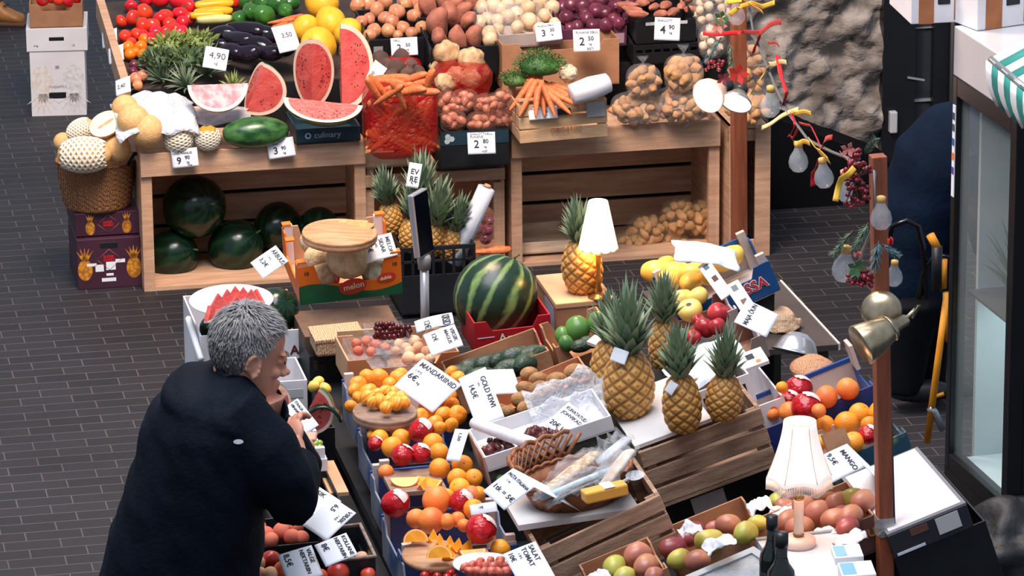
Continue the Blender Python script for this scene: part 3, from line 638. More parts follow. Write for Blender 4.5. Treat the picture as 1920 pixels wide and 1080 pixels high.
row_of(TOM, 'red pepper-like tomato', 'tomato', [(440, 2, 14), (462, 0, 13)], 'behind the yellow courgettes', name='red_pepper')
row_of(PEP, 'dark green pepper', 'pepper', [(496, 30, 19), (470, 22, 17), (448, 34, 14), (518, 8, 17), (490, 4, 17), (534, 20, 14), (462, 6, 14), (545, 4, 15)], 'of the pepper heap')
EGS = [(415, 64, 20), (462, 58, 22), (444, 76, 22), (478, 84, 21), (430, 96, 20), (512, 72, 18), (456, 102, 20), (500, 100, 18), (528, 92, 17), (410, 84, 15), (486, 62, 20)]
row_of(EGG, 'glossy black aubergine', 'aubergine', EGS, 'of the aubergine heap', rot=lambda: lying(YAW+2.5, .5), s=.92, lift=.01)
row_of([YMEL[0], YMEL[1]], 'round yellow melon', 'melon', [(620, 42, 29), (572, 52, 24), (604, 4, 32), (598, 86, 34), (652, 60, 26), (666, 92, 20)], 'behind the watermelon quarters', rot=lambda: upish(.9))
row_of(CAR, 'dull red root', 'carrot', [(528, 40, 6), (540, 48, 6), (520, 50, 6), (546, 34, 6), (552, 58, 6)], 'beside the yellow melons', rot=lambda: lying(YAW+.5, .25), s=.95, lift=.02, name='red_root')
for me in CAR: me.name = 'carrot'
card((386, 86), (430, 94), (400, 128), .86, 'white card reading 4,90 on the aubergines', [('4,90', .42, .2, .4), ('kg', .18, .45, .75)], nrm=(.15, -.7, .6))
card((508, 52), (548, 44), (560, 92), .93, 'folded card leaning between aubergines and yellow melons', [('3,50', .25, .3, .4)], nrm=(.4, -.7, .6))
card((680, 150), (704, 112), (700, 168), .84, 'tilted card wedged between watermelon and carrot sack', [('1,90', .3, .2, .4)], nrm=(-.5, -.7, .4))
card((320, 281), (369, 276), (320, 317), .575, 'price card reading 9,90 on the left crate rail', [('PAPAIA\nHIND MAKSUD', .15, .05, .17), ('9', .5, .18, .62, .006), ('90', .26, .5, .48, .004), ('kg', .16, .55, .72), ('Hisp', .13, .58, .88)], nrm=(0, -1, .12), bend=.03, pt=P(344, 297, .575)-HY*.02)
card((499, 264), (549, 256), (504, 300), .60, 'price card reading 3,90 on the left crate rail', [('ARBUUS\nMAGUS', .15, .05, .18), ('3', .5, .2, .6, .006), ('90', .25, .5, .5, .004), ('kg', .15, .55, .75)], nrm=(0, -1, .15), bend=.03, pt=P(525, 279, .59)-HY*.02)
# --- left aisle cartons and a boot
def plain_carton(X, L, W, hh, label, mat, hole=None, name='carton', grp=None):
    o = E(name, X, label, 'box', grp); m = MB(); m.box(0, L, 0, W, 0, hh); m.build('body', mat, o, bev=.003)
    if hole:
        m = MB(); m.box(hole[0]*L, hole[1]*L, -.0015, .004, hole[2]*hh, hole[3]*hh); m.build('hand_hole', BLACKP, o, bev=.005)
    return o
X = hallframe(P(60, 219, 0)); X = X @ Matrix.Rotation(-YAW*.6, 4, 'Z'); L, _ = span(X, 163); k = scl(X.translation)*.967
o = plain_carton(X, L, .32, 121/k, 'white pineapple carton with pencil drawings standing by the left aisle', WCARD, (.32, .64, .27, .37), grp='white cartons of the left aisle')
SK = M('sketch_print', (214, 200, 188), (224, 219, 216), 45, .6, contrast=(.42, .58)); SKG = M('grey_sketch_print', (200, 196, 196), (222, 219, 218), 45, .6, contrast=(.42, .58))
for nm, mt, cx in (('left_drawing', SK, .058), ('right_drawing', SKG, L-.058)):
    m = MB(); pine_print(m, cx, .175, .105, 7, False); m.build('pineapple_print', mt, o)
letter('PINEAPPLE', .018, M('grey_print', (150, 146, 148), rough=.6), o, T(L*.33, -.0015, .145) @ rotm('X', 90)); m = MB(); m.box(L*.46, L*.53, -.0015, 0, .235, .25); m.build('square_print', MATS['grey_print'], o)
h1 = 121/k
X2 = X @ T(-.012, -.006, h1+.001); o = plain_carton(X2, L+.028, .33, 43/k, 'white carton lid with a hand hole, middle of the aisle stack', WCARD, (.37, .62, .45, .62), grp='white cartons of the left aisle')
letter('6 kg', .012, INK, o, T(.035, -.0015, .03) @ rotm('X', 90)); letter('12', .014, INK, o, T(L*.82, -.0015, .028) @ rotm('X', 90))
X3 = X2 @ T(.02, .004, 43/k+.001); L3 = L-.01
o = tray(X3 @ T(0, 0, 44/k), L3, .3, 44/k, 'brown cardboard tray of red fruit on top of the white cartons', 'box', None, 'fruit_tray', CARD, 'notch')
for i, (x, y) in enumerate(((82, 4), (112, 4), (132, 6), (96, 0), (142, 2), (122, -4))): p = P(x, y, h1+85/k-.0)+HY*.05; pile(inst(R.choice(TOM), p, .85), 'red fruit', 'fruit', 'red fruit of the aisle tray', 'in the brown aisle tray')
# boot of someone outside the frame
BOOT = M('tan_leather', (166, 112, 54), (136, 86, 40), 10, .45, .3, 40); SOLE = M('boot_sole', (86, 60, 42), rough=.7)
p = P(12, 47, 0); bo = E('boot', Matrix.Translation(p) @ Matrix.Rotation(-.15, 4, 'Z'), 'tan leather boot stepping at the top left corner', 'boot')
def loft(m, rings, n=20, mt=0, X=None, caps=True, p=1.0):
    """rings: (centre, xaxis*rx, yaxis*ry)"""
    vs = []
    for c, a, b in rings:
        for j in range(n):
            w = 2*math.pi*j/n; cs, sn = math.cos(w), math.sin(w)
            vs.append(V(c)+V(a)*math.copysign(abs(cs)**p, cs)+V(b)*math.copysign(abs(sn)**p, sn))
    k = len(rings); fs = [(i*n+j, i*n+(j+1) % n, (i+1)*n+(j+1) % n, (i+1)*n+j) for i in range(k-1) for j in range(n)]
    if caps: fs += [tuple(range(n-1, -1, -1)), tuple(range((k-1)*n, k*n))]
    return m.add(vs, fs, mt, True, X)
m = MB(); loft(m, [((.098, 0, .03), (0, .02, 0), (0, 0, .014)), ((.088, 0, .036), (0, .042, 0), (0, 0, .026)), ((.05, 0, .042), (0, .05, 0), (0, 0, .034)), ((0, 0, .055), (0, .046, 0), (0, 0, .045)), ((-.05, 0, .085), (0, .042, 0), (.02, 0, .06)), ((-.1, 0, .13), (0, .042, 0), (.06, 0, .04)), ((-.12, 0, .2), (0, .045, 0), (.06, 0, .0)), ((-.12, 0, .27), (0, .05, 0), (.062, 0, 0))]); m.build('upper', BOOT, bo)
m = MB(); m.prism([(.11, .0), (.115, .025), (-.19, .025), (-.19, 0)], .09, T(0, -.045, 0)); m.build('sole', SOLE, bo, bev=.01)
m = MB(); [m.tube([(.0-.03*i, -.035, .11+.022*i), (.02-.03*i, 0, .112+.025*i), (.0-.03*i, .035, .11+.022*i)], .004, 6) for i in range(4)]; m.build('laces', M('lace', (60, 44, 34)), bo)
# ================================================================ REAR STALL, right half
def bx(px, py, h, b, W, dep, label, pitch=8, **k):
    X = fr(px, py, h, pitch); L, _ = span(X, b)
    return tray(X, L, W, dep, label, **k), X, L
GT = 'produce trays of the rear stall'
o, X, L = bx(692, 76, .90, 804, .36, .13, 'black carton tray of brown onions with a 2,50 card', mat=BLACKP, group=GT)
row_of(YON, 'brown onion', 'onion', [(677, 42, 14), (706, 18, 15), (702, 58, 14), (728, 58, 15), (694, 66, 12), (722, 34, 14), (744, 22, 15), (756, 52, 14), (790, 52, 14), (772, 62, 12), (776, 30, 14), (735, 40, 14), (692, 36, 13), (760, 8, 15), (672, 10, 16), (722, 4, 15), (745, 66, 10), (690, 8, 15), (788, 18, 14), (776, 4, 14)], 'of the brown onion heap', lift=.05)
m = MB(); m.box(.02, .06, -.001, 0, -.07, -.03); m.build('printed_notes', MATS['grey_print'], o)
o, X, L = bx(808, 92, .89, 935, .36, .13, 'dark tray of sweet potatoes between the onions', mat=BLACKP, group=GT)
row_of(SWP, 'sweet potato', 'sweet potato', [(820, 45, 21), (846, 30, 19), (858, 74, 17), (888, 70, 16), (824, 74, 15), (876, 40, 14), (802, 12, 17), (856, 8, 17), (886, 4, 15), (835, 6, 16), (868, 22, 14)], 'of the sweet potato tray', rot=lambda: Matrix.Rotation(rnd(-.5, .5), 4, 'Y') @ rotm('X', 25), lift=.06)
o, X, L = bx(936, 66, .91, 1052, .36, .06, 'grey cardboard tray of pale onions with a 3,30 card', mat=CARDG, group=GT)
WO = [(900, 42, 14), (918, 62, 14), (914, 36, 14), (932, 38, 13), (934, 54, 12), (952, 30, 14), (970, 50, 13), (990, 14, 15), (992, 38, 15), (1012, 54, 14), (1022, 28, 13), (1036, 14, 15), (1040, 44, 12), (1014, 2, 15), (952, 8, 14), (926, 10, 15), (904, 14, 15), (968, 26, 14), (978, 4, 14), (940, 16, 12), (918, 74, 15)]
row_of(WON, 'pale yellow onion', 'onion', WO, 'of the pale onion tray', lift=.05)
sack('vegetable_bag', Matrix.Translation(P(935, 28, .98)), .11, .12, .085, CLEARF, 'clear plastic bag around the pale onions', 'bag', None, .8, False)
PURC = M('plum_carton', (104, 58, 84), (90, 48, 72), 5, .5)
o, X, L = bx(1056, 56, .91, 1176, .36, .088, 'plum coloured carton tray of red onions with a 2,50 card', mat=PURC, group=GT)
m = MB(); m.box(L*.66, L*.96, -.0015, 0, -.075, -.03); m.build('print_panel', M('mauve_panel', (176, 148, 160)), o)
row_of(RON, 'dark red onion', 'onion', [(1062, 34, 16), (1082, 50, 13), (1100, 36, 15), (1118, 20, 15), (1134, 24, 14), (1156, 14, 17), (1092, 12, 18), (1112, 48, 14), (1136, 48, 14), (1072, 10, 17), (1160, 44, 14), (1180, 34, 14), (1128, 2, 15), (1176, 8, 16), (1110, 0, 15), (1150, 36, 12), (1068, 52, 11), (1096, 26, 12), (1056, 14, 14), (1145, -2, 15)], 'of the red onion tray', lift=.05)
X = fr(1194, 40, .96, 8); L, _ = span(X, 1306)
o = tray(X, L, .34, .105, 'upper black plastic crate with a 4,90 card at the right end', 'crate', GT, 'plastic_crate', BLACKP, 'notch')
m = MB(); m.box(L*.15, L*.85, -.002, 0, -.022, -.008); m.build('label_strip', M('pale_label', (206, 208, 210)), o)
X2 = X @ T(-.01, .0, -.112); o = tray(X2, L+.03, .36, .09, 'lower black slotted plastic crate under the 4,90 crate', 'crate', GT, 'plastic_crate', BLACKP, 'grid')
row_of(SWP, 'thin reddish root', 'root', [(1250, 10, 11), (1278, 12, 10), (1226, 14, 10), (1264, 22, 10), (1296, 18, 9), (1240, 26, 9), (1204, 6, 9), (1216, -2, 10), (1285, 0, 10)], 'of the upper black crate', rot=lambda: lying(YAW+.3, .5), lift=.08, s=.85, name='red_root')
LC = M('long_red_root', (176, 96, 76), (196, 118, 94), 14, .5)
for i, (x, y) in enumerate(((1184, 18), (1196, 26), (1176, 10))): tag(inst(SWP[i], P(x, y, .99), (.4, .4, .75), lying(YAW+2.2, .1), 'root'), f'long reddish root leaning from the red onions, {["middle", "nearest", "farthest"][i]} of three', 'root', 'leaning roots')
# pale bags at top right
GAR = [ball('garlic', .022, .022, M('garlic_skin', (226, 206, 178), (206, 180, 150), 10, .5, rand=.08), .06, 1.6, k, ribs=7, ribd=.08, tip=.01, n=16, nz=10) for k in range(2)]
potato_bag(1336, 22, .98, .085, .10, 22, 'clear bag of pale bulbs behind the garland, farther one', 'bags of bulbs', 'in the farther bulb bag', None, GAR, 'pale bulb', 'bulb', ry=.07)
potato_bag(1334, 78, .90, .06, .075, 14, 'clear bag of pale bulbs behind the red ribbon', 'bags of bulbs', 'in the nearer bulb bag', None, GAR, 'pale bulb', 'bulb', ry=.05)
# brown carton behind the carrot crate
X = fr(941, 84, .90, 0); L, _ = span(X, 1162); o = tray(X, L, .16, .2, 'tall brown cardboard box behind the dill', 'box', None, 'carton', CARD, 'notch')
# beets and red sack of carrots
row_of(BEET, 'earthy beetroot', 'beetroot', [(712, 112, 18), (752, 108, 18), (744, 128, 17), (770, 124, 15), (724, 124, 16), (706, 138, 13), (764, 140, 15), (734, 142, 13), (785, 134, 12)], 'above the carrot sack', lift=.0)
sack('net_sack', Matrix.Translation(P(745, 132, .78)), .11, .07, .06, REDF, 'red film bag under the beetroots', 'bag', None, .7, False)
Xs = hallframe(P(750, 222, .70)); 
sack('carrot_sack', Xs, .155, .115, .16, REDF, 'big red film sack packed with carrots on a white wooden punnet crate', 'bag', None, .45, False, .05)
put = maker(CAR, 'carrot', 'carrot', 'carrots in the red sack', 'inside the red sack', (.85, 1.05))
for k in range(58):
    x = rnd(-.105, .105); z = rnd(-.105, .07); a = R.choice((-1, 1))*(rnd(.2, .8) if z > -.07 else rnd(.9, 1.35))
    o = inst(R.choice(CAR), Xs @ V((x, -.066+rnd(-.008, .02), z)), (1.15, 1.15, rnd(.75, .9)), Matrix.Rotation(YAW, 4, 'Z') @ Matrix.Rotation(a, 4, 'Y')); pile(o, 'carrot', 'carrot', 'carrots in the red sack', 'inside the red sack')
for k, (x, y, a) in enumerate(((735, 146, 1.5), (765, 150, 1.15), (780, 158, 1.2), (714, 168, -.6), (724, 152, 1.6), (785, 172, 1.5), (760, 172, 1.2), (742, 164, 1.3), (704, 172, -.5), (728, 178, .9), (802, 160, .2), (748, 178, -.4))):
    o = inst(CAR[k % 4], P(x, y, .86-.0*(y-150)), rnd(.9, 1.1), Matrix.Rotation(a, 4, 'Y') @ rotm('X', 20)); pile(o, 'bright orange carrot', 'carrot', 'carrots on top of the red sack', 'on top of the red sack')
X = hallframe(P(684, 316, .455)); L, _ = span(X, 808)
o = tray(X @ T(0, 0, .065), L, .24, .065, 'white wooden punnet crate under the carrot sack', 'crate', None, 'punnet_crate', WHITEWOOD)
for xx in (.01, L-.04):
    m = MB(); m.box(xx, xx+.03, .01, .03, -.12, -.066); m.build('foot', WHITEWOOD, o)
# red sack with celeriac
Xc = hallframe(P(866, 150, .79)); 
tag(inst(CEL[0], P(838, 100, .89), .88, upish(.3), 'celeriac'), 'pale greenish celeriac root at the left of the red bag', 'celeriac', 'celeriac roots')
tag(inst(CEL[1], P(884, 112, .87), .85, upish(.3), 'celeriac'), 'tan celeriac root at the right of the red bag', 'celeriac', 'celeriac roots')
sack('celeriac_bag', Xc, .128, .10, .085, film('red_film_thick', (186, 30, 24), .52, .22), 'red film bag slumping around two celeriac roots', 'bag', None, .7, False, .16)
for k, (x, y) in enumerate(((826, 130), (900, 140), (858, 146), (885, 152), (838, 158))): tag(inst(CEL[k % 2], P(x, y, .80)+HY*.03, .7, upish(1), 'celeriac'), f'celeriac inside the red bag, {["far left", "far right", "upper middle", "lower right", "lower left"][k]}', 'celeriac', 'celeriac inside the red bag')
# shallots in clear bags over dark box
for i, (x, y, h, rx, rz, n) in enumerate(((838, 196, .72, .045, .065, 20), (870, 190, .73, .06, .055, 24), (918, 196, .73, .07, .05, 30), (850, 226, .66, .06, .045, 24), (905, 228, .66, .07, .045, 28), (950, 218, .68, .055, .055, 20), (944, 182, .78, .04, .04, 8))):
    potato_bag(x, y, h, rx, rz, n, f'clear bag of reddish shallots, {["upper left", "upper second", "upper third", "lower left", "lower middle", "lower right", "top right"][i]} of the pile', 'bags of shallots', f'in shallot bag {["upper left", "upper second", "upper third", "lower left", "lower middle", "lower right", "top right"][i]}', PINKF, SHAL, 'reddish shallot', 'shallot', (.85, 1.05), tie=False)
X = fr(826, 248, .64, 0); L, _ = span(X, 955)
o = tray(X, L, .3, .16, 'black and teal carton with the 2,80 card under the shallot bags', 'box', None, 'carton', BLACKP, 'flat')
m = MB(); m.box(0, L*.99, -.002, 0, -.06, -.005); m.build('teal_band', TEAL, o)
m = MB(); [m.lathe([(0, 0), (.012, 0)], 10, T(.035+.012*math.cos(a), -.003, -.032+.012*math.sin(a)) @ rotm('X', 90)) for a in (0, 2, 4)]; m.build('flower_print', MATS['pale_print'], o)
# carrot crate with dill
X = fr(973, 197, .775, 0, 1.5); L, _ = span(X, 1138)
LW = M('light_crate_wood', (214, 178, 138), (188, 146, 108), 5, .75, .3, 50, stretch=(1, 8, 8), contrast=(.3, .7))
o = tray(X, L, .27, .165, 'pale slatted wooden crate of bunched carrots with dill', 'crate', None, 'slatted_crate', LW, 'slat', 'slat', post=(.02, LW))
m = MB(); m.box(-.002, L+.002, -.006, .004, .015, .026); m.build('top_bar', LW, o)
m = MB(); m.box(L*.42, L*.58, -.0095, .0, -.055, -.03); m.build('hand_hole', BLACKP, o)
m = MB(); m.box(L*.76, L*.97, -.0105, -.0085, -.075, -.012); m.build('grey_label', M('grey_label', (170, 172, 176)), o)
letter('ORGANIC', .03, M('brown_print', (150, 96, 66)), o, T(L*.34, -.0095, -.12) @ rotm('X', 90))
for k, (x, y, a, q) in enumerate(((984, 170, .5, 40), (995, 168, .3, 40), (1008, 166, .15, 45), (978, 178, .7, 40), (1032, 174, -.9, 45), (1044, 168, -1.2, 40), (1052, 178, -1.3, 45), (1060, 186, -1.2, 50), (1018, 184, -.1, 60), (1030, 190, -.4, 60), (1006, 190, .1, 60), (1045, 190, -.9, 55), (1062, 168, -1.3, 40), (990, 184, .5, 55))):
    o = inst(CAR[k % 4], P(x, y, .80), rnd(.8, 1.0), Matrix.Rotation(a, 4, 'Y') @ rotm('X', -q*.5)); pile(o, 'orange bunch carrot', 'carrot', 'carrots in the dill crate', 'of the dill crate')
clump('dill_bunch', 1012, 126, .89, 44, DILL, 'dark green dill bunch above the carrots', 'herb', 1700, .0055, 1.15); clump('dill_bunch', 968, 152, .83, 28, M('dill_light', (62, 96, 48), (96, 130, 60), 20, .6), 'lighter green carrot tops left of the dill', 'herb', 900, .0055, 1.2)
tag(inst(ball('cauliflower', .05, .045, M('cauliflower_curd', (226, 212, 184), (202, 184, 150), 60, .8, .8, 60), .12, 3.2, 2), P(1066, 138, .86), .8, upish(.2)), 'pale cauliflower head behind the paper roll', 'cauliflower')
WP = M('white_wrap', (226, 226, 230), (212, 212, 218), 5, .5)
o = E('paper_roll', Matrix.Translation(P(1108, 166, .845)) @ Matrix.Rotation(.35, 4, 'Z') @ rotm('Y', 78), 'crumpled white paper bundle in the carrot crate', 'paper'); m = MB(); m.lathe([(.01, -.09), (.045, -.088), (.05, 0), (.04, .08), (.012, .09)], 20, None, 0, lambda r, z, w, i: (r*(1+.12*noise.noise(V((math.cos(w)*2, math.sin(w)*2, z*20)))), z)); m.build('paper', WP, o)
# potato bags
WB = 'potatoes in bags on the ledge'
potato_bag(1196, 204, .665, .118, .075, 34, 'clear bag of potatoes lying left on the right crate ledge', where='in the left ledge bag', tie=False)
potato_bag(1284, 196, .68, .135, .08, 36, 'clear bag of potatoes under the white spot lamp', where='in the bag under the spot lamp', tie=False)
potato_bag(1206, 152, .80, .075, .075, 22, 'tied clear bag of potatoes with upright knot, behind the ledge bags', where='in the knotted bag')
potato_bag(1282, 140, .82, .085, .09, 24, 'clear bag of big potatoes behind the lamp cone', where='in the big potato bag', s=(1.1, 1.5))
potato_bag(1402, 140, .80, .085, .15, 26, 'tall clear bag of potatoes behind the garland', where='in the tall bag behind the garland', tie=False)
potato_bag(1404, 208, .66, .09, .075, 20, 'clear bag of potatoes on the upright crate', where='in the bag on the upright crate', s=(1, 1.3), tie=False)
# cards of the right half
NV = (0, -.95, .3)
def tc(x0, y0, x1, y1, h, label, head, a, b_, tail='', sl=0, pt=None):
    lines = [(head, .15, .1, .14), (a, .5, .22, .55, .006), (b_, .26, .55, .42, .004), ('kg', .14, .58, .66)]
    if tail: lines.append((tail, .13, .5, .87))
    return card((x0, y0), (x1, y0+sl), (x0+(y1-y0)*.06, y1), h, label, lines, NV, .03, pt=pt)
tc(732, 72, 782, 106, .875, 'price card reading 2,50 on the black onion tray', 'SIBUL', '2', '50', 'EESTI', -3)
tc(1002, 46, 1051, 80, .92, 'price card reading 3,30 on the grey tray of pale onions', 'MUGUL SIBUL', '3', '30', '', -6)
tc(1074, 56, 1124, 98, .925, 'price card reading 2,50 on the plum carton of red onions', 'PUNANE SIBUL', '2', '50', 'EESTI', -2)
tc(1228, 32, 1276, 75, .96, 'price card reading 4,90 on the black crate of roots', 'SHALOTT', '4', '90', '', 2)
tc(876, 249, 928, 290, .61, 'price card reading 2,80 on the teal carton', 'SHALOTTSIBUL\nPUNANE', '2', '80', 'HISP', -2)
tc(990, 203, 1044, 226, .76, 'price card reading 3,50 on the pale carrot crate', 'PORGAND', '3', '50', '', -5, pt=X @ V((.1, -.014, -.04)))
card((1280, 236), (1322, 214), (1284, 240), .60, 'small grey folded card on the right ledge', (), (.1, -.8, .5), pt=P(1304, 228, .60), mat=CARDG)
# things inside the open display crates
BLK = 'black slotted plastic crate of pineapples in front of the small display crate'
X = fr(752, 462, .36, 0); X = hallframe(PN(752, 466, P(752, 600, 0), HY)); L, _ = span(X, 892)
hgt = X.translation.z
tray(X, L, .34, hgt-.02, BLK, 'crate', None, 'plastic_crate', BLACKP, 'grid', 'grid')
CX = X
PSK = bpy.data.materials.new('pineapple_skin'); MATS['pineapple_skin'] = PSK; PSK.use_nodes = True
nt = PSK.node_tree; N = nt.nodes; L_ = nt.links; b = N['Principled BSDF']; b.inputs['Roughness'].default_value = .5
at = N.new('ShaderNodeAttribute'); at.attribute_name = 'pat'; cr = N.new('ShaderNodeValToRGB'); e = cr.color_ramp.elements
e[0].color = lin((112, 84, 48)); e[0].position = .08; e[1].color = lin((230, 172, 88)); e[1].position = .75; q = e.new(.42); q.color = lin((192, 134, 64)); q = e.new(1.0); q.color = lin((140, 108, 64))
oi = N.new('ShaderNodeObjectInfo'); hs = N.new('ShaderNodeHueSaturation'); mr = N.new('ShaderNodeMapRange'); mr.inputs['To Min'].default_value = .8; mr.inputs['To Max'].default_value = 1.1
L_.new(at.outputs['Fac'], cr.inputs['Fac']); L_.new(cr.outputs['Color'], hs.inputs['Color']); L_.new(oi.outputs['Random'], mr.inputs['Value']); L_.new(mr.outputs['Result'], hs.inputs['Value']); L_.new(hs.outputs['Color'], b.inputs['Base Color'])
def pine_mesh(seed, r=.062, hh=.15, k=9, rows=10):
    nz, n = 66, 108; m = MB()
    def patf(w, i):
        t = i/nz; u = k*w/(2*math.pi); v = t*rows
        a = (u+v*.5) % 1-.5; c = (u-v*.5) % 1-.5
        d = max(abs(a), abs(c))*2; core = math.hypot(a+c, (a-c))
        return max(.02, (1-d)**.6) if core > .16 else .98
    pr = []
    for i in range(nz+1):
        t = i/nz; z = hh*t; q = math.sin(math.pi*min(1, max(0, t*.90+.06)))**.36
        pr.append((r*q*(1.03-.10*t) if 0 < i < nz else .0, z))
    m.lathe(pr, n, None, 0, lambda rr, z, w, i: (rr+(.0065*(min(.8, patf(w, i))-.4) if 0 < i < nz else 0), z), patf)
    return m.mesh('pineapple_body', PSK)
PB = [pine_mesh(0), pine_mesh(1, .06, .16, 8, 10)]
CROWN = []
for sd in range(3):
    m = MB(); blades(m, 60, .118, .0125, .78, .016, .5, zspan=.035); CROWN.append(m.mesh('crown', PINEL))
def pineapple(pt, hpx, label, tilt=(0, 0), crown=1.0, w=1.0, spin=None, body=0, grp='pineapples', tagl=None):
    """pt = world point under the fruit; hpx = body height in photo pixels"""
    k = hpx/scl(pt)/(.95*(.15 if body == 0 else .16)); X = Matrix.Translation(pt) @ rotm('X', tilt[0]) @ rotm('Y', tilt[1]) @ Matrix.Rotation(rnd(0, 6) if spin is None else spin, 4, 'Z')
    o = E('pineapple', X, label, 'pineapple', grp)
    q = bpy.data.objects.new('body', PB[body]); C.objects.link(q); q.parent = o; q.matrix_local = Matrix.Diagonal((k*w*.9, k*w*.9, k, 1))
    c = bpy.data.objects.new('crown', R.choice(CROWN)); C.objects.link(c); c.parent = o; c.matrix_local = T(0, 0, k*.146*(1 if body == 0 else 1.06)) @ Matrix.Diagonal((crown*k, crown*k, crown*k, 1))
    return o
for x, y, hp, lb, tl, cw in ((737, 440, 60, 'pineapple standing at the left end of the black crate', (5, -8), 1.3), (770, 470, 62, 'pineapple in the black crate hidden behind the phone', (5, 4), 1.3), (806, 478, 62, 'pineapple in the black crate right of the phone pole', (8, 10), 1.55), (838, 486, 60, 'pineapple in the black crate beside the film roll', (8, 14), 1.3), (790, 440, 60, 'rear pineapple in the black crate behind the paper tag', (0, 0), 1.7)):
    pineapple(PN(x, y, CX.translation+HY*(.12 if y > 445 else .26), HY), hp, lb, tl, cw, 1, None, 0, 'pineapples of the black crate')
card((768, 304), (792, 308), (770, 352), 0, 'white paper tag stuck among the pineapples behind the phone', [('EV', .3, .2, .35, .004), ('RE', .3, .2, .65, .004)], (0, -.9, .3), .1, pt=PN(780, 330, CX.translation+HY*.08, HY))
o = E('film_roll', mat3(PN(858, 488, CX.translation+HY*.1, HY), V((0, -1, 0)), V((1, 0, 0)), V((0, 0, 1))), 'upright roll of clear plastic film leaning in the black crate', 'roll'); m = MB()
a_ = V((0, 0, 0)); Xr = Matrix.Translation(PN(850, 494, CX.translation+HY*.1, HY)) @ rotm('Y', 24) @ rotm('X', -4); o.matrix_world = Xr
m.lathe([(.03, 0), (.037, .003), (.037, .345), (.03, .348), (.012, .348), (.012, .33)], 24, None, 0, lambda r, z, w, i: (r*(1+.04*noise.noise(V((math.cos(w)*2, math.sin(w)*2, z*12)))), z)); m.build('film', M('rolled_film', (214, 218, 226), (188, 194, 204), 20, .25, .5, 25, stretch=(1, 1, .2)), o)
m = MB(); m.lathe([(.0, .349), (.014, .349), (.014, .36), (.011, .36), (.011, .349)], 16); m.build('core', CARDL, o)
potato_bag(908, 430, .24, .05, .10, 16, 'net bag of small red onions in the small display crate', 'net bags', 'in the dark net', PINKF, RON, 'small red onion', 'onion', (.55, .7), tie=False)
X = hallframe(P(893, 530, .0)); L, _ = span(X, 945); plain_carton(X, L, .2, .125, 'small brown carton in front of the small display crate', CARD)
tag(inst(CAR[0], P(920, 470, .15), (1.2, 1, 1), lying(YAW, .1)), 'dull carrot lying on the small brown carton', 'carrot')
X = hallframe(P(966, 490, .02)); L, _ = span(X, 1085); tray(X @ T(0, .06, .06), L, .3, .05, 'bleached wooden punnet tray inside the wide display crate', 'crate', None, 'punnet_crate', WHITEWOOD)
for i, (x, y, rx, rz, n) in enumerate(((1184, 464, .085, .075, 20), (1212, 434, .085, .075, 20), (1262, 462, .07, .07, 16), (1272, 410, .08, .09, 24), (1320, 412, .075, .095, 22), (1330, 470, .06, .06, 12))):
    p = PN(x, y, P(960, 502, 0)+HY*.2, HY)
    potato_bag(x, y, p.z, rx, rz, n, f'net bag of potatoes in the wide display crate, {["lower left", "second from left", "lower middle", "upper middle", "upper right", "lower right"][i]}', 'bags of potatoes', f'in crate net {["lower left", "second from left", "lower middle", "upper middle", "upper right", "lower right"][i]}', NETF, tie=False)
# ================================================================ FRONT STALL, left and middle
def row_at(protos, desc, cat, spots, h, where, s=1, rot=None, grp=None, name=None, after=None):
    for sp in spots:
        x, y, r = sp[:3]; hh = h(x, y) if callable(h) else h
        if len(sp) > 3: hh += sp[3]
        p = P(x, y, hh); me = R.choice(protos); base = max(v.co.x for v in me.vertices)
        o = inst(me, p, r/scl(p)/base*s, rot() if callable(rot) else rot, name); pile(o, desc, cat, grp or cat+' in the front stall', where)
        if after: after(o, sp)
def slope(h0, x0, y0=0, k=.32, ky=0): return lambda x, y: h0+(x-x0)/580*k-(y-y0)*ky
ORA = [ball('orange', .043, .042, [M('orange_skin', (252, 164, 48), (248, 146, 34), 10, .42, .25, 160, rand=.06, hue=.008), M('orange_stem', (120, 110, 50))], .012, 1, k, .004, nz=16, n=24) for k in range(2)]
for me in ORA:
    for i, f in enumerate(me.polygons):
        if i >= 15*24: f.material_index = 1
    for v in list(me.vertices)[15*24:16*24]: v.co.x *= .45; v.co.y *= .45
MAN = [ball('mandarin', .036, .030, [M('mandarin_skin', (252, 160, 52), (248, 142, 36), 9, .38, .3, 90, rand=.06), GRN], .03, 1.4, k, .005, .003) for k in range(3)]
GRF = [ball('grapefruit', .048, .046, M('grapefruit_skin', (248, 144, 62), (236, 110, 58), 5, .45, .15, 120, rand=.06), .015, 1, 0, .004)]
REDN = [ball('red_net_fruit', .05, .046, M('red_net_skin', (190, 22, 28), (150, 14, 24), 26, .22, .7, 30, rand=.1), .03, 1.3, k) for k in range(2)]
PEA = [ball('peach', .034, .032, M('peach_skin', (216, 128, 96), (188, 76, 62), 3.2, .75, rand=.1, contrast=(.3, .7)), .03, 1.2, k, .006) for k in range(3)]
NEC = [ball('nectarine', .036, .035, M('nectarine_skin', (178, 52, 42), (226, 128, 66), 3.2, .3, rand=.12, contrast=(.45, .8)), .03, 1.2, k, .006) for k in range(3)]
PPE = [ball('pale_peach', .034, .032, M('pale_peach_skin', (232, 190, 148), (218, 150, 120), 3.5, .75, rand=.08), .03, 1.2, k, .006) for k in range(2)]
KIW = [ball('kiwi', .026, .036, M('kiwi_skin', (168, 126, 84), (138, 100, 62), 30, .85, .4, 120, rand=.08), .03, 1.2, k) for k in range(3)]
AVO = [ball('avocado', .038, .062, M('avocado_skin', (56, 76, 58), (38, 54, 42), 30, .45, .5, 70, rand=.15), .03, 1.2, k, taper=.28) for k in range(2)]
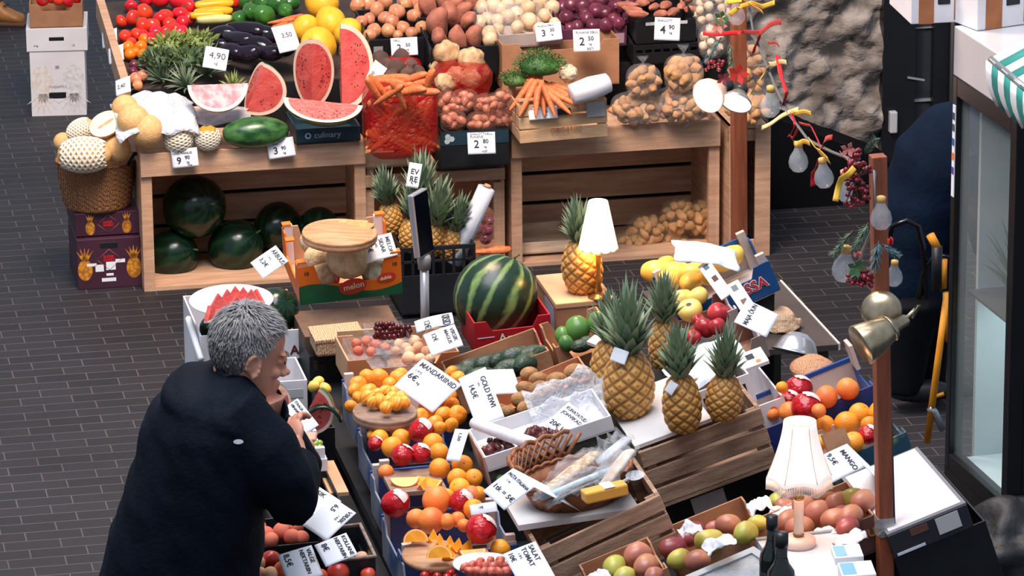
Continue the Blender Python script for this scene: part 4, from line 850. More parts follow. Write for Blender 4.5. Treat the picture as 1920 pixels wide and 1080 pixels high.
CHE = [ball('cherry', .013, .012, M('cherry_skin', (58, 12, 18), (84, 18, 24), 6, .08, rand=.2), .03, 1.2, 0, .003, n=12, nz=8)]
GRP = [ball('grape', .011, .013, M('green_grape', (150, 172, 78), (128, 150, 58), 6, .2, rand=.1), .02, 1, 0, n=12, nz=8)]
CTM = [ball('cherry_tomato', .016, .015, M('cherry_tomato_skin', (150, 22, 26), (190, 36, 30), 6, .12, rand=.12), .03, 1.2, 0, .003, n=14, nz=10)]
CTP = [ball('tomato_piece', .017, .013, M('cut_tomato', (216, 128, 104), (190, 74, 62), 40, .35), .18, 2.2, k, n=12, nz=8) for k in range(3)]
NMEL = [ball('netted_melon', .075, .07, M('netted_melon_skin', (216, 194, 156), (182, 158, 116), 38, .8, .4, 60), .015, 1, k, ribs=10, ribd=.035, nz=20, n=60) for k in range(2)]
RMEL = [ball('ribbed_melon', .062, .052, M('ribbed_melon_skin', (188, 186, 160), (140, 142, 118), 20, .7, .3, 60), .01, 1, 1, ribs=10, ribd=.09, nz=20, n=60)]
BOARD = M('cutting_board', (196, 148, 108), (166, 118, 82), 7, .6, .15, 50, stretch=(1, 7, 7)); BOARDD = M('worn_board', (156, 126, 106), (124, 98, 82), 7, .7, .2, 50, stretch=(1, 6, 6))
CLOTH = M('table_cloth', (16, 17, 21), (24, 24, 29), 5, .85)
def slab(name, X, L, W, t, mat, label=None, cat=None, kind=None):
    m = MB(); m.box(0, L, 0, W, -t, 0); o = m.build(name, mat); o.matrix_world = X
    return tag(o, label, cat) if label else o
# --- trestle tables under the fruit boxes
def table(X, L, W, h, label, drop=.55):
    o = E('market_table', X, label, 'table'); m = MB(); m.box(0, L, 0, W, -.03, 0); m.build('tabletop', CLOTH, o)
    m = MB(); m.box(.004, L-.004, .004, .012, -drop, -.03); m.box(.004, .012, .012, W-.012, -drop, -.03); m.box(L-.012, L-.004, .012, W-.012, -drop, -.03); m.build('black_skirt', CLOTH, o)
    for x in (.05, L-.1):
        for y in (.05, W-.1): m = MB(); m.box(x, x+.05, y, y+.05, -h+.002, -.03); m.build('leg', WOODD, o)
    return o
table(fr(776, 1140, .66), .50, 2.7, .66, 'long low market table with black skirt under the mandarin and orange boxes')
table(fr(596, 1185, .62), .285, 2.75, .62, 'narrow market table with black skirt on the man’s side'.replace('’', "'"), .4)
table(fr(1140, 1250, .60), 1.0, 2.8, .60, 'long market table under the sloping mango and apple boxes')
# --- watermelon carton behind the man's head
X = fr(375, 630, .78); L, _ = span(X, 577)
wc = tray(X, L, .48, .26, 'white melon carton with a dark drawing behind the grey haired head', 'box', None, 'melon_carton', WCARD, 'flat')
letter('ATI', .046, M('wine_print', (92, 24, 30)), wc, T(L*.835, -.0015, -.075) @ rotm('X', 90), bold=.001)
m = MB(); m.lathe([(0, 0), (.05, 0)], 20, T(L*.91, -.0012, -.145) @ rotm('X', 90) @ Matrix.Diagonal((1, .8, 1, 1))); m.build('melon_print', M('print_green', (34, 88, 40), (22, 56, 30), 30, .5), wc)
m = MB(); m.add([(L*.8, -.0013, -.19), (L*.96, -.0013, -.165), (L*.93, -.0013, -.21), (L*.82, -.0013, -.215)], [(0, 1, 2, 3)]); m.build('slice_print', M('print_red', (150, 30, 36)), wc)
m = MB(); [m.tube([(.075+.03*math.cos(a), -.001, -.055+.03*math.sin(a)) for a in [i*math.pi/10 for i in range(21)]], .0015, 4)]; m.build('ring_mark', MATS['grey_print'], wc)
m = MB(); m.box(-.04, -.03, -.05, .0, -.05, .03, rotm('X', 0)); 
o = E('white_frame_rail', Matrix.Identity(4), 'white metal edge rail at the left of the melon carton', 'rail'); m = MB(); m.tube([P(353, 597, .80), P(377, 674, .72)], .012, 6); m.build('rail_bar', M('white_paint', (222, 224, 226), rough=.4), o)
for x, y, h, r, lb in ((515, 584, .80, 46, 'dark watermelon in the white carton behind the hair'), (400, 616, .76, 27, 'watermelon at the front left of the white carton'), (445, 600, .73, 36, 'watermelon under the white plate')):
    p = P(x, y, h); tag(inst(WMS[0], p, r/scl(p)/.128, (.9, .4, .3), 'watermelon'), lb, 'watermelon', 'watermelons in the white carton')
pl = E('plate', Matrix.Translation(P(434, 574, .86)) @ rotm('X', 4), 'large white plate of watermelon slices behind the man', 'plate'); k = 79/scl(P(434, 574, .86)); m = MB(); m.lathe([(0, 0), (k*.7, 0), (k, .022), (k, .026), (k*.7, .006), (0, .006)], 40); m.build('dish', M('white_glaze', (230, 230, 234), rough=.25), pl)
for i, (x, y, yw, sp) in enumerate(((412, 574, .3, 25), (428, 566, .2, 20), (442, 560, .1, 15), (456, 562, .0, 10), (470, 566, -.1, 5), (400, 588, .9, 40), (416, 594, 1.0, 45), (478, 558, -.3, 0), (446, 578, .4, 20))):
    X = Matrix.Translation(P(x, y, .90)) @ Matrix.Rotation(yw, 4, 'Z') @ rotm('Y', 0) @ rotm('X', -14)
    o = E('watermelon_slice', X, f'red watermelon slice on the white plate, {["left of the fan", "second of the fan", "third of the fan", "fourth of the fan", "fifth of the fan", "front left corner piece", "small front piece", "upright spike at the right", "middle front piece"][i]}', 'watermelon slice', 'slices on the white plate'); s = .05 if i < 5 or i > 7 else .034
    m = MB(); m.prism([(-s, -s*.5), (s, -s*.5), (0, s*.9)], .02); m.build('flesh', FLESH, o, bev=.002)
    m = MB(); m.prism([(-s, -s*.5-.008), (s, -s*.5-.008), (s, -s*.5), (-s, -s*.5)], .02); m.build('rind', MATS['watermelon_rind_white'] if i % 2 else WMM, o)
# --- melon box, orange and green
ORC = M('orange_print', (236, 118, 34), (228, 104, 26), 5, .5); GRC = M('green_print', (36, 110, 62), (24, 82, 50), 4, .5); RDL = M('red_oval', (206, 60, 44))
X = fr(558, 502, .95, 7, 3.0); L, _ = span(X, 752)
mbx = tray(X, L, .37, .145, 'orange and green melon carton with tall corner tabs', 'box', None, 'melon_carton', CARDL, 'low', 'low', 'low', ORC, ORC, post=(.012, WCARD))
m = MB(); m.grid(lambda u, v: (u*L, -.0015, -.145+v*(.05+.025*math.sin(u*5.2+.9))), 24, 2, sm=False); m.build('green_swoosh', GRC, mbx)
for cx, cz, a, b in ((.52, -.095, .055, .03), (.85, -.075, .038, .018)):
    m = MB(); m.lathe([(0, 0), (1, 0)], 24, T(L*cx, -.003, cz) @ rotm('Y', -8) @ rotm('X', 90) @ Matrix.Diagonal((a*.9, b, 1, 1))); m.build('oval_badge', RDL, mbx)
    letter('melon' if a > .05 else 'dulcis', b*1.0, M('cream_print', (246, 214, 170)), mbx, T(L*cx-a*.62, -.005, cz-.004) @ rotm('Y', -8) @ rotm('X', 90), bold=.0006)
for xx in (.012, L-.042): letter('10', .018, INK, mbx, T(xx+.008, -.0015, -.028) @ rotm('X', 90), bold=.0005)
for i, (x, y) in enumerate(((0, 0), (L-.032, 0), (0, .34), (L-.032, .34), (-.01, .2))): m = MB(); m.box(x, x+.032, y, y+.03, .012, .018); m.build('corner_tab', ORC, mbx)
o = slab('wooden_case', fr(572, 632, .80), .34, .3, .13, M('brown_case', (112, 84, 66), (88, 66, 52), 8, .75), 'brown wooden case under the orange melon carton', 'box')
for i, (x, y, h, r, pr, lb) in enumerate(((606, 520, .88, 31, NMEL, 'netted beige melon at the front left of the orange carton'), (598, 488, .93, 30, NMEL, 'netted beige melon in the left middle of the orange carton'), (652, 484, .96, 40, NMEL, 'large netted melon right under the round board'), (705, 508, .90, 29, RMEL, 'grey ribbed melon at the right front of the orange carton'), (690, 490, .93, 28, NMEL, 'netted melon behind the grey ribbed one'), (588, 452, .97, 26, NMEL, 'netted melon at the back left corner of the orange carton'))):
    p = P(x, y, h); tag(inst(pr[i % len(pr)], p, r/scl(p)/max(v.co.x for v in pr[0].vertices), upish(.5), 'melon'), lb, 'melon', 'melons of the orange carton')
for i, (x, y) in enumerate(((632, 522), (648, 516), (662, 514), (628, 508))):
    o = inst(PEA[0], P(x, y, .89), (.55, .3, .3), lying(YAW, .4), 'melon_chunk'); o.data = o.data.copy(); o.data.materials[0] = FLESH; tag(o, f'red melon chunk between the melons, {["front left", "middle", "right", "upper left"][i]}', 'fruit chunk', 'red chunks in the orange carton')
def board(px, py, h, rpx, t, label, mat, tilt=(0, 0), groove=True):
    p = P(px, py, h); k = rpx/scl(p); o = E('round_board', Matrix.Translation(p) @ rotm('X', tilt[0]) @ rotm('Y', tilt[1]), label, 'cutting board'); m = MB()
    m.lathe([(0, -t), (k*.97, -t), (k, -t*.8), (k, -t*.5), (k*.985, -t*.42), (k, -t*.3), (k, -t*.15), (k*.98, 0), (k*.93, 0), (k*.915, -.003), (k*.89, -.003), (k*.875, 0), (0, 0)] if groove else [(0, -t), (k*.98, -t), (k, -t*.6), (k*.98, 0), (0, 0)], 40); m.build('wood', mat, o); return o
board(637, 434, 1.08, 71, .032, 'thick round wooden board lying on the melons', BOARD, (4, 2))
for i, (x, y, a) in enumerate(((662, 412, .4), (676, 416, .2))): q_ = wedge('melon_slice', .03, .055, 80, Matrix.Translation(P(x, y, 1.095)) @ Matrix.Rotation(a-.6, 4, 'Z') @ rotm('Y', 90) @ RZ(-40), f'orange melon slice on the round board, {["left", "right"][i]} one', 'slices on the round board', 0, MATS['melon_skin'], 'melon slice'); setmat(q_, 'flesh', MATS['orange_flesh']); setmat(q_, 'pale_rind', MATS['orange_flesh'])
UPN = (0, -.75, .66)
card((545, 468), (505, 525), (520, 458) , 1.0, 'tilted white card at the left of the orange carton', (), UPN, .1, group='price signs') if False else None
card((517, 460), (541, 490), (466, 488), .98, 'white tent card reading ARBUUS left of the orange carton', [('ARBUUS', .22, .12, .18, .002), ('1 KG', .09, .2, .42), ('3,2€', .2, .1, .66, .002)], UPN, .06, back=.0)
card((733, 436), (746, 478), (668, 446), 1.0, 'white card reading MELON on the right corner of the orange carton', [('MELON', .17, .12, .16, .002), ('SIDAR', .17, .12, .36, .002), ('1 KG', .09, .2, .52), ('6,5€', .2, .1, .72, .002)], UPN, .06)
# --- wicker lid, black crates, phone stand
X = fr(592, 640, .84, 0, 2); L, _ = span(X, 684); o = E('wicker_box', X, 'flat pale wicker box behind the peach tray', 'basket'); m = MB(); m.box(0, L, 0, .16, -.06, 0); m.build('woven_body', WICKL, o, bev=.01); m = MB(); m.box(-.003, L+.003, -.003, .163, -.012, .004); m.build('rim', WICKL, o, bev=.004)
X = fr(580, 668, .76); tray(X, .2, .3, .12, 'black plastic crate under the wicker box', 'crate', None, 'plastic_crate', BLACKP, 'grid')
pb = P(797, 604, .82); ps = E('phone_stand', Matrix.Translation(V((pb.x, pb.y, .662))), 'silver pole stand holding a dark payment phone above the fruit', 'stand'); ALU = M('aluminium', (190, 190, 192), rough=.3, metal=.7)
zt = PY(793, 478, pb.y).z-.662; m = MB(); m.tube([(0, 0, 0), (0, 0, zt-.03)], .0155, 14); m.build('pole', ALU, ps); m = MB(); m.lathe([(.022, zt-.05), (.024, zt-.01), (.018, zt)], 16); m.build('collar', M('grey_plastic', (150, 148, 150)), ps); m = MB(); m.lathe([(0, 0), (.14, 0), (.14, .008), (.02, .014), (0, .014)], 24); m.build('base_plate', BLACKP, ps)
zp = PY(790, 360, pb.y).z; ph = E('phone', Matrix.Translation(V((pb.x, pb.y, zt+.662))) @ Matrix.Rotation(1.12, 4, 'Z') @ rotm('X', -6), 'dark phone clamped upright on the silver pole', 'phone'); hh = zp-zt-.662
m = MB(); m.box(-.055, .055, -.012, .012, 0, hh); m.build('phone_case', ALU, ph, bev=.005); m = MB(); m.box(-.05, .05, .0125, .0135, .006, hh-.006); m.box(-.05, .05, -.0135, -.0125, .006, hh-.006); m.build('screen', M('black_screen', (10, 12, 18), rough=.08), ph)
# --- peach and cherry tray
X = fr(652, 677, .90, 0, 1.0); L, W = span(X, 862, 630)
tray(X, L, W, .10, 'brown cardboard tray of peaches in clear punnets', 'box', None, 'fruit_tray', CARDL, 'notch', fmat=M('tan_carton', (186, 116, 70), (170, 104, 62), 5, .6))
row_at(PEA, 'fuzzy pink peach', 'peach', [(672, 658, 10), (688, 640, 11), (704, 648, 12), (710, 636, 11), (668, 644, 10), (722, 652, 10), (696, 660, 10)], .885, 'of the left punnet')
row_at(PPE, 'pale fuzzy peach', 'peach', [(748, 646, 11), (762, 652, 10), (776, 640, 13), (784, 652, 12), (768, 660, 12), (766, 672, 14), (788, 674, 12), (800, 660, 12), (806, 674, 11), (742, 658, 9)], .885, 'of the right punnet')
for i, (x0, y0, x1, cy) in enumerate(((662, 672, 726, 634), (738, 684, 812, 634))): X = fr(x0, y0, .905, 0, 1); L, W = span(X, x1, cy); o = tray(X, L, W, .06, f'clear plastic punnet of peaches, {["left", "right"][i]} one', 'punnet', 'clear peach punnets', 'punnet', film('punnet_film', (225, 228, 232), .86, .1), 'flat', th=.002)
X = fr(700, 640, .93); L, W = span(X, 772, 606); tray(X, L, W, .05, 'clear box of dark cherries behind the peaches', 'punnet', None, 'punnet', MATS['punnet_film'], 'flat', th=.002)
row_at(CHE, 'dark cherry', 'cherry', [(704+8.5*i+rnd(-2, 2)+(4 if j % 2 else 0), 632-7.5*j+rnd(-1.5, 1.5)-.5*i, 6.2, .012*j) for j in range(4) for i in range(8 - (j == 3)*4) for _ in (0,)], lambda x, y: .91, 'of the cherry box')
tag(slab('cardboard_divider', fr(868-235, 622, .88), .30, .012, .10, CARDL), 'brown cardboard flap behind the cherries', 'cardboard')
card((847, 586), (852, 608), (776, 596), 1.0, 'curved white card behind the cherries, upper of two', [('KIRSID', .3, .12, .2, .003), ('12€', .22, .3, .7, .002)], (0, -.6, .8), .25)
card((852, 608), (869, 648), (794, 628), .98, 'white card over the cherry tray, lower of two', [('VIRSIK', .18, .12, .15, .002), ('MAGUS', .16, .12, .34, .002), ('12€', .2, .1, .72, .002)], (0, -.6, .8), .16)
# --- boxes of mandarins and oranges, printed side panels face the aisle
BPR = M('blue_grey_print', (64, 96, 140), (142, 148, 162), 7, .5, contrast=(.35, .6)); PINKC = M('pinkish_board', (206, 184, 172), (190, 166, 156), 5, .8)
BX = []
for i, (ax, ay, h, b, cy, lb) in enumerate(((688, 806, .88, 868, 712, 'blue rimmed box of mandarins with a round board on it, farthest of the left row'), (710, 884, .86, 868, 804, 'blue rimmed box of oranges and red netted fruit, second in the left row'), (732, 962, .84, 915, 884, 'blue rimmed box of oranges with cut wedges, third in the left row'), (752, 1042, .82, 972, 966, 'blue rimmed box of big oranges, fourth in the left row'), (784, 1118, .80, 1010, 1046, 'blue box at the bottom edge holding tomatoes, nearest in the left row'))):
    X = fr(ax, ay, h, 0, 1); L, W = span(X, b, cy)
    o = tray(X, L, W, .13, lb, 'box', 'blue fruit boxes of the left row', 'fruit_box', PINKC, 'notch', 'notch', 'flat', NAVYC if i < 3 else BLUEC, BPR, post=(.03, PINKC)); BX.append((X, L, W))
    m = MB(); m.box(-.001, L+.001, W-.012, W+.001, -.004, .006); m.build('blue_rim', BLUEC, o)
hm_ = slope(.885, 700, 0, 0)
row_at(MAN, 'bright mandarin', 'mandarin', [(672, 722, 17), (690, 708, 17), (710, 710, 19), (746, 712, 17), (752, 702, 14), (664, 732, 14), (690, 735, 18), (730, 722, 15), (722, 738, 14), (672, 745, 12), (658, 762, 12), (846, 698, 13), (858, 708, 13), (838, 742, 18), (820, 752, 17), (848, 760, 14), (808, 775, 16), (830, 778, 17), (858, 778, 17), (790, 780, 15), (800, 762, 14), (815, 795, 17), (772, 800, 15), (846, 797, 14), (706, 802, 14), (740, 802, 13), (768, 788, 15), (824, 802, 12)], lambda x, y: .92-(y-720)*.0002, 'of the mandarin box', s=1.05)
board(722, 770, .955, 61, .03, 'dark round wooden board on the mandarins carrying peeled segments', BOARDD, (3, 2))
SEG = M('mandarin_flesh', (252, 180, 72), (244, 148, 44), 30, .35, sss=.0)
for i, (x, y, a) in enumerate(((690, 745, .2), (706, 740, .9), (722, 734, 2.0), (738, 736, 2.6), (752, 748, 3.0), (712, 752, 1.2), (728, 752, .4), (744, 756, 2.2), (698, 754, .7), (724, 764, 1.6), (735, 746, 1.0), (758, 754, 2.4))):
    p = P(x, y, .985); o = inst(ball('mandarin_segment', .024, .026, SEG, .05, 1.6, i, n=40, nz=12, ribs=9, ribd=.16), p, rnd(.8, 1.1), (rnd(0, 1), rnd(0, 1), a), 'mandarin_piece'); pile(o, 'peeled mandarin piece', 'mandarin piece', 'peeled mandarins on the dark board', 'on the dark board')
def nettag(o, sp=None):
    m = MB(); m.grid(lambda u, v: (.051*math.sin(.2+u*1.1)*math.cos(v*1.8), .051*math.sin(.2+u*1.1)*math.sin(v*1.8), .047*math.cos(.2+u*1.1)+.003), 6, 6)
    q = m.build('paper_wrap', M('net_label', (226, 206, 200), (176, 70, 66), 30, .35, contrast=(.5, .62)), o); q['label'] = 'white printed wrapper'
hb2 = lambda x, y: .90
row_at(ORA, 'orange', 'orange', [(712, 822, 17), (752, 822, 18), (735, 838, 20), (812, 832, 20), (823, 848, 18), (700, 815, 12)], hb2, 'in the second blue box', s=1.02, rot=lambda: upish(1.2))
row_at(REDN, 'red netted grapefruit with wrapper', 'grapefruit', [(790, 808, 25, .03), (755, 854, 22, .02), (788, 850, 20, .02), (704, 832, 15)], hb2, 'of the second blue box', rot=lambda: (rnd(.3, .7), rnd(-.3, .3), rnd(-1, .2)), after=nettag)
row_at(ORA, 'bright orange', 'orange', [(824, 879, 20), (867, 873, 20), (857, 897, 19), (888, 896, 17), (862, 916, 20), (838, 930, 14)], lambda x, y: .895, 'of the third blue box', s=1.02, rot=lambda: upish(1.2))
row_at(GRF, 'blushed grapefruit', 'grapefruit', [(724, 885, 15), (884, 930, 20)], .88, 'of the third blue box', rot=lambda: upish(1))
b3 = BX[2]; slab('wooden_board', fr(735, 925, .875, 0, 1), .17, .2, .014, BOARDD, 'small wooden board with orange wedges in the third blue box', 'cutting board')
OFL = M('orange_flesh_cut', (248, 170, 48), (238, 148, 30), 40, .3); OPITH = M('orange_pith', (250, 226, 184))
def owedge(x, y, h, rot, s, label, grp='orange wedges'):
    o = E('orange_wedge', Matrix.Translation(P(x, y, h)) @ rot, label, 'orange wedge', grp); n = 14; r = .042*s
    for nm, q0, q1, mt in (('peel', .93, 1, MATS['orange_skin']), ('flesh', 0, .88, OFL), ('pith', .88, .93, OPITH)):
        m = MB()
        if nm == 'peel': m.grid(lambda u, v: (r*math.sin(math.pi*v)*math.cos(1.1*u), r*math.sin(math.pi*v)*math.sin(1.1*u), -r*math.cos(math.pi*v)), 6, n)
        for w in (0, 1.1): m.grid(lambda u, v: tuple((q0+(q1-q0)*u)*c for c in (r*math.sin(math.pi*v)*math.cos(w), r*math.sin(math.pi*v)*math.sin(w), -r*math.cos(math.pi*v))), 3, n, sm=False)
        m.build(nm, mt, o)
    return o
FACE = lambda a, b=0: Matrix.Rotation(a, 4, 'Z') @ rotm('Y', 90) @ Matrix.Rotation(b, 4, 'Z')
for i, (x, y, a, b, lb) in enumerate(((758, 895, .1, -1.2, 'left orange wedge lying on the small board'), (795, 900, 1.3, -.5, 'middle orange wedge standing on the small board'), (806, 896, -.5, -.9, 'right orange wedge standing on the small board'))): owedge(x, y, .895, FACE(a, b), 1.05, lb)
row_at(GRF, 'big blushed orange', 'orange', [(818, 938, 28, .03), (780, 972, 19), (808, 976, 26), (838, 978, 16), (858, 974, 15), (870, 985, 13)], lambda x, y: .86, 'of the fourth blue box', rot=lambda: upish(1.2))
row_at(ORA, 'orange', 'orange', [(888, 955, 20), (898, 925, 14)], .885, 'under the white cards', rot=lambda: upish(1))
row_at(REDN, 'red netted grapefruit with wrapper', 'grapefruit', [(742, 944, 27, .0), (866, 940, 24, .02), (902, 993, 30, .03)], lambda x, y: .875, 'of the fourth blue box', rot=lambda: (rnd(.2, .5), rnd(-.3, .3), rnd(-1, .2)), after=nettag)
board(815, 1038, .845, 62, .016, 'light wooden board of orange wedges near the bottom edge', BOARD, (5, 2), False)
for i, (x, y, a, b) in enumerate(((780, 1016, .2, 1.6), (808, 1000, 1.4, -.6), (822, 1008, 1.5, -.6), (842, 1012, 1.5, -.5), (854, 1016, 1.3, -.5), (872, 1018, 1.2, -.5), (838, 1028, 1.4, -.7), (886, 1030, .2, -.9), (824, 1046, .1, 1.6))):
    owedge(x, y, .868, FACE(a, b), .92, f'peeled-back orange wedge on the bottom board, {["lying far left", "first upright", "second upright", "third upright", "fourth upright", "last upright", "in the front middle", "flat at the right", "lying in front"][i]}')
row_at(ORA, 'deep orange', 'orange', [(938, 1030, 20), (905, 1042, 14)], .84, 'right of the bottom board')
# plate of cut tomatoes, cherry tomatoes
pl = E('plate', Matrix.Translation(P(906, 1066, .845)), 'small white plate of cut tomato pieces at the bottom edge', 'plate'); k = 57/scl(P(906, 1066, .845)); m = MB(); m.lathe([(0, 0), (k*.6, 0), (k, .014), (k, .018), (k*.6, .005), (0, .005)], 36); m.build('dish', MATS['white_glaze'], pl)
row_at(CTM, 'cut tomato piece', 'tomato piece', [(872+13*i+rnd(-2, 2), 1062-3*(i % 2)+rnd(-2, 2), 10) for i in range(7)]+[(880+14*i, 1072+rnd(-2, 2), 10) for i in range(6)]+[(920, 1052, 9), (938, 1052, 9), (900, 1053, 8)], .87, 'on the small plate', grp='tomato pieces on the small plate')
for o in [o for o in C.objects if o.get('group') == 'tomato pieces on the small plate']: o.data = R.choice(CTP)
row_at(CTM, 'dark red cherry tomato', 'tomato', [(808, 1072, 9), (828, 1070, 9), (845, 1076, 9), (820, 1082, 9), (796, 1080, 9), (838, 1084, 9), (855, 1084, 8)], .82, 'at the bottom edge')
# signs of the left row
UPS = (0, -.55, .83)
card((793, 672), (866, 722), (735, 719), .99, 'white card reading MANDARIINID on the mandarins', [('MANDARIINID', .2, .06, .16, .0025), ('1 KG', .09, .08, .36), ('6€', .22, .05, .56, .003), ('kg', .1, .3, .62)], UPS, .1)
card((910, 688), (946, 782), (866, 728), .99, 'white tent card reading GOLD KIWI in front of the avocados', [('GOLD KIWI', .26, .14, .22, .004), ('1 KG', .1, .2, .42), ('14,5€', .26, .2, .68, .004)], (-.25, -.6, .76), .05, back=.0)
card((962, 692), (978, 738), (911, 689), .985, 'blank rear half of the gold kiwi tent card', (), (.35, -.5, .8), .05)
card((880, 806), (862, 866), (844, 832), .96, 'small white card leaning between the boxes and the white tray', [('1,50', .3, .1, .5)], (-.5, -.6, .6), .1)
card((962, 878), (1002, 914), (894, 908), 1.12, 'white tent card reading PASTA ITALIANA beside the lattice basket', [('PASTA ITALIANA', .15, .06, .18, .002), ('1 tk', .09, .2, .36), ('1tk = 5€', .2, .06, .68, .003)], UPS, .1, back=.35)
card((880, 948), (930, 940), (872, 968), .94, 'small curled white card lying over the dark netted grapefruit', [('10€', .3, .3, .4)], (0, -.7, .7), .3)
card((1004, 1015), (1046, 1090), (944, 1040), .93, 'white card reading SALAT TOMAT at the bottom edge', [('SALAT', .2, .04, .2, .003), ('TOMAT', .2, .04, .42, .003), ('1 KG', .1, .12, .6), ('10€', .2, .04, .82, .003)], UPS, .08)
# ================================================================ FRONT STALL, sloping middle and right
RL = 17
def rtray(ax, ay, h, bx_, W, dep, label, roll=RL, pitch=0, yaw=0, **k):
    X = fr(ax, ay, h, pitch, roll, yaw); L, _ = span(X, bx_)
    c = [X @ V(q) for q in ((.02, .02, -dep-.003), (L-.02, .02, -dep-.003), (L-.02, W-.02, -dep-.003), (.02, W-.02, -dep-.003))]; m = MB()
    if min(q.z for q in c) > .63:
        m.add(c+[V((q.x, q.y, .602)) for q in c], [(0, 1, 2, 3), (7, 6, 5, 4), (0, 4, 5, 1), (1, 5, 6, 2), (2, 6, 7, 3), (3, 7, 4, 0)])
        tag(m.build('riser_block', CLOTH), 'dark cloth covered riser under the '+' '.join(label.split()[:10]), 'riser')
    return tray(X, L, W, dep, label, **k), X, L
# big watermelon on its red carton
RDC = M('red_carton', (170, 22, 36), (150, 16, 30), 5, .45)
X = fr(888, 606, .97, 0, 3); L, _ = span(X, 1032)
o = tray(X, L, .26, .115, 'red carton under the huge striped watermelon', 'box', None, 'fruit_tray', RDC, 'low', th=.007, mat=None) if False else tray(X, L, .26, .115, 'red carton under the huge striped watermelon', 'box', None, 'fruit_tray', RDC, 'notch')
m = MB(); m.box(.01, L*.26, -.0018, 0, -.058, -.055); m.build('pale_line', MATS['pale_print'], o)
letter('Amora', .046, INK, o, T(L*.30, -.003, -.066) @ rotm('X', 90), bold=.0022); letter('Amora', .046, M('cream_letter', (236, 214, 180)), o, T(L*.30+.001, -.006, -.065) @ rotm('X', 90), bold=.0004)
WBIG = ball('watermelon', .140, .150, WML, .02, .8, 3, .006, .004, nz=80, n=200, pat=lambda w, i: mottled(w, i, 80))
p = P(928, 557, .985); o = inst(WBIG, p, 80/scl(p)/.143, Matrix.Rotation(.5, 4, 'Y') @ rotm('X', -18) @ rotm('Z', 40), 'watermelon'); tag(o, 'huge striped watermelon resting on the red carton', 'watermelon')
m = MB(); m.tube([(0, 0, .145), (.003, 0, .155), (.012, 0, .165)], .005, 6); m.build('stem', GRN, o)
# wooden lamp box with pineapple and lit lamp
X = fr(1042, 570, 1.0, 0, 1.5); L, _ = span(X, 1152); LAMPX = X; 
o = E('wooden_box', X, 'plain wooden box carrying the lit table lamp and a pineapple', 'box'); m = MB(); m.box(0, L, 0, .34, -.02, 0); m.build('lid', CARDL, o, bev=.003); m = MB(); m.box(.004, L-.004, .004, .336, -.16, -.02); m.build('body', CARD, o)
m = MB(); m.box(.002, .003, .05, .2, -.12, -.03); m.build('blue_label', M('pale_blue_label', (150, 170, 190)), o)
pineapple(P(1096, 548, 1.0), 97, 'pineapple beside the lit table lamp on the wooden box', (2, -5), .95, 1.02, .3, 0)
BRASS = M('brass', (196, 150, 84), (150, 104, 56), 20, .3, metal=.85)
def lamp_shade_mat(name, col, e): return M(name, col, rough=.7, emit=e)
SH1 = lamp_shade_mat('lit_shade', (255, 234, 202), 1.5)
lp = P(1122, 560, 1.0); lm = E('table_lamp', Matrix.Translation(lp), 'lit table lamp with plain cone shade and brass foot', 'lamp', 'table lamps'); k = scl(lp)
def up_(y): return (560-y)/k/.955
m = MB(); m.lathe([(.034, 0), (.036, .006), (.02, .014), (.01, .02), (.014, .03), (.008, .05), (.012, .07), (.007, .09), (.01, up_(480)), (.006, up_(470))], 20); m.build('brass_stem', BRASS, lm)
m = MB(); zb, zt = up_(466), up_(378); m.lathe([(36/k, zb), (36.6/k, zb+.003), (18/k, zt-.003), (17/k, zt)], 48, None, 0, lambda r, z, w, i: (r*(1+.012*math.sin(w*36)), z), None, False); s_ = m.build('lamp_shade', SH1, lm, thick=.002)
m = MB(); m.lathe([(36.8/k, zb-.001), (36.8/k, zb+.006)], 40, cap=False); m.lathe([(17.6/k, zt-.006), (17.4/k, zt+.001)], 40, cap=False); m.build('shade_trim', M('cream_trim', (236, 206, 160)), s_)
def plight(loc, e, col, rad=.02):
    l = bpy.data.lights.new('lamp_bulb', 'POINT'); l.energy = e; l.color = lin(col)[:3]; l.shadow_soft_size = rad
    o = bpy.data.objects.new('lamp_bulb', l); C.objects.link(o); o.location = loc; return o
plight(lp+UP*(zb+.03), 2.2, (255, 196, 130))
# avocado cartons
o, X, L = rtray(852, 722, .90, 1030, .25, .11, 'brown carton of avocados behind the gold kiwi card', 17, front='low', side='notch', group='brown cartons of the middle row', back='flat')
row_at(AVO, 'dark green avocado', 'avocado', [(866, 705, 20), (892, 690, 19), (920, 682, 18), (938, 676, 16), (962, 690, 17), (988, 680, 18), (972, 668, 18), (1000, 664, 16), (945, 696, 15), (908, 706, 17)], slope(.885, 860), 'of the avocado carton', rot=lambda: lying(YAW+.3, .6), s=1.12)
o, X, L = rtray(1040, 652, .99, 1150, .26, .10, 'brown carton of green mangoes beside the pineapples', 14, front='low', side='notch', group='brown cartons of the middle row')
GMAN = [ball('green_mango', .044, .052, [M('green_mango_skin', (96, 138, 62), (60, 104, 48), 5, .3, rand=.1), BRN], .03, 1.2, k) for k in range(2)]
row_at(GMAN, 'glossy green mango', 'mango', [(1082, 620, 25), (1124, 608, 22), (1056, 630, 16), (1062, 644, 14)], slope(1.0, 1060), 'of the green mango carton', rot=lambda: upish(.6))
row_at(AVO, 'dark avocado', 'avocado', [(1092, 648, 13), (1108, 642, 12)], 1.0, 'of the green mango carton', rot=lambda: lying(YAW, .3))
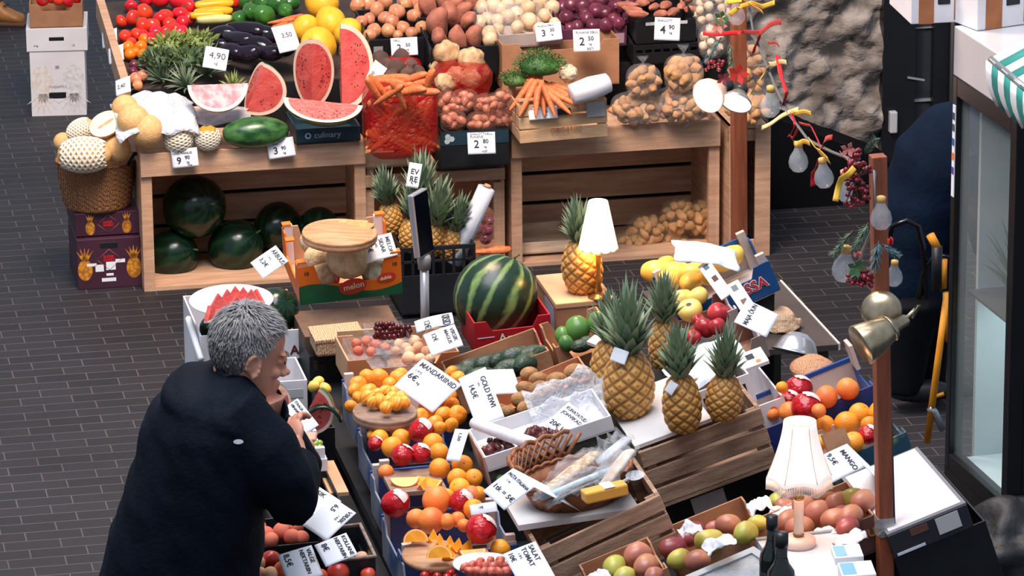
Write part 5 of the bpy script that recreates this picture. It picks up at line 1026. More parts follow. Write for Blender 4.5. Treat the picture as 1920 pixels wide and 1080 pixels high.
# kiwi tray with orange lining
ORL = M('orange_lining', (226, 138, 62), (206, 116, 46), 20, .6)
o, X, L = rtray(935, 778, .91, 1112, .22, .07, 'shallow tray of kiwis lined with orange paper', 19, group='brown cartons of the middle row', base=ORL)
row_at(KIW, 'brown fuzzy kiwi', 'kiwi', [(992, 702, 15), (1010, 712, 15), (1044, 712, 15), (1078, 697, 16), (985, 728, 14), (1012, 730, 16), (1040, 726, 13), (980, 750, 16), (1008, 744, 13), (985, 765, 14), (908, 772, 11), (934, 770, 14), (950, 772, 12), (1030, 735, 12), (1072, 716, 10)], slope(.93, 930, 0, .32), 'of the kiwi tray', rot=lambda: lying(YAW+.3, .8))
for o in [o for o in C.objects if o.data and o.data.name.startswith('kiwi')][::4]:
    m = MB(); m.lathe([(0, .0), (.007, 0)], 10, Matrix.Translation((.0, -.0262, 0)) @ rotm('X', 90)); m.build('fruit_sticker', PAPER, o)
# white carton of raisins with bag, roll and label
WPR = M('dark_berry_print', (30, 30, 36), (60, 66, 52), 45, .5, kind='voronoi', contrast=(.2, .6))
o, X, L = rtray(908, 858, .95, 1146, .27, .05, 'white carton of dried berries with plastic roll across it', 15, mat=WCARD, group=None)
m = MB(); m.box(.0, L*.98, .004, .26, -.135, -.052); q = m.build('printed_base', WPR, o)
m = MB(); m.lathe([(0, 0), (.014, 0)], 14, T(.03, .002, -.085) @ rotm('X', 90)); m.build('green_dot', M('dot_green', (120, 180, 110)), o)
m = MB(); m.box(-.004, -.001, .0, .26, -.13, -.0); m.build('end_panel', M('brown_end', (158, 104, 74), (200, 180, 170), 12, .6), o)
RAI = M('dried_berry', (96, 34, 32), (66, 22, 26), 30, .4)
rp = [ball('dried_berry', .010, .013, RAI, .25, 2.4, k, n=10, nz=7) for k in range(3)]
row_at(rp, 'wrinkled dried berry', 'dried berry', [(rnd(985, 1045), 0, 7) for _ in range(26)], 0, 'x') if False else None
for k, (cx, cy, n) in enumerate(((1015, 815, 26), (935, 834, 14))):
    for i in range(n):
        x = cx+rnd(-32, 32)*(.8 if k else 1); y = cy+rnd(-11, 11)-.15*(x-cx); p = P(x, y, .935+(x-908)/590*.27)
        pile(inst(rp[i % 3], p, rnd(.9, 1.4)), 'dark red dried berry', 'dried berry', 'dried berries in the white carton', ['right of the plastic roll', 'left of the plastic roll'][k])
a = P(888, 793, .985); b = P(1004, 834, 1.0); o = E('film_roll', Matrix.Translation(a) @ (b-a).to_track_quat('Z', 'X').to_matrix().to_4x4(), 'white plastic bag roll lying across the dried berries', 'roll'); ln = (b-a).length
m = MB(); m.lathe([(.008, 0), (.018, .001), (.020, .02), (.021, ln-.02), (.019, ln), (.007, ln)], 20, None, 0, lambda r, z, w, i: (r*(1+.06*noise.noise(V((math.cos(w)*2, math.sin(w)*2, z*16)))), z)); m.build('film', M('milky_film', (226, 226, 230), (210, 210, 216), 20, .35), o)
X = fr(1078, 768, 1.0, 18, 14); o = E('plastic_bag', X, 'crumpled clear plastic bag in the white carton beside the label card', 'bag'); m = MB()
m.grid(lambda u, v: ((u-.5)*.28, (v-.4)*.16, .012+.045*noise.noise(V((u*5, v*5, 7)))+.02*noise.noise(V((u*12, v*12, 3)))+.05*v*v), 26, 20); m.build('film', film('milky_bag', (228, 232, 238), .5, .25), o)
card((1066, 754), (1108, 786), (1028, 800), 1.02, 'white label card reading 20€ in the carton of dried berries', [('KUIVATATUD', .16, .1, .16, .001), ('JOHVIKAD', .16, .1, .34, .001), ('20€ kg', .22, .05, .8, .002)], (-.1, -.6, .8), .08)
# grapes-like punnet strip between boxes
# white board and basket with packed goods
WB_ = M('white_board', (214, 210, 206), (200, 194, 190), 4, .5)
X = fr(972, 985, .93, 0, 4); L, _ = span(X, 1200); tag(slab('white_board', X, L, .30, .018, WB_), 'white board under the lattice basket', 'board')
LAT = M('lattice_wicker', (150, 92, 54), (112, 64, 36), 30, .5)
bp_ = P(1090, 940, .95)+HY*.03; bk = E('lattice_basket', Matrix.Translation(bp_) @ Matrix.Rotation(.28, 4, 'Z') @ rotm('Y', -8), 'oval brown lattice basket of cellophane packs', 'basket'); k = scl(bp_); a_, b_ = 112/k, .135
m = MB(); hgt = .085
m.lathe([(0, .004), (.72, .004), (.76, .0), (.84, .03), (.93, hgt-.012)], 56, Matrix.Diagonal((a_, b_, 1, 1)), 0, lambda r, z, w, i: (r*(1+.018*math.sin(26*w+math.pi*i)), z)); m.build('woven_body', LAT, bk, thick=.004)
m = MB(); 
for ph_ in (0, math.pi/14):
    m.tube([(a_*.96*math.cos(w), b_*.96*math.sin(w), hgt-.006+.006*math.sin(14*w+ph_*14)) for w in [i*2*math.pi/112 for i in range(113)]], .006, 6, caps=False)
m.build('rim', LAT, bk)
m = MB()
for i in range(13):
    for sg in (1, -1):
        w0 = math.radians(70+i*9)+.25; pts = [(a_*1.0*math.cos(w0+sg*t*.32), b_*1.05*math.sin(w0+sg*t*.32)+.03*t, hgt+.055*t) for t in (0, .33, .66, 1)]; m.tube(pts, .0065, 6, flat=.5)
m.tube([(a_*1.04*math.cos(math.radians(62+i*5)+.25), b_*1.12*math.sin(math.radians(62+i*5)+.25)+.03, hgt+.058+.006*math.sin(i*1.6)) for i in range(27)], .008, 8); m.build('lattice_back', LAT, bk)
KRAFT = M('beige_food', (216, 196, 164), (180, 146, 108), 60, .6, kind='voronoi')
CELLO = film('cellophane', (214, 218, 222), .84, .08)
def pack(x0, y0, x1, y1, h0, h1, wd, th, core, label, cat='food pack', amp=.02):
    a, b = P(x0, y0, h0), P(x1, y1, h1); X = (b-a).normalized(); z = X.cross(V((0, 1, 0))).normalized(); z = -z if z.z < 0 else z; y = z.cross(X); ln = (b-a).length
    o = E('food_pack', mat3(a, X, y, z), label, cat, 'packs in the lattice basket'); m = MB()
    m.grid(lambda u, v: (ln*(u*1.12-.06), wd*(v-.5)*1.25*(1 if .06 < u < .94 else .8), th*1.5*math.sin(math.pi*v)*math.sin(math.pi*min(1, max(0, u)))+amp*noise.noise(V((u*9, v*7, x0)))), 26, 14); m.build('cellophane', CELLO, o)
    m = MB(); m.lathe([(0, 0), (wd*.34, .01), (wd*.4, ln*.5), (wd*.36, ln*.95), (0, ln)], 16, rotm('Y', 90) @ Matrix.Diagonal((th/wd*1.1, 1, 1, 1))); m.build('contents', core, o); return o
pack(1020, 925, 1120, 848, 1.02, 1.06, .075, .03, KRAFT, 'clear pack of pale noodles at the back of the basket')
pack(1010, 936, 1150, 878, 1.02, 1.08, .028, .022, M('blue_tube', (150, 184, 200), (190, 212, 222), 10, .3), 'pale blue tube pack lying in the basket')
pack(1030, 944, 1158, 886, 1.03, 1.08, .02, .016, M('dark_stick', (60, 62, 64), (90, 92, 94), 8, .35), 'dark stick with rings in the basket')
pack(1130, 912, 1180, 846, 1.06, 1.12, .085, .03, M('white_food', (222, 214, 204), (196, 176, 150), 30, .5), 'crumpled clear pack with white paper at the basket right end', amp=.035)
pack(1120, 870, 1178, 822, 1.05, 1.10, .07, .03, M('grey_film_core', (176, 182, 188), (206, 210, 214), 20, .3), 'crumpled cellophane bag behind the basket', amp=.04)
X = mat3(P(1100, 940, 1.05), (P(1172, 910, 1.075)-P(1100, 940, 1.05)).normalized(), V((-.2, .98, 0)), V((0, 0, 1))); o = E('cheese_pack', X, 'yellow cheese wedge in the lattice basket', 'cheese', 'packs in the lattice basket'); ln = (P(1172, 910, 1.075)-P(1100, 940, 1.05)).length
m = MB(); m.box(0, ln, 0, .05, -.012, .024); m.build('cheese', M('cheese_yellow', (232, 172, 74), (222, 156, 60), 10, .35), o, bev=.006); m = MB(); m.box(ln*.45, ln*.7, .0, .051, .0245, .0255); m.build('pack_label', PAPER, o)
sp_ = E('spoon', Matrix.Translation(P(1190, 893, 1.08)) @ Matrix.Rotation(.9, 4, 'Z') @ rotm('X', 20), 'clear plastic scoop at the right end of the basket', 'scoop'); m = MB(); m.lathe([(0, -.008), (.02, -.004), (.03, .004)], 20, Matrix.Diagonal((1.3, .7, 1, 1))); m.tube([(-.03, 0, .002), (-.09, 0, -.004)], .005); m.build('scoop_body', film('clear_plastic', (226, 232, 236), .45, .06), sp_)
# slatted crates and pineapple platform
def slat_crate(ax, ay, h, bx_, W, dep, roll, label, slats=3, skip=()):
    X = fr(ax, ay, h, 0, roll); L, _ = span(X, bx_); o = E('slatted_crate', X, label, 'crate', 'weathered slatted crates'); sh = dep/slats
    for i in range(slats):
        z = -sh*(i+1)+.009; m = MB(); m.box(0, L, 0, .012, z, z+sh-.012); m.build('front_slat', WOODD, o, bev=.003)
        m = MB(); m.box(0, L, W-.012, W, z, z+sh-.012); m.build('back_slat', WOODD, o)
        for x in (0, L-.012): m = MB(); m.box(x, x+.012, .012, W-.012, z, z+sh-.012); m.build('side_slat', WOODD, o)
    for x in (.013, L-.043):
        for y in (.012, W-.036): m = MB(); m.box(x, x+.03, y, y+.024, -dep, -.005); m.build('corner_post', WOODD, o)
    m = MB(); m.box(0, L, 0, W, -dep-.002, -dep+.008); m.build('bottom', WOODD, o); return o, X, L
o, X1, L1 = slat_crate(1197, 848, .97, 1426, .42, .20, 17, 'weathered slatted crate holding up the pineapple board, upper of two')
m = MB(); m.box(-.004, L1*.62, .016, .46, .004, .016); q = m.build('white_board', WB_); q.matrix_world = X1; tag(q, 'white board under the three front pineapples', 'board')
slat_crate(1008, 1033, .90, 1237, .34, .19, 22, 'weathered slatted crate in front of the basket board, lower of two')
def pl_(x, y, dy=.1): return PN(x, y, X1 @ V((0, 0, .017)), X1.col[2].xyz)
pineapple(pl_(1180, 778), 118, 'largest pineapple with barcode tag on the white board, left front', (2, -1), 1.2, 1.06, .5, 0)
pineapple(pl_(1148, 745), 108, 'pineapple half hidden behind the largest one with barcode', (2, -2), .95, .95, 1.3, 0)
pineapple(pl_(1282, 808), 105, 'middle pineapple with white tape on the board, leaning slightly left', (2, -4), 1.12, 1.0, 2, 1)
pineapple(pl_(1356, 785), 82, 'smallest pineapple at the right end of the board', (3, 2), 1.3, 1.1, 3, 0)
pineapple(P(1244, 690, 1.0), 90, 'pineapple standing behind the front three, in shade', (3, 0), 1.2, .9, 3, 1)
o = card((1152, 650), (1180, 660), (1152, 678), 1.21, 'small barcode tag on the largest pineapple', (), (-.2, -.8, .4), .1, group=None, name='barcode_tag')
m = MB(); [m.box(.004+i*.004, .0055+i*.004+(.001 if i % 3 == 0 else 0), -.035, -.005, .004, .005) for i in range(9)]; 
card((1258, 712), (1272, 722), (1262, 745), 1.18, 'strip of white tape on the middle pineapple', (), (-.3, -.8, .3), .2, group=None, name='tape_strip')
X = fr(1290, 742, 1.03, 0, 17); L, _ = span(X, 1404); o = tray(X, L, .22, .10, 'white slotted plastic crate behind the small pineapple', 'crate', None, 'plastic_crate', WCARD, 'flat')
m = MB(); [m.box(.02+i*.022, .03+i*.022, -.0015, 0, -.055, -.028) for i in range(8)]; m.build('slots', BLACKP, o)
# black void crate with white label beneath
X = fr(1250, 975, .74, 0, 17); L, _ = span(X, 1470); o = tray(X @ T(0, .1, 0), L, .4, .14, 'black plastic crate under the slatted crate with a white label', 'crate', None, 'plastic_crate', BLACKP, 'flat')
m = MB(); m.box(L*.26, L*.54, -.0015, 0, -.075, -.006); m.build('paper_label', M('grey_paper', (206, 204, 202)), o)
# --- right row: mango-melon box, apples, white trays
OSB = M('blue_carton', (22, 84, 140), (16, 66, 118), 5, .4)
o, X, L = rtray(1262, 572, 1.0, 1442, .30, .115, 'bright blue carton of yellow fruit at the back right', 22, mat=CARDG, fmat=OSB, front='notch', side='low', post=(.03, CARDG), smat=OSB)
m = MB(); m.box(0, L, .292, .302, -.01, .008); m.build('blue_rim', OSB, o)
letter('OSSA', .052, M('letter_edge', (236, 230, 230)), o, T(L*.56, -.0016, -.062) @ rotm('X', 90), bold=.003); letter('OSSA', .052, M('red_letter', (206, 44, 46)), o, T(L*.56, -.0042, -.062) @ rotm('X', 90), bold=.0008)
YF = [ball('yellow_mango', .040, .055, [M('yellow_mango_skin', (246, 206, 98), (240, 186, 76), 6, .35, rand=.05), BRN], .04, 1.2, k, bend=.3) for k in range(2)]
row_at(YF, 'yellow mango', 'mango', [(1232, 510, 22), (1256, 522, 20), (1248, 500, 20), (1294, 530, 20), (1272, 512, 22), (1298, 512, 20), (1316, 500, 20), (1352, 488, 22), (1372, 480, 20), (1330, 520, 16)], slope(1.0, 1240, 0, .38), 'of the blue carton', rot=lambda: lying(YAW+.35, .5))
sheet('wrapping_paper', 1326, 468, 1.17, 125, 30, 'white wrapping paper folded back over the yellow mangoes', PAPER, .006, 4, .03, 'paper', 0, None, 20, -14)
o, X, L = rtray(1262, 624, 1.0, 1382, .20, .08, 'printed white carton of yellow apples', 18, mat=M('brown_inner', (120, 80, 66), rough=.7), smat=WCARD, fmat=CARDG, side='notch', front='low', group='white apple cartons')
YAP = [ball('yellow_apple', .040, .037, [M('yellow_apple_skin', (236, 206, 112), (226, 190, 90), 5, .3, rand=.05), BRN], .03, 1.2, k, .014, .005, taper=-.05, stem=1) for k in range(2)]; RAP = [ball('red_apple', .040, .037, [M('red_apple_skin', (150, 30, 42), (178, 52, 54), 8, .25, stretch=(1, 1, .3), rand=.12), BRN], .03, 1.2, k, .014, .005, stem=1) for k in range(2)]
row_at(YAP, 'yellow apple', 'apple', [(1280, 560, 21), (1308, 556, 21), (1294, 582, 24), (1268, 575, 18)], slope(1.02, 1270), 'of the apple carton', rot=lambda: upish(.7))
o, X, L = rtray(1290, 682, 1.0, 1432, .20, .08, 'printed white carton of red apples', 18, mat=MATS['brown_inner'], smat=WCARD, fmat=CARDG, side='notch', front='low', group='white apple cartons')
row_at(RAP, 'dark red apple', 'apple', [(1348, 588, 22), (1322, 614, 21), (1344, 612, 17), (1300, 632, 15), (1310, 600, 13)], slope(1.02, 1300), 'of the red apple carton', rot=lambda: upish(.7))
row_at(YAP, 'pale apple', 'apple', [(1150, 642, 18), (1158, 660, 14)], .97, 'left of the tall pineapple crown', rot=lambda: upish(.7))
X = fr(1106, 634, 1.05, 0, 17); 
o = E('printed_carton_side', mat3(P(1100, 640, 1.06), (P(1150, 712, .97)-P(1100, 640, 1.06)).normalized(), V((.35, .9, .2)).normalized(), V((-.4, -.3, .85)).normalized()), 'white printed carton side left of the tall pineapple', 'box'); m = MB(); m.box(0, (P(1150, 712, .97)-P(1100, 640, 1.06)).length, 0, .045, -.012, 0); m.build('panel', WCARD, o)  # one side panel only, no whole carton
def strip(x0, y0, x1, y1, h0, h1, wd, label, tilt=0):  # builds a single carton side panel
    a, b = P(x0, y0, h0), P(x1, y1, h1); X = (b-a).normalized(); y = V((.55, .6, .5)); z = X.cross(y).normalized(); z = -z if z.dot(V((0, -.6, .8))) < 0 else z; y = z.cross(X)
    o = E('printed_carton_side', mat3(a, X, y, z), label, 'box', 'printed carton side panels'); ln = (b-a).length; m = MB(); m.box(0, ln, 0, wd, -.006, 0); m.build('panel', WCARD, o, bev=.002)
    m = MB(); m.box(ln*.08, ln*.2, wd*.3, wd*.7, 0, .0012); m.build('logo_print', M('slate_print', (70, 90, 100)), o); m = MB(); m.box(ln*.42, ln*.56, wd*.35, wd*.75, 0, .0012); m.build('cherry_print', M('dark_spot_print', (70, 48, 44)), o); return o
strip(1308, 500, 1352, 562, 1.12, 1.09, .045, 'white printed carton side between yellow and red apples')
strip(1358, 536, 1408, 612, 1.16, 1.08, .05, 'white printed carton side right of the red apples')
card((1402, 585), (1434, 612), (1378, 662), 1.12, 'white card hung on the apple cartons reading MAJA ÕUN', [('MAJA ÕUN', .14, .08, .2, .002), ('3,5€', .2, .1, .6, .002)], (.1, -.55, .8), .08, mat=PAPER) if False else None
card((1376, 604), (1400, 562), (1420, 662), 1.13, 'white card hung on the apple cartons reading MAJA ÕUN', [('MAJA ÕUN', .2, .08, .3, .002)], (.1, -.6, .8), .08)
X = fr(1330, 688, 1.07, 22, 20, 10); o = E('paper_roll', X, 'large white printed paper sheet among the apples and pineapples', 'paper'); m = MB(); m.grid(lambda u, v: ((u-.5)*.26, (v-.5)*.16, .03*math.sin(u*3.4)+.02*noise.noise(V((u*5, v*5, 2)))), 20, 14); m.build('sheet', M('printed_paper', (226, 226, 230), (200, 204, 212), 24, .5), o)
o, X, L = rtray(1410, 766, 1.0, 1470, .34, .10, 'white carton with orange dot print right of the small pineapple', 17, mat=WCARD, front='flat', side='flat', group='white apple cartons')
m = MB(); m.lathe([(0, 0), (.012, 0)], 16, T(L*.6, -.0015, -.03) @ rotm('X', 90)); m.build('orange_dot', M('dot_orange', (232, 120, 50)), o)
X = fr(1392, 694, 1.08, 12, 17); o = E('carton', X, 'white printed carton flap above the pomelo box', 'box', 'white apple cartons'); m = MB(); m.box(0, .09, 0, .09, -.012, 0); m.build('flap', WCARD, o); m = MB(); m.box(.03, .055, .04, .07, 0, .0015); m.build('black_square_print', INK, o); m = MB(); m.lathe([(0, .0015), (.009, .0015)], 14, T(.06, .018, 0)); m.build('orange_dot', MATS['dot_orange'], o)
# side table with straw basket lids, bowl
TB = M('table_brown', (70, 60, 56), (56, 48, 46), 4, .7)
st = P(1462, 527, .88); en = P(1572, 646, .88); y = (st-en).normalized(); xx = V((-y.y, y.x, 0))*1; xx = V((y.y, -y.x, 0))
o = E('side_table', mat3(en, xx, y, UP), 'dark side table with a thin pale edge behind the blue boxes', 'table'); ln = (st-en).length; m = MB(); m.box(-.5, 0, 0, ln, -.02, 0); m.build('tabletop', TB, o); m = MB(); m.box(0, .007, 0, ln, -.02, .004); m.build('pale_edge', M('pale_edge', (206, 196, 186)), o)
for (a, b) in ((-.45, .05), (-.06, .05), (-.45, ln-.1), (-.06, ln-.1)): m = MB(); m.box(a, a+.04, b, b+.04, -.88, -.02); m.build('leg', TB, o)
STRAW = M('straw', (226, 190, 154), (190, 148, 112), 60, .7, .6, 90, kind='wave')
p = P(1464, 606, .90); k = scl(p); o = E('straw_lid', Matrix.Translation(p) @ rotm('X', 12), 'pale straw basket lid on the side table', 'basket_lid'); m = MB(); m.lathe([(0, .05), (.03, .048), (.045, .03), (.05, .008), (38/k, 0)], 40, None, 0, lambda r, z, w, i: (r*(1+.05*math.sin(w*7)*(i == 4)), z+.006*math.sin(w*7)*(i == 4))); m.build('woven_straw', STRAW, o, thick=.004)
p = P(1492, 662, .90); k = scl(p); o = E('metal_bowl', Matrix.Translation(p) @ rotm('X', -20) @ rotm('Y', 14), 'upturned shiny metal bowl on the side table', 'bowl'); m = MB(); m.lathe([(0, .07), (.03, .066), (.055, .045), (.072, .012), (.076, .004), (.084, .0)], 36); m.build('bowl_body', M('bowl_steel', (206, 206, 210), rough=.22, metal=.8), o, thick=.003)
p = P(1524, 690, .90); o = E('straw_lid', Matrix.Translation(p) @ rotm('X', 14), 'brown woven straw lid beside the metal bowl', 'basket_lid'); m = MB(); m.lathe([(0, .03), (.04, .028), (.06, .01), (.075, .0)], 36); m.build('woven_straw', M('straw_brown', (206, 156, 118), (160, 110, 78), 60, .7, .6, 90, kind='wave'), o, thick=.004)
# pomelo and orange boxes
o, X, L = rtray(1432, 806, .95, 1640, .27, .115, 'blue carton of pomelos and red netted fruit on the right', 19, mat=PINKC, fmat=NAVYC, smat=BLUEC, front='flat', side='notch', group='blue cartons of the right row')
m = MB(); m.box(0, L, .262, .272, -.006, .008); m.build('blue_rim', BLUEC, o); m = MB(); m.box(L-.012, L, .16, .23, 0, .085); m.build('raised_tab', PINKC, o)
hp = slope(.97, 1440, 0, .36)
row_at(REDN, 'red netted grapefruit with wrapper', 'grapefruit', [(1498, 730, 27), (1512, 764, 30), (1478, 755, 24)], hp, 'of the pomelo carton', rot=lambda: (rnd(.2, .5), rnd(-.3, .3), rnd(-1, .2)), after=nettag)
row_at(GRF, 'big orange pomelo', 'pomelo', [(1480, 772, 20), (1550, 744, 22), (1590, 729, 22), (1535, 770, 14), (1448, 775, 15)], hp, 'of the pomelo carton', rot=lambda: upish(1))
tag(inst(ORA[0], P(1466, 726, 1.06), .45, upish(1), 'orange'), 'small orange beside the blue print panel', 'orange')
o, X, L = rtray(1528, 880, .93, 1700, .27, .12, 'dark printed carton of oranges behind the tall post', 19, mat=PINKC, fmat=M('leaf_print', (40, 76, 96), (150, 160, 90), 14, .5, contrast=(.5, .7)), smat=MATS['leaf_print'], side='notch', group='blue cartons of the right row')
ho = slope(.96, 1540, 0, .36)
row_at(ORA, 'glossy orange', 'orange', [(1546, 798, 20), (1587, 794, 23), (1612, 776, 21), (1648, 772, 20), (1541, 830, 16), (1556, 780, 14), (1600, 830, 21), (1630, 796, 16)], ho, 'of the right orange carton', s=1.02, rot=lambda: upish(1.2))
row_at(REDN, 'red netted grapefruit with wrapper', 'grapefruit', [(1628, 816, 21)], ho, 'behind the tall post', rot=lambda: (.4, 0, -.5), after=nettag)
# mango cartons
MANG = [ball('mango', .050, .064, [M('mango_skin', (206, 144, 102), (152, 82, 76), 2.6, .35, rand=.14, contrast=(.3, .7)), BRN], .04, 1.2, k, bend=.15) for k in range(2)]
MANY = [ball('mango', .048, .062, [M('yellow_green_mango', (206, 184, 92), (164, 164, 72), 3, .35, rand=.08), BRN], .04, 1.2, k, bend=.2) for k in range(2)]
MANR = [ball('mango', .050, .062, [M('wine_mango', (126, 48, 62), (150, 80, 70), 3, .3, rand=.1), BRN], .04, 1.2, k, bend=.15) for k in range(2)]
GM = 'mangoes of the right cartons'; BRC = 'brown mango cartons'
BPRT = M('dark_brown_print', (92, 62, 58), (110, 76, 66), 8, .6)
o, X, L = rtray(1452, 1042, .90, 1640, .30, .11, 'brown carton of reddish mangoes under the fringed lamp', 19, front='flat', side='notch', fmat=BPRT, group=BRC)
letter('GENUS', .035, M('tan_print', (176, 130, 88)), o, T(L*.66, -.0016, -.05) @ rotm('X', 90), bold=.001)
hq = slope(.91, 1460, 0, .34)
def grp_m(pr, desc, spots, h, where): row_at(pr, desc, 'mango', spots, h, where, rot=lambda: lying(YAW+.4, .9), grp=GM)
WR = 'of the carton under the fringed lamp'
grp_m(MANG, 'blushed mango', [(1530, 912, 24), (1506, 952, 25), (1536, 960, 22), (1478, 978, 22), (1574, 944, 22), (1596, 970, 23), (1566, 975, 23), (1620, 940, 22), (1500, 990, 22), (1546, 925, 20), (1472, 950, 16)], hq, WR); grp_m(MANY, 'yellowish mango', [(1462, 940, 20), (1600, 936, 22), (1508, 905, 20)], hq, WR); grp_m(MANR, 'dark red mango', [(1590, 990, 22), (1580, 965, 18), (1484, 938, 18)], hq, WR)
o, X, L = rtray(1270, 1052, .90, 1432, .26, .11, 'brown carton of mangoes in white paper, middle of the mango row', 19, front='flat', side='notch', group=BRC)
hq2 = slope(.91, 1270, 0, .34); WR = 'of the middle mango carton'
grp_m(MANR, 'wine red mango', [(1304, 1000, 23), (1262, 1028, 22), (1290, 1010, 16)], hq2, WR); grp_m(MANG, 'orange mango', [(1366, 984, 20), (1308, 1050, 20), (1340, 990, 14)], hq2, WR); grp_m(MANY, 'yellow mango', [(1398, 998, 22), (1330, 1016, 24), (1274, 1048, 20), (1420, 980, 15)], hq2, WR)
o, X, L = rtray(1120, 1118, .86, 1252, .26, .11, 'brown carton of mangoes at the bottom edge below the slatted crate', 19, front='flat', side='notch', group=BRC)
hq3 = slope(.875, 1130, 0, .34); WR = 'of the bottom mango carton'
grp_m(MANY, 'green yellow mango', [(1152, 1064, 23), (1172, 1082, 20)], hq3, WR); grp_m(MANG, 'orange red mango', [(1196, 1040, 25), (1212, 1062, 24), (1226, 1080, 18)], hq3, WR)
for i, (x, y, w_, lb) in enumerate(((1470, 952, 60, 'at the left of the carton under the lamp'), (1530, 1000, 70, 'below the mangoes under the lamp'), (1345, 1012, 60, 'in the middle mango carton'), (1420, 940, 44, 'between the two mango cartons'), (1290, 985, 40, 'behind the wine red mangoes'), (1118, 1078, 50, 'in the bottom mango carton'), (1590, 1005, 60, 'right of the dark red mangoes'))):
    sheet('tissue_paper', x, y, (.93+(x-1130)/580*.33)-.0 if x < 1440 else .93+(x-1460)/580*.34, w_, 22, f'crumpled white tissue paper {lb}', M('tissue', (222, 220, 222), (206, 204, 208), 6, .7), .012, i*3, .02, 'tissue paper', 0, 'white tissue papers', 0, 19)
card((1588, 832), (1622, 876), (1544, 882), 1.1, 'white tent card reading MANGO leaning on the mango cartons', [('MANGO', .2, .14, .25, .003), ('9,5€', .2, .06, .62, .002)], (.1, -.55, .82), .1, back=.35)
o = E('cardboard_prop', Matrix.Translation(P(1565, 826, 1.04)) @ Matrix.Rotation(.8, 4, 'Z') @ rotm('X', 60), 'folded brown cardboard behind the mango card', 'cardboard'); m = MB(); m.box(-.05, .05, -.03, .03, 0, .006); m.build('flap', CARD, o); m = MB(); m.box(.05, .056, -.03, .03, -.06, .006); m.build('folded_flap', CARD, o)
# white lidded carton on black crate, far right front
X = fr(1676, 1000, .98, 0, 19); L, _ = span(X, 1812); 
W = .50; o = E('lidded_carton', X, 'large white lidded carton tilted on black crates right of the post', 'box'); m = MB(); m.box(-.02, L, 0, W, -.075, -.004); m.build('body', M('charcoal_carton', (40, 40, 46), rough=.6), o); m = MB(); m.box(-.02, L, 0, W, -.004, .004); m.build('lid', M('grey_edge', (120, 120, 124)), o); m = MB(); m.box(-.01, L-.012, .012, W-.012, .004, .0065); m.build('white_sheet', WCARD, o)
m = MB(); m.box(L*.55, L*.86, -.002, 0, -.06, -.008); m.build('side_label', M('cream_label', (206, 200, 194)), o); m = MB(); m.box(L*.2, L*.44, -.002, .004, -.03, -.008); m.build('hand_hole', M('brown_hole', (110, 70, 52)), o); m = MB(); m.box(-.01, L*.34, -.002, 0, -.072, -.064); m.build('white_line', PAPER, o)
X = X @ T(-.02, .02, -.082); o = tray(X, L+.06, .5, .2, 'black plastic crate under the white lidded carton', 'crate', None, 'plastic_crate', BLACKP, 'flat')
X = fr(1690, 1180, .58); L, _ = span(X, 1880); o = E('black_cabinet', X, 'black cabinet standing right of the wooden post', 'cabinet'); m = MB(); m.box(0, L, 0, .5, -.578, 0); m.build('body', BLACKP, o); m = MB(); m.box(L*.1, L*.9, -.004, 0, -.5, -.05); m.build('door', BLACKP, o)
# glass display and small things at the bottom
DG = M('display_grey', (150, 158, 162), (132, 140, 146), 5, .35)
X = fr(1420, 1014, .97, 0, 2); L, _ = span(X, 1566)
o = E('glass_display', X, 'white topped glass display box at the bottom edge under the bottles', 'display case'); m = MB(); m.box(0, L, -.62, 0, -.02, 0); m.build('white_top', M('display_top', (206, 212, 216), (196, 204, 210), 3, .25), o); m = MB(); m.box(-.004, L+.004, -.003, .012, -.02, .006); m.build('rear_trim', DG, o)
m = MB(); m.box(0, L, -.62, 0, -.95, -.02); m.build('body', DG, o)
o = E('scale_frame', mat3(P(1294, 1086, .96), (P(1404, 1012, 1.02)-P(1294, 1086, .96)).normalized(), V((-.4, .9, .1)).normalized(), V((0, -.2, 1)).normalized()), 'grey framed glass lid propped beside the display box', 'glass lid'); m = MB(); ln = (P(1404, 1012, 1.02)-P(1294, 1086, .96)).length
m.box(0, ln, 0, .025, -.015, 0); m.box(ln-.025, ln, -.3, 0, -.015, 0); m.build('frame', DG, o); m = MB(); m.box(0, ln-.025, -.3, 0, -.01, -.006); m.build('pane', film('pane_glass', (200, 210, 214), .6, .05), o)
BOT = M('bottle_glass', (14, 18, 16), (22, 26, 22), 5, .08, coat=.5)
def bottle(px, py, h, rpx, topy, label):
    p = P(px, py, h); k = scl(p); r = rpx/k; tz = (py-topy)/k/.945; o = E('bottle', Matrix.Translation(p), label, 'bottle', 'dark bottles'); n = tz-.10
    m = MB(); m.lathe([(r*.9, 0), (r, .006), (r, n-.03), (r*.92, n-.01), (r*.55, n+.012), (r*.42, n+.03), (r*.42, tz-.035)], 24); m.build('glass', BOT, o); m = MB(); m.lathe([(r*.44, tz-.04), (r*.48, tz-.038), (r*.48, tz), (0, tz)], 20); m.build('cap', M('black_cap', (22, 22, 24), rough=.35), o)
    m = MB(); m.lathe([(r*1.003, .03), (r*1.003, n-.06)], 20); m.build('label', M('dark_label', (26, 30, 26), (120, 112, 90), 60, .5, contrast=(.6, .75)), o)
bottle(1446, 1120, .97, 23, 966, 'dark glass bottle at the back left'); bottle(1464, 1140, .97, 27, 998, 'dark glass bottle in front with bright highlight')
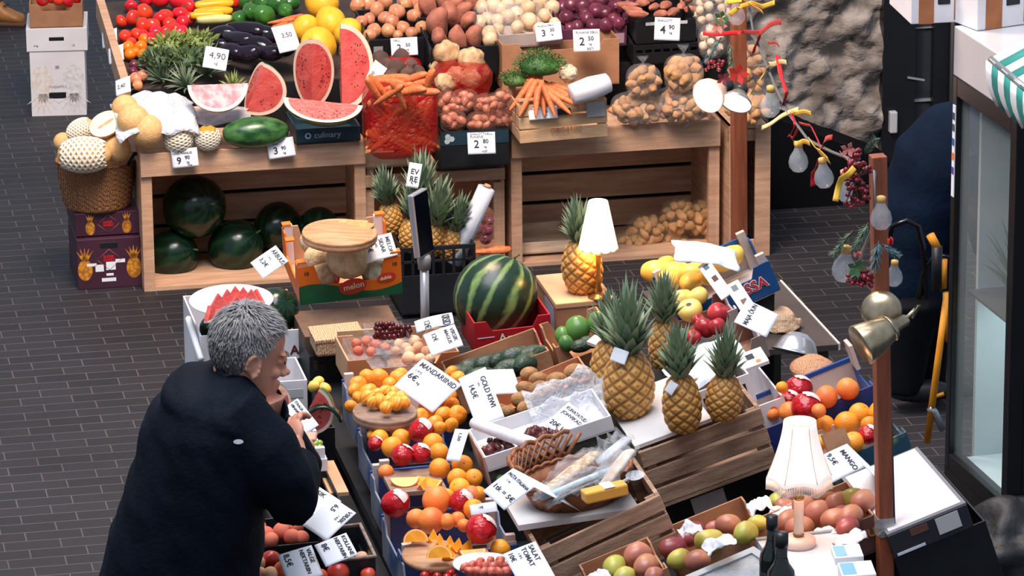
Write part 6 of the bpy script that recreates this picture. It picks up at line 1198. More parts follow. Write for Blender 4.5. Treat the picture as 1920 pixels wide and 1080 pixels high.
# fringed lamp
SH2 = lamp_shade_mat('fringe_shade', (255, 234, 222), .62)
p = P(1497, 1022, .975); k = scl(p); lm = E('table_lamp', Matrix.Translation(p), 'cream table lamp with fringed bell shade on the display box', 'lamp', 'table lamps'); uy = lambda y: (1022-y)/k/.945
CRM = M('cream_ceramic', (232, 206, 186), rough=.3)
m = MB(); m.lathe([(32/k, 0), (33/k, .008), (32/k, .022), (10/k, .028), (0, .028)], 32); m.build('base', M('pink_base', (232, 200, 186), rough=.35), lm)
m = MB(); m.lathe([(9/k, uy(1000)), (9.5/k, uy(995)), (9.5/k, uy(940)), (9/k, uy(936))], 20); m.build('stem', CRM, lm); m = MB(); m.lathe([(6/k, .028), (11/k, .034), (6/k, uy(1000))], 18); m.lathe([(9/k, uy(936)), (11/k, uy(930)), (6/k, uy(926)), (8/k, uy(918)), (4/k, uy(905))], 18); m.build('gold_fittings', BRASS, lm)
ns_ = 6
def bell(r, z, w, i): sc_ = abs(math.sin(w*ns_/2)); return (r*(1+.03*math.cos(w*ns_)*i/8), z-(.016*sc_*max(0, (8-i)/8)**2 if i < 8 else 0)*1)
prof = [(lambda t: (( 30+30*(1-t)**1.5)/k, uy(892-102*t)))(i/10) for i in range(11)]
m = MB(); m.lathe(prof, 72, None, 0, lambda r, z, w, i: (r*(1+.02*math.cos(w*ns_)*(1-i/10)), z-.012*(1-abs(math.sin(w*ns_/2)))*(1-i/10)**3), None, False); sh = m.build('lamp_shade', SH2, lm, thick=.0015)
m = MB()
for i in range(120):
    w = 2*math.pi*i/120; r = 60/k*(1+.02*math.cos(w*ns_)); z = uy(892)-.012*(1-abs(math.sin(w*ns_/2))); m.tube([(r*math.cos(w), r*math.sin(w), z), (r*1.01*math.cos(w), r*1.01*math.sin(w), z-.028)], .0016, 4)
m.build('fringe', M('cream_fringe', (240, 220, 206), rough=.8, emit=.12), sh); m = MB(); [m.tube([(prof[i][0]*1.012*math.cos(w), prof[i][0]*1.012*math.sin(w), prof[i][1]) for i in range(11)], .0012, 4) for w in [j*math.pi/3 for j in range(6)]]; m.lathe([(30.5/k, uy(794)), (30.5/k, uy(789))], 40, cap=False); m.build('shade_seams', M('seam', (226, 190, 170)), sh)
plight(p+UP*uy(850), 1.0, (255, 206, 160))
def small_box(px, py, h, bx_, hpx, W, label, txt):
    X = fr(px, py, h, 0, 3, -8); L, _ = span(X, bx_); hh = hpx/scl(X.translation); o = E('small_carton', X, label, 'box', 'small white cartons'); m = MB(); m.box(0, L, 0, W, 0, hh); m.build('body', WCARD, o, bev=.002); m = MB(); m.box(L*.05, L*.45, W*.1, W*.9, hh, hh+.0012); m.build('blue_panel', M('sky_print', (122, 176, 208)), o)
    m = MB(); m.box(0.004, L*.2, -.0012, 0, .01, hh*.5); m.build('blue_corner', MATS['sky_print'], o); letter(txt, L*.24, M('navy_letter', (60, 84, 120)), o, T(L*.28, -.0015, hh*.55) @ rotm('X', 90), bold=.001)
small_box(1568, 1106, .90, 1622, 64, .10, 'small white and blue carton beside the lamp base', 'TEE'); small_box(1582, 1150, .90, 1646, 74, .11, 'small white and blue carton reading SALE at the bottom edge', 'SALE')
# ================================================================ RIGHT SIDE: posts, lamps, garland, fridge, awning
POSTM = M('red_brown_wood', (158, 88, 56), (116, 58, 38), 5, .55, .2, 50, stretch=(9, 9, 1), contrast=(.3, .75))
def post(x0, y0, x1, y1, Y, wpx, label, name='wooden_post'):
    """square post through two photo points on the plane at distance Y, carried down to the floor"""
    a, b = PY(x0, y0, Y), PY(x1, y1, Y); d = (a-b).normalized(); base = b-d*(b.z/d.z); wd = wpx/scl(a); ln = (a-base).length
    x = (V((1, .19, 0))-d*V((1, .19, 0)).dot(d)).normalized(); X = mat3(base, x, d.cross(x), d)
    o = E(name, X, label, 'post'); m = MB(); m.box(-wd/2, wd/2, -wd/2, wd/2, 0, ln); m.build('post_body', POSTM, o, bev=.003); return o, X, wd, ln
po, PX, PW, PL = post(1646, 291, 1660, 1080, 11.9, 29, 'tall reddish wooden post with brass lamp, right of the fruit boxes')
zt_ = (PY(1657, 985, 11.9)-PX.translation).dot(PX.col[2].xyz)
m = MB(); m.box(-PW/2-.002, PW/2+.002, -PW/2-.002, PW/2+.002, zt_-.028, zt_+.028); m.build('silver_tape', M('silver_tape', (170, 172, 174), rough=.35, metal=.5, bump=.6, bscale=60), po)
m = MB(); m.tube([(PW/2+.004, 0, .1), (PW/2+.005, -.01, PL*.45), (PW/2+.004, 0, PL*.62)], .004, 6); m.build('cable', BLACKP, po)
post(1384, -40, 1386, 470, 16.3, 27, 'thin reddish wooden post in front of the upright crate')
# brass clamp lamp on the tall post
STEELB = M('brushed_brass', (196, 180, 150), (160, 144, 116), 30, .32, metal=.9, stretch=(1, 1, .2))
def aim(o, d): return Matrix.Translation(o) @ V(d).to_track_quat('Z', 'Y').to_matrix().to_4x4()
bl = E('wall_lamp', Matrix.Translation(PY(1655, 610, 11.82)), 'brass swivel lamp with round back plate on the tall post', 'lamp'); inv = bl.matrix_world.inverted() if False else Matrix.Translation(-PY(1655, 610, 11.82))
c = PY(1652, 583, 11.84); k = scl(c); m = MB(); m.lathe([(0, .03), (.022, .028), (30/k, .018), (38/k, .004), (39/k, -.01), (36/k, -.02), (0, -.02)], 36, inv @ aim(c, (-.25, -1, .35))); m.build('back_plate', STEELB, bl)
a = PY(1613, 648, 11.74); b = PY(1676, 612, 11.78); ax = (b-a).normalized(); ln = (b-a).length
m = MB(); m.lathe([(40/k, 0), (41/k, .003), (34/k, ln*.45), (24/k, ln*.85), (20/k, ln), (12/k, ln*1.02), (11/k, ln*1.35), (7/k, ln*1.42)], 36, inv @ aim(a, ax)); m.build('lamp_shade', STEELB, bl)
m = MB(); m.lathe([(24/k, ln*.86), (26/k, ln*.9), (22/k, ln*.96)], 36, inv @ aim(a, ax)); m.tube([inv @ (b+ax*.03), inv @ (b+ax*.06+UP*.01), inv @ (b+ax*.085+UP*.02), inv @ (b+ax*.06-UP*.005)], .006, 8); m.tube([inv @ c, inv @ (PY(1668, 608, 11.80)), inv @ (a+ax*ln*1.15)], .007, 8); m.build('arm_joint', STEELB, bl)
# two lit spot lamps on the rear post
GLOW = M('lit_bulb', (255, 246, 236), emit=3.0); PINKSH = M('rosy_lamp_shade', (226, 190, 172), rough=.5); DSOCK = M('dark_socket', (40, 46, 46), rough=.4)
def spot(px, py, d, rpx, lnp, label, shm):
    c = PY(px, py, 16.0); k = scl(c); o = E('spot_lamp', aim(c, -V(d)), label, 'lamp', 'clamp spot lamps'); r = rpx/k; ln = lnp/k
    m = MB(); m.lathe([(r, 0), (r*.93, ln*.25), (r*.6, ln*.7), (r*.42, ln)], 32, cap=False); m.build('lamp_shade', shm, o, thick=.002); m = MB(); m.lathe([(0, .004), (r*.96, .004)], 32); m.build('bulb_face', GLOW, o)
    m = MB(); m.lathe([(r*.44, ln*.98), (r*.46, ln*1.5), (r*.3, ln*1.55)], 20); m.build('socket', DSOCK, o)
spot(1327, 180, V((-.62, -.9, -.12)), 33, 46, 'left clamp spot lamp with a bright white round face', PINKSH); spot(1380, 194, V((-.3, -.75, -.62)), 30, 26, 'right clamp spot lamp with dark socket on the thin post', M('chrome_shade', (190, 186, 180), rough=.25, metal=.7))
plight(PY(1318, 186, 15.85), 1.2, (255, 226, 196), .05)
# garland from the rear post to the tall post
def GY(x): return 16.1+(11.86-16.1)*max(0, min(1, (x-1395)/(1640-1395)))
def G(x, y, dy=0): return PY(x, y, GY(x)+dy)
WIRE = M('grey_wire', (120, 122, 122), rough=.4, metal=.5); YRIB = M('yellow_ribbon', (244, 192, 66), rough=.5); RRIB = M('red_ribbon', (196, 34, 38), rough=.4); CREAM = M('cream_ribbon', (244, 222, 150), rough=.5)
g = E('garland_wire', Matrix.Translation(G(1500, 250)), 'grey garland wire sagging from the thin post to the tall post', 'garland'); iv = Matrix.Translation(-G(1500, 250)); m = MB(); m.tube([iv @ G(*q) for q in ((1400, -20), (1412, 60), (1432, 110), (1455, 165), (1480, 215), (1515, 262), (1560, 285), (1600, 300), (1640, 322), (1640, 420), (1618, 470), (1605, 520))], .005, 6); m.build('wire', WIRE, g)
GLB = film('bulb_glass', (226, 232, 236), .80, .03, .05); NECK = M('bulb_neck', (214, 170, 96), rough=.5)
for i, (x, y, r, lb) in enumerate(((1497, 304, 19, 'clear hanging bulb, leftmost of the three below the ribbons'), (1545, 334, 19, 'clear hanging bulb between the red and yellow ribbons'), (1586, 358, 20, 'clear hanging bulb behind the yellow peel ribbon'), (1652, 410, 21, 'clear hanging bulb tied to the tall post at mid height'), (1582, 506, 23, 'large clear hanging bulb under the pine sprigs'), (1676, 520, 17, 'clear hanging bulb partly behind the tall post'), (1381, 30, 17, 'clear bulb hanging high on the thin post'), (1444, 200, 20, 'clear hanging bulb in front of the stone wall'))):
    p = PY(x, y, (11.74 if x < 1670 else 12.0)) if x >= 1640 or x in (1582,) else G(x, y); k = r/scl(p); o = E('glass_bulb', Matrix.Translation(p) @ rotm('X', rnd(-8, 8)) @ rotm('Y', rnd(-8, 8)), lb, 'bulb', 'clear hanging bulbs')
    m = MB(); m.lathe([(0, -k*1.05), (k*.5, -k*.95), (k*.9, -k*.5), (k, 0), (k*.85, k*.6), (k*.5, k*1.15), (k*.38, k*1.5)], 24); m.build('glass', GLB, o); m = MB(); m.lathe([(k*.4, k*1.45), (k*.42, k*2.0), (k*.2, k*2.1)], 14); m.build('neck', NECK, o); m = MB(); m.tube([(0, 0, k*1.4), (k*.15, 0, k*.6), (-k*.2, 0, -k*.1), (k*.2, 0, -.1*k), (0, 0, k*.7)], .0015, 5); m.build('filament', WIRE, o)
def ribbon(pts, wpx, mat, label, dy=-.03, grp='garland ribbons', Yf=None):
    q = [(PY(x, y, Yf) if Yf else G(x, y, dy)) for x, y in pts]; o0 = q[0]; k = wpx/scl(o0)/2; n = 8; m = MB()
    def at(t): s_ = t*(len(q)-1); i = min(int(s_), len(q)-2); return q[i].lerp(q[i+1], s_-i)
    def f(u, v): p = at(v); d = (at(min(1, v+.02))-at(max(0, v-.02))).normalized(); sd = d.cross(V((.25, -1, .3))).normalized(); return tuple(p+sd*k*(2*u-1)+V((0, -.012*math.sin(v*7), 0))-o0)
    m.grid(f, 3, 4*len(pts)+4); o = m.build('ribbon', mat, None, thick=.001); o.matrix_world = Matrix.Translation(o0); return tag(o, label, 'ribbon', grp)
for pts, w_, mt, lb in (([(1368, 28), (1384, 12), (1410, 6), (1430, 14), (1452, 4)], 9, YRIB, 'yellow ribbon bow high on the thin post'), ([(1362, 4), (1392, -2), (1420, 18), (1430, 22)], 8, YRIB, 'second yellow ribbon loop at the top of the thin post'),
    ([(1318, 62), (1350, 63), (1390, 62), (1424, 60)], 8, RRIB, 'long red ribbon stretched left from the garland'), ([(1422, 62), (1440, 50), (1464, 40)], 10, RRIB, 'red ribbon end flying right near the top'), ([(1424, 66), (1418, 84), (1412, 100)], 9, RRIB, 'red ribbon end hanging left near the top'), ([(1440, 80), (1460, 84)], 8, RRIB, 'short red ribbon end right of the upper garland'),
    ([(1442, 122), (1424, 150), (1408, 176)], 14, YRIB, 'broad yellow ribbon end in front of the dark lamp socket'), ([(1442, 120), (1474, 116)], 9, CREAM, 'pale yellow ribbon end pointing right'), ([(1458, 104), (1464, 140), (1476, 176), (1468, 196)], 10, RRIB, 'red ribbon curling down past the stone wall'),
    ([(1428, 240), (1460, 222), (1496, 204)], 9, CREAM, 'pale yellow ribbon bar across the dark gap'), ([(1484, 210), (1520, 212)], 9, YRIB, 'yellow ribbon end right of the red bow'), ([(1484, 212), (1492, 232), (1480, 256), (1488, 262), (1496, 238)], 9, RRIB, 'red ribbon bow at the lowest yellow bar'), ([(1498, 230), (1520, 234), (1532, 260), (1540, 278)], 5, RRIB, 'thin red ribbon loop toward the middle bulbs'),
    ([(1488, 268), (1504, 266), (1518, 268)], 9, YRIB, 'yellow ribbon tied over the leftmost bulb'), ([(1520, 262), (1534, 284), (1554, 300)], 15, YRIB, 'broad yellow ribbon end over the middle bulb'), ([(1536, 280), (1546, 264), (1560, 256)], 10, RRIB, 'red ribbon end pointing up above the middle bulb'), ([(1536, 296), (1526, 320), (1524, 348)], 10, RRIB, 'red ribbon hanging left of the middle bulb'),
    ([(1602, 314), (1578, 336), (1566, 376)], 12, YRIB, 'curved yellow peel ribbon beside the berries'), ([(1576, 286), (1590, 300), (1600, 318)], 8, M('pink_ribbon', (226, 130, 124), rough=.5), 'pink ribbon end left of the berries'), ([(1600, 476), (1616, 478)], 8, MATS['pink_ribbon'], 'pink ribbon over the large bulb'), ([(1664, 452), (1674, 452)], 12, RRIB, 'red ribbon scrap right of the tall post')):
    ribbon(pts, w_, mt, lb, Yf=None if pts[0][0] < 1595 else 11.72)
BERRY = M('garland_berry', (150, 38, 46), (116, 26, 36), 8, .25); DSTEM = M('dark_stem', (58, 44, 36))
def berries(px, py, rx, ry, n, label, Y=None):
    p = PY(px, py, Y or GY(px)-.05); k = scl(p); o = E('berry_cluster', Matrix.Translation(p), label, 'berries', 'garland berries'); m = MB(); m2 = MB()
    for i in range(n):
        q = V((rnd(-1, 1)*rx/k, rnd(-.5, .5)*rx/k, rnd(-1, 1)*ry/k)); m.lathe([(0, -.008), (.0065, -.004), (.008, 0), (.0065, .004), (0, .008)], 8, Matrix.Translation(q)); m2.tube([q, q*.4+V((0, 0, .01))], .0018, 4, caps=False)
    b_ = m.build('berries', BERRY, o); b_['kind'] = 'stuff'; m2.build('stems', DSTEM, o)
berries(1606, 345, 26, 42, 70, 'tall cluster of red berries left of the tall post top', 11.76); berries(1612, 522, 24, 16, 40, 'red berry cluster beside the large hanging bulb', 11.70); berries(1340, 122, 16, 10, 24, 'dark red berry cluster on the thin post garland', 15.9); berries(1600, 290, 12, 10, 14, 'small red berry cluster near the top of the tall post', 11.74)
FIR = M('fir_needles', (72, 98, 78), (108, 130, 100), 30, .6); FIRB = M('blue_fir_needles', (58, 96, 100), (92, 128, 126), 30, .6)
def sprig(x0, y0, x1, y1, wpx, mat, label, Y=None):
    a = PY(x0, y0, Y or GY(x0)-.04); b = PY(x1, y1, Y or GY(x1)-.04); o = E('fir_sprig', Matrix.Translation(a), label, 'fir sprig', 'garland fir sprigs'); d = b-a; k = wpx/scl(a); m = MB(); m2 = MB()
    m.tube([(0, 0, 0), d], .003, 5); t0 = d.normalized()
    for i in range(150):
        t = rnd(.05, 1); q = d*t; sd = t0.cross(V((rnd(-1, 1), rnd(-1, 1), rnd(-1, 1)))).normalized(); e = q+(t0*.7+sd*.7)*k*rnd(.7, 1.1); w_ = t0.cross(sd)*.0014
        m2.add([q+w_, q-w_, e-w_*.4, e+w_*.4], [(0, 1, 2, 3)])
    m.build('twig', DSTEM, o); m2.build('needles', mat, o)
for q in ((1600, 432, 1566, 476, 17, FIR, 'fir sprig pointing down left above the large bulb', 11.72), (1628, 418, 1606, 462, 17, FIR, 'fir sprig hanging beside the tall post', 11.71), (1648, 452, 1640, 500, 20, FIRB, 'bluish fir sprig hanging over the tall post', 11.70), (1654, 458, 1680, 478, 15, FIRB, 'bluish fir sprig pointing right of the tall post', 11.72), (1622, 290, 1640, 262, 14, FIR, 'light green fir tuft on top near the stone wall', 11.74), (1352, 70, 1328, 112, 14, FIRB, 'bluish fir sprig on the thin post garland', 15.9), (1368, 80, 1372, 124, 11, FIR, 'dark fir sprig hanging on the thin post', 15.9)): sprig(*q)
LEAFR = M('poinsettia_red', (176, 40, 44), rough=.5); LEAFP = M('poinsettia_pink', (222, 128, 118), rough=.5); IVY = M('ivy_green', (64, 110, 60), rough=.5)
for x, y, s_, mt, lb, Y in ((1384, 138, 22, LEAFR, 'red cloth flower on the thin post', 15.9), (1348, 48, 16, LEAFP, 'pink cloth leaf above the long red ribbon', 15.9), (1352, 34, 16, IVY, 'green cloth leaf above the pink one', 15.9), (1606, 502, 20, IVY, 'green ivy leaves in the large hanging bulb', 11.69), (1590, 280, 16, LEAFP, 'pink cloth leaf near the top of the tall post', 11.72), (1356, 148, 14, M('plum_cloth', (120, 34, 48)), 'plum coloured cloth flower by the lamp cone', 15.85)):
    p = PY(x, y, Y); k = s_/scl(p); m = MB()
    for i in range(5): w_ = i*1.2566+rnd(-.2, .2); d = V((math.cos(w_), -.3, math.sin(w_))); sd = V((-math.sin(w_), 0, math.cos(w_))); m.add([V((0, 0, 0)), d*k*.55+sd*k*.3, d*k, d*k*.55-sd*k*.3], [(0, 1, 2, 3)])
    o = m.build('cloth_flower', mt, thick=.001); o.matrix_world = Matrix.Translation(p); tag(o, lb, 'decoration', 'garland flowers')
# fridge with glass side, hall aligned
NB = P(1887, 968, .35); FB = P(1771, 862, .35); fy = (FB-NB).normalized(); ln = (FB-NB).length; FX = mat3(V((NB.x, NB.y, 0)), V((fy.y, -fy.x, 0)), fy, UP); ht = PY(1786, 140, FB.y).z
fo = E('drinks_fridge', FX, 'tall black glass fridge with payment stickers at the right edge', 'fridge'); BFR = M('fridge_black', (16, 17, 20), (22, 23, 27), 4, .3); FIN = M('fridge_inside', (176, 190, 192), (160, 176, 178), 3, .5)
m = MB(); m.box(0, .62, 0, ln, .02, .33); [m.box(-.012, 0, .04, ln-.04, .08+i*.055, .10+i*.055) for i in range(4)]; m.build('vent_base', BFR, fo)
m = MB(); f = .055; m.box(0, .05, 0, f, .33, ht); m.box(0, .05, ln-f*.7, ln, .33, ht); m.box(0, .05, f, ln-f*.7, .33, .33+f); m.box(0, .05, f, ln-f*.7, ht-f*1.2, ht); m.box(.05, .10, 0, .03, .33, ht); m.build('door_frame', BFR, fo, bev=.003)
m = MB(); m.box(.02, .026, f, ln-f*.7, .33+f, ht-f*1.2); m.build('door_glass', film('fridge_glass', (190, 206, 210), .88, .03, .03), fo)
m = MB(); m.box(.10, .62, ln-.02, ln, .33, ht); m.box(.60, .62, .02, ln-.02, .33, ht); m.box(.05, .60, .02, ln-.02, .33, .36); m.box(.05, .60, .02, ln-.02, ht-.02, ht); m.build('cabinet_walls', FIN, fo)
m = MB(); m.box(.06, .59, .03, ln-.03, .96, .97); m.build('shelf', M('shelf_dark', (70, 66, 66), rough=.4), fo); m = MB(); m.box(0, .62, 0, ln, ht, ht+.17); m.build('header_panel', M('header_silver', (206, 204, 204), (196, 194, 196), 2, .35, metal=.2), fo, bev=.004)
m = MB(); m.box(.10, .62, .0, .02, .33, .62); m.box(.10, .62, .0, .02, 1.05, ht); m.build('front_poster', M('icy_poster', (150, 178, 192), (96, 130, 152), 6, .4), fo); m = MB(); m.box(.10, .62, -.001, .02, .62, 1.05); m.build('yellow_poster', M('yellow_poster', (190, 150, 40), (120, 84, 40), 5, .4), fo)
m = MB(); m.box(-.003, 0, ln-.036, ln-.012, ht-.42, ht-.10); st_ = m.build('sticker_strip', PAPER, fo)
for i, (z, c_) in enumerate(((.13, (60, 70, 90)), (.17, (70, 70, 80)), (.22, (60, 90, 140)), (.27, (236, 110, 40)), (.32, (90, 60, 150)))): m = MB(); m.box(-.0045, -.003, ln-.034, ln-.014, ht-z-.02, ht-z+.004); m.build('card_sticker', M(f'sticker_{i}', c_), st_)
m = MB(); m.box(-.004, 0, .05, .075, .26, .30); m.build('blue_badge', M('badge_blue', (70, 170, 206)), fo)
for i, (x, y, z) in enumerate(((.25, ln*.45, .972), (.35, ln*.6, .972), (.2, ln*.7, .972))):
    o = E('plant_bunch', FX @ T(x, y, z), f'leafy green bunch inside the fridge, {["nearest", "middle", "farthest"][i]} of three', 'greens', 'greens inside the fridge'); m = MB(); blades(m, 34, .30, .02, .9, .02, .8); m.build('leaves', LEAFG, o)
lg = bpy.data.lights.new('fridge_light', 'AREA'); lg.shape = 'RECTANGLE'; lg.size = .4; lg.size_y = .4; lg.energy = 3.0; lg.color = (.8, .95, 1); lo = bpy.data.objects.new('fridge_light', lg); C.objects.link(lo); lo.matrix_world = FX @ T(.32, ln*.5, .95) 
# cartons on top of the fridge
TOPZ = ht+.17
def topbox(px, py, bx_, W, hh, label, mats, txt, yaw=0, top=TOPZ):
    X = fr(px, py, top+.002, 0, 0, yaw); L, _ = span(X, bx_); o = E('carton', X, label, 'box', 'cartons on the fridge'); m = MB(); m.box(0, L, 0, W, 0, hh); m.build('body', mats[0], o, bev=.003)
    m = MB(); m.box(L*.12, L*.36, -.0015, 0, .0, hh*.8); m.build('torn_brown_patch', mats[1], o); m = MB(); m.box(L*.68, L*.98, -.0015, 0, .01, hh*.9); m.build('torn_brown_patch', mats[1], o); m = MB(); m.box(L*.42, L*.62, -.003, .004, hh*.40, hh*.53); m.build('hand_hole', BLACKP, o, bev=.004); txt and letter(txt, .03, MATS['grey_print'], o, T(L*.42, -.002, hh*.72) @ rotm('X', 90)); return o
TORN = M('torn_kraft', (176, 112, 70), (150, 92, 58), 9, .8)
topbox(1708, 46, 1826, .3, .16, 'white carton with torn brown patches on the fridge, left one', (WCARD, TORN), '', -2); topbox(1832, 58, 1960, .3, .18, 'white carton with torn brown strip on the fridge behind the awning', (WCARD, TORN), 'DORI', 16)
# striped awning
e0 = P(1853, 88, 2.0); e1 = P(1930, 158, 2.0); ay = (e0-e1).normalized(); axx = (HX*.93+UP*.30).normalized(); ao = E('awning', mat3(e1, axx, ay, axx.cross(ay)), 'green and white striped awning at the top right corner', 'awning'); ln = (e0-e1).length
AG = M('awning_green', (40, 140, 130), (30, 124, 116), 6, .7); AW = M('awning_white', (226, 228, 230), (214, 216, 220), 6, .7); n = 7
for nm, par, mt in (('green_stripes', 1, AG), ('white_stripes', 0, AW)):
    m = MB()
    for i in range(-6, n):
        if i % 2 != par: continue
        y0 = ln*(1-(i+1)/n) if True else 0; y1 = ln*(1-i/n)
        if i < 0: continue
        m.grid(lambda u, v: (u*.7, y0+(y1-y0)*v, -.02*(1-u)**3*2), 6, 1)
        dn = lambda u, v: (-.01-.05*v*.3-.012*math.sin(v*3), y0+(y1-y0)*u, -.02*2-.13*v-.02*math.sin(math.pi*u)*v)
        m.grid(dn, 6, 4)
    m.build(nm, mt, ao, thick=.002)
m = MB(); m.tube([(.01, -.02, -.05), (.01, ln+.01, -.05)], .014, 10); m.build('front_tube', M('steel_tube', (150, 154, 156), rough=.35, metal=.6), ao)
# yellow step ladder, black stool hoops
YEL = M('yellow_paint', (224, 150, 36), (200, 126, 26), 9, .5); ld = E('step_ladder', Matrix.Translation(P(1738, 830, 0)), 'yellow step ladder leaning beside the fridge', 'ladder'); iv = Matrix.Translation(-P(1738, 830, 0)); Yl = 15.2
q = lambda x, y, Y=Yl: iv @ PY(x, y, Y)
for nm, a, b, r in (('leg', (1776, 548), (1738, 830), .013), ('leg', (1772, 548), (1777, 640), .010), ('upper_rail', (1744, 440), (1760, 470), .016), ('upper_rail', (1770, 486), (1768, 540), .013)): m = MB(); m.tube([q(*a), q(*b)], r, 8); m.build(nm, YEL, ld)
m = MB(); m.tube([q(1748, 745), q(1770, 738)], .008, 8); m.build('rung', YEL, ld); m = MB(); m.tube([q(1742, 764), q(1752, 772), q(1768, 806)], .014, 8); m.build('foot_tube', M('galvanised', (150, 160, 168), rough=.35, metal=.5), ld); m = MB(); m.tube([q(1757, 462), q(1757, 545)], .02, 8); m.build('rubber_grip', BLACKP, ld)
for i, pts in enumerate((((1660, 470), (1672, 424), (1700, 413), (1722, 424), (1732, 470), (1736, 560)), ((1722, 560), (1736, 500), (1756, 478), (1782, 482), (1790, 530)))):
    a0 = PY(*pts[0], 15.5); m = MB(); m.tube([PY(x, y, 15.5)-a0 for x, y in pts], .012, 8); o = m.build('stool_hoop', M('gloss_black', (12, 13, 16), rough=.15)); o.matrix_world = Matrix.Translation(a0); tag(o, f'black glossy metal chair hoop beside the bending seller, {["left", "right"][i]} one', 'chair frame', 'black chair hoops')
# black rubbish bag under the fridge corner
p = P(1905, 1050, .2); o = tag(inst(ball('rubbish_bag', .2, .2, M('bag_black', (30, 31, 35), (20, 21, 25), 6, .55, .6, 18), .16, 2.2, 4, nz=24, n=36), V((p.x, p.y, .2)), 1, (0, 0, 0)), 'black plastic bag heaped in front of the fridge', 'bag')
# ================================================================ MAN'S SIDE TABLE
cutf = lambda px, py, h, r, rz, ang, rot, label, sd=16: wedge('watermelon_piece', r, rz, ang, Matrix.Translation(P(px, py, h)) @ rot, label, 'cut watermelon by the man', sd)
X = fr(520, 716, .86); L, _ = span(X, 576); o = tray(X, L, .25, .2, 'white printed carton with a round stamp under the cut watermelon', 'box', None, 'melon_carton', WCARD, 'flat'); m = MB(); m.box(L*.25, L*.85, -.0015, 0, -.06, -.03); m.build('text_box', M('faint_print', (186, 184, 186)), o); letter('CO', .03, MATS['grey_print'], o, T(L*.15, -.0015, -.09) @ rotm('X', 90))
X = fr(566, 806, .85); L, W = span(X, 628, 716); tray(X, L, W, .22, 'narrow black crate under the cut watermelon wedge', 'crate', 'black crates by the man', 'plastic_crate', BLACKP, 'flat')
cutf(578, 768, .93, .085, .085, 70, Matrix.Rotation(-.35, 4, 'Z') @ rotm('Y', 28) @ RZ(5), 'watermelon wedge with pale rind beside the grape card'); cutf(511, 756, .93, .06, .07, 60, Matrix.Rotation(-.2, 4, 'Z') @ RZ(10), 'small watermelon wedge in front of the collar', 8)
for i, (x, y) in enumerate(((597, 716), (610, 728), (588, 724))): o = inst(PEA[0], P(x, y, .87), (.55, .5, .7), upish(1), 'melon_chunk'); o.data = o.data.copy(); o.data.materials[0] = MATS['yellow_mango_skin']; tag(o, f'yellow fruit chunk above the watermelon wedge, {["top", "right", "left"][i]} one', 'fruit chunk', 'yellow chunks')
o = E('dark_rind', Matrix.Translation(P(606, 800, .88)), 'dark curved watermelon rind behind the grape card', 'watermelon rind'); m = MB(); m.grid(lambda u, v: (.06*math.cos(u*2.4+.3), .05*v-.02, .07*math.sin(u*2.4+.3)), 12, 3); m.build('rind', WMD, o, thick=.008)
X = fr(528, 868, .86, 0, 1); L, _ = span(X, 614); o = tray(X, L, .2, .14, 'white carton of green grapes by the man\'s cuff', 'box', None, 'fruit_tray', WCARD, 'notch', 'flat', post=(.035, WCARD)); m = MB(); m.lathe([(.010, 0), (.017, 0)], 16, T(L*.7, -.0015, -.05) @ rotm('X', 90)); m.build('round_logo', M('plum_print', (110, 60, 84)), o)
row_at(GRP, 'green grape', 'grape', [(563+7.5*(i % 6)+rnd(-2, 2), 832+7*(i//6)+rnd(-2, 2), 6.2, .01*(3-i//6)) for i in range(26)], .85, 'of the white carton')
card((558, 747), (598, 797), (530, 768), 1.03, 'white card reading ITAALIA VIINAMARI by the man\'s hand', [('ITAALIA', .22, .04, .2, .003), ('VIINAMARI', .22, .04, .46, .003)], (-.2, -.6, .78), .08); card((598, 797), (600, 799), (558, 841), 1.0, 'folded lower flap of the grape card', (), (.2, -.7, .6), .2) if False else None
card((596, 796), (560, 838), (580, 780), .99, 'blank folded flap under the grape card', (), (.35, -.7, .5), .1)
tag(slab('cardboard_sheet', fr(618, 925, .82), .06, .3, .012, CARDL), 'pale cardboard sheet right of the grape carton', 'cardboard')
X = fr(560, 968, .84, 0, 1); L, W = span(X, 650, 888); tray(X, L, W, .16, 'black plastic crate under the card by the man\'s elbow', 'crate', 'black crates by the man', 'plastic_crate', BLACKP, 'flat')
X = fr(470, 1028, .82, 0, 1); L, W = span(X, 660, 976); tray(X, L, W, .12, 'black plastic crate of peaches by the jacket hem', 'crate', 'black crates by the man', 'plastic_crate', BLACKP, 'flat')
X = fr(478, 1120, .80, 0, 1); L, W = span(X, 712, 1034); tray(X, L, W, .14, 'black plastic crate of nectarines at the bottom edge', 'crate', 'black crates by the man', 'plastic_crate', BLACKP, 'flat')
X = fr(622, 1052, .86, 0, 1); L, W = span(X, 704, 992); tray(X, L, W, .09, 'open black crate corner behind the yellow nectarine card', 'crate', 'black crates by the man', 'plastic_crate', BLACKP, 'flat'); m = MB(); m.tube([(0, 0, 0), (L, 0, .002), (L, W, .004), (0, W, 0)], .006, 6); o = m.build('frayed_rim', M('frayed_cardboard', (150, 130, 116), (110, 92, 84), 60, .9)); o.matrix_world = X; tag(o, 'frayed cardboard rim on the open black crate', 'cardboard')
row_at(PEA, 'reddish peach', 'peach', [(498, 1003, 18), (530, 998, 20), (548, 1008, 17), (508, 1014, 16), (566, 1008, 14), (556, 990, 14), (486, 990, 15), (545, 982, 14)], .83, 'of the crate by the jacket hem')
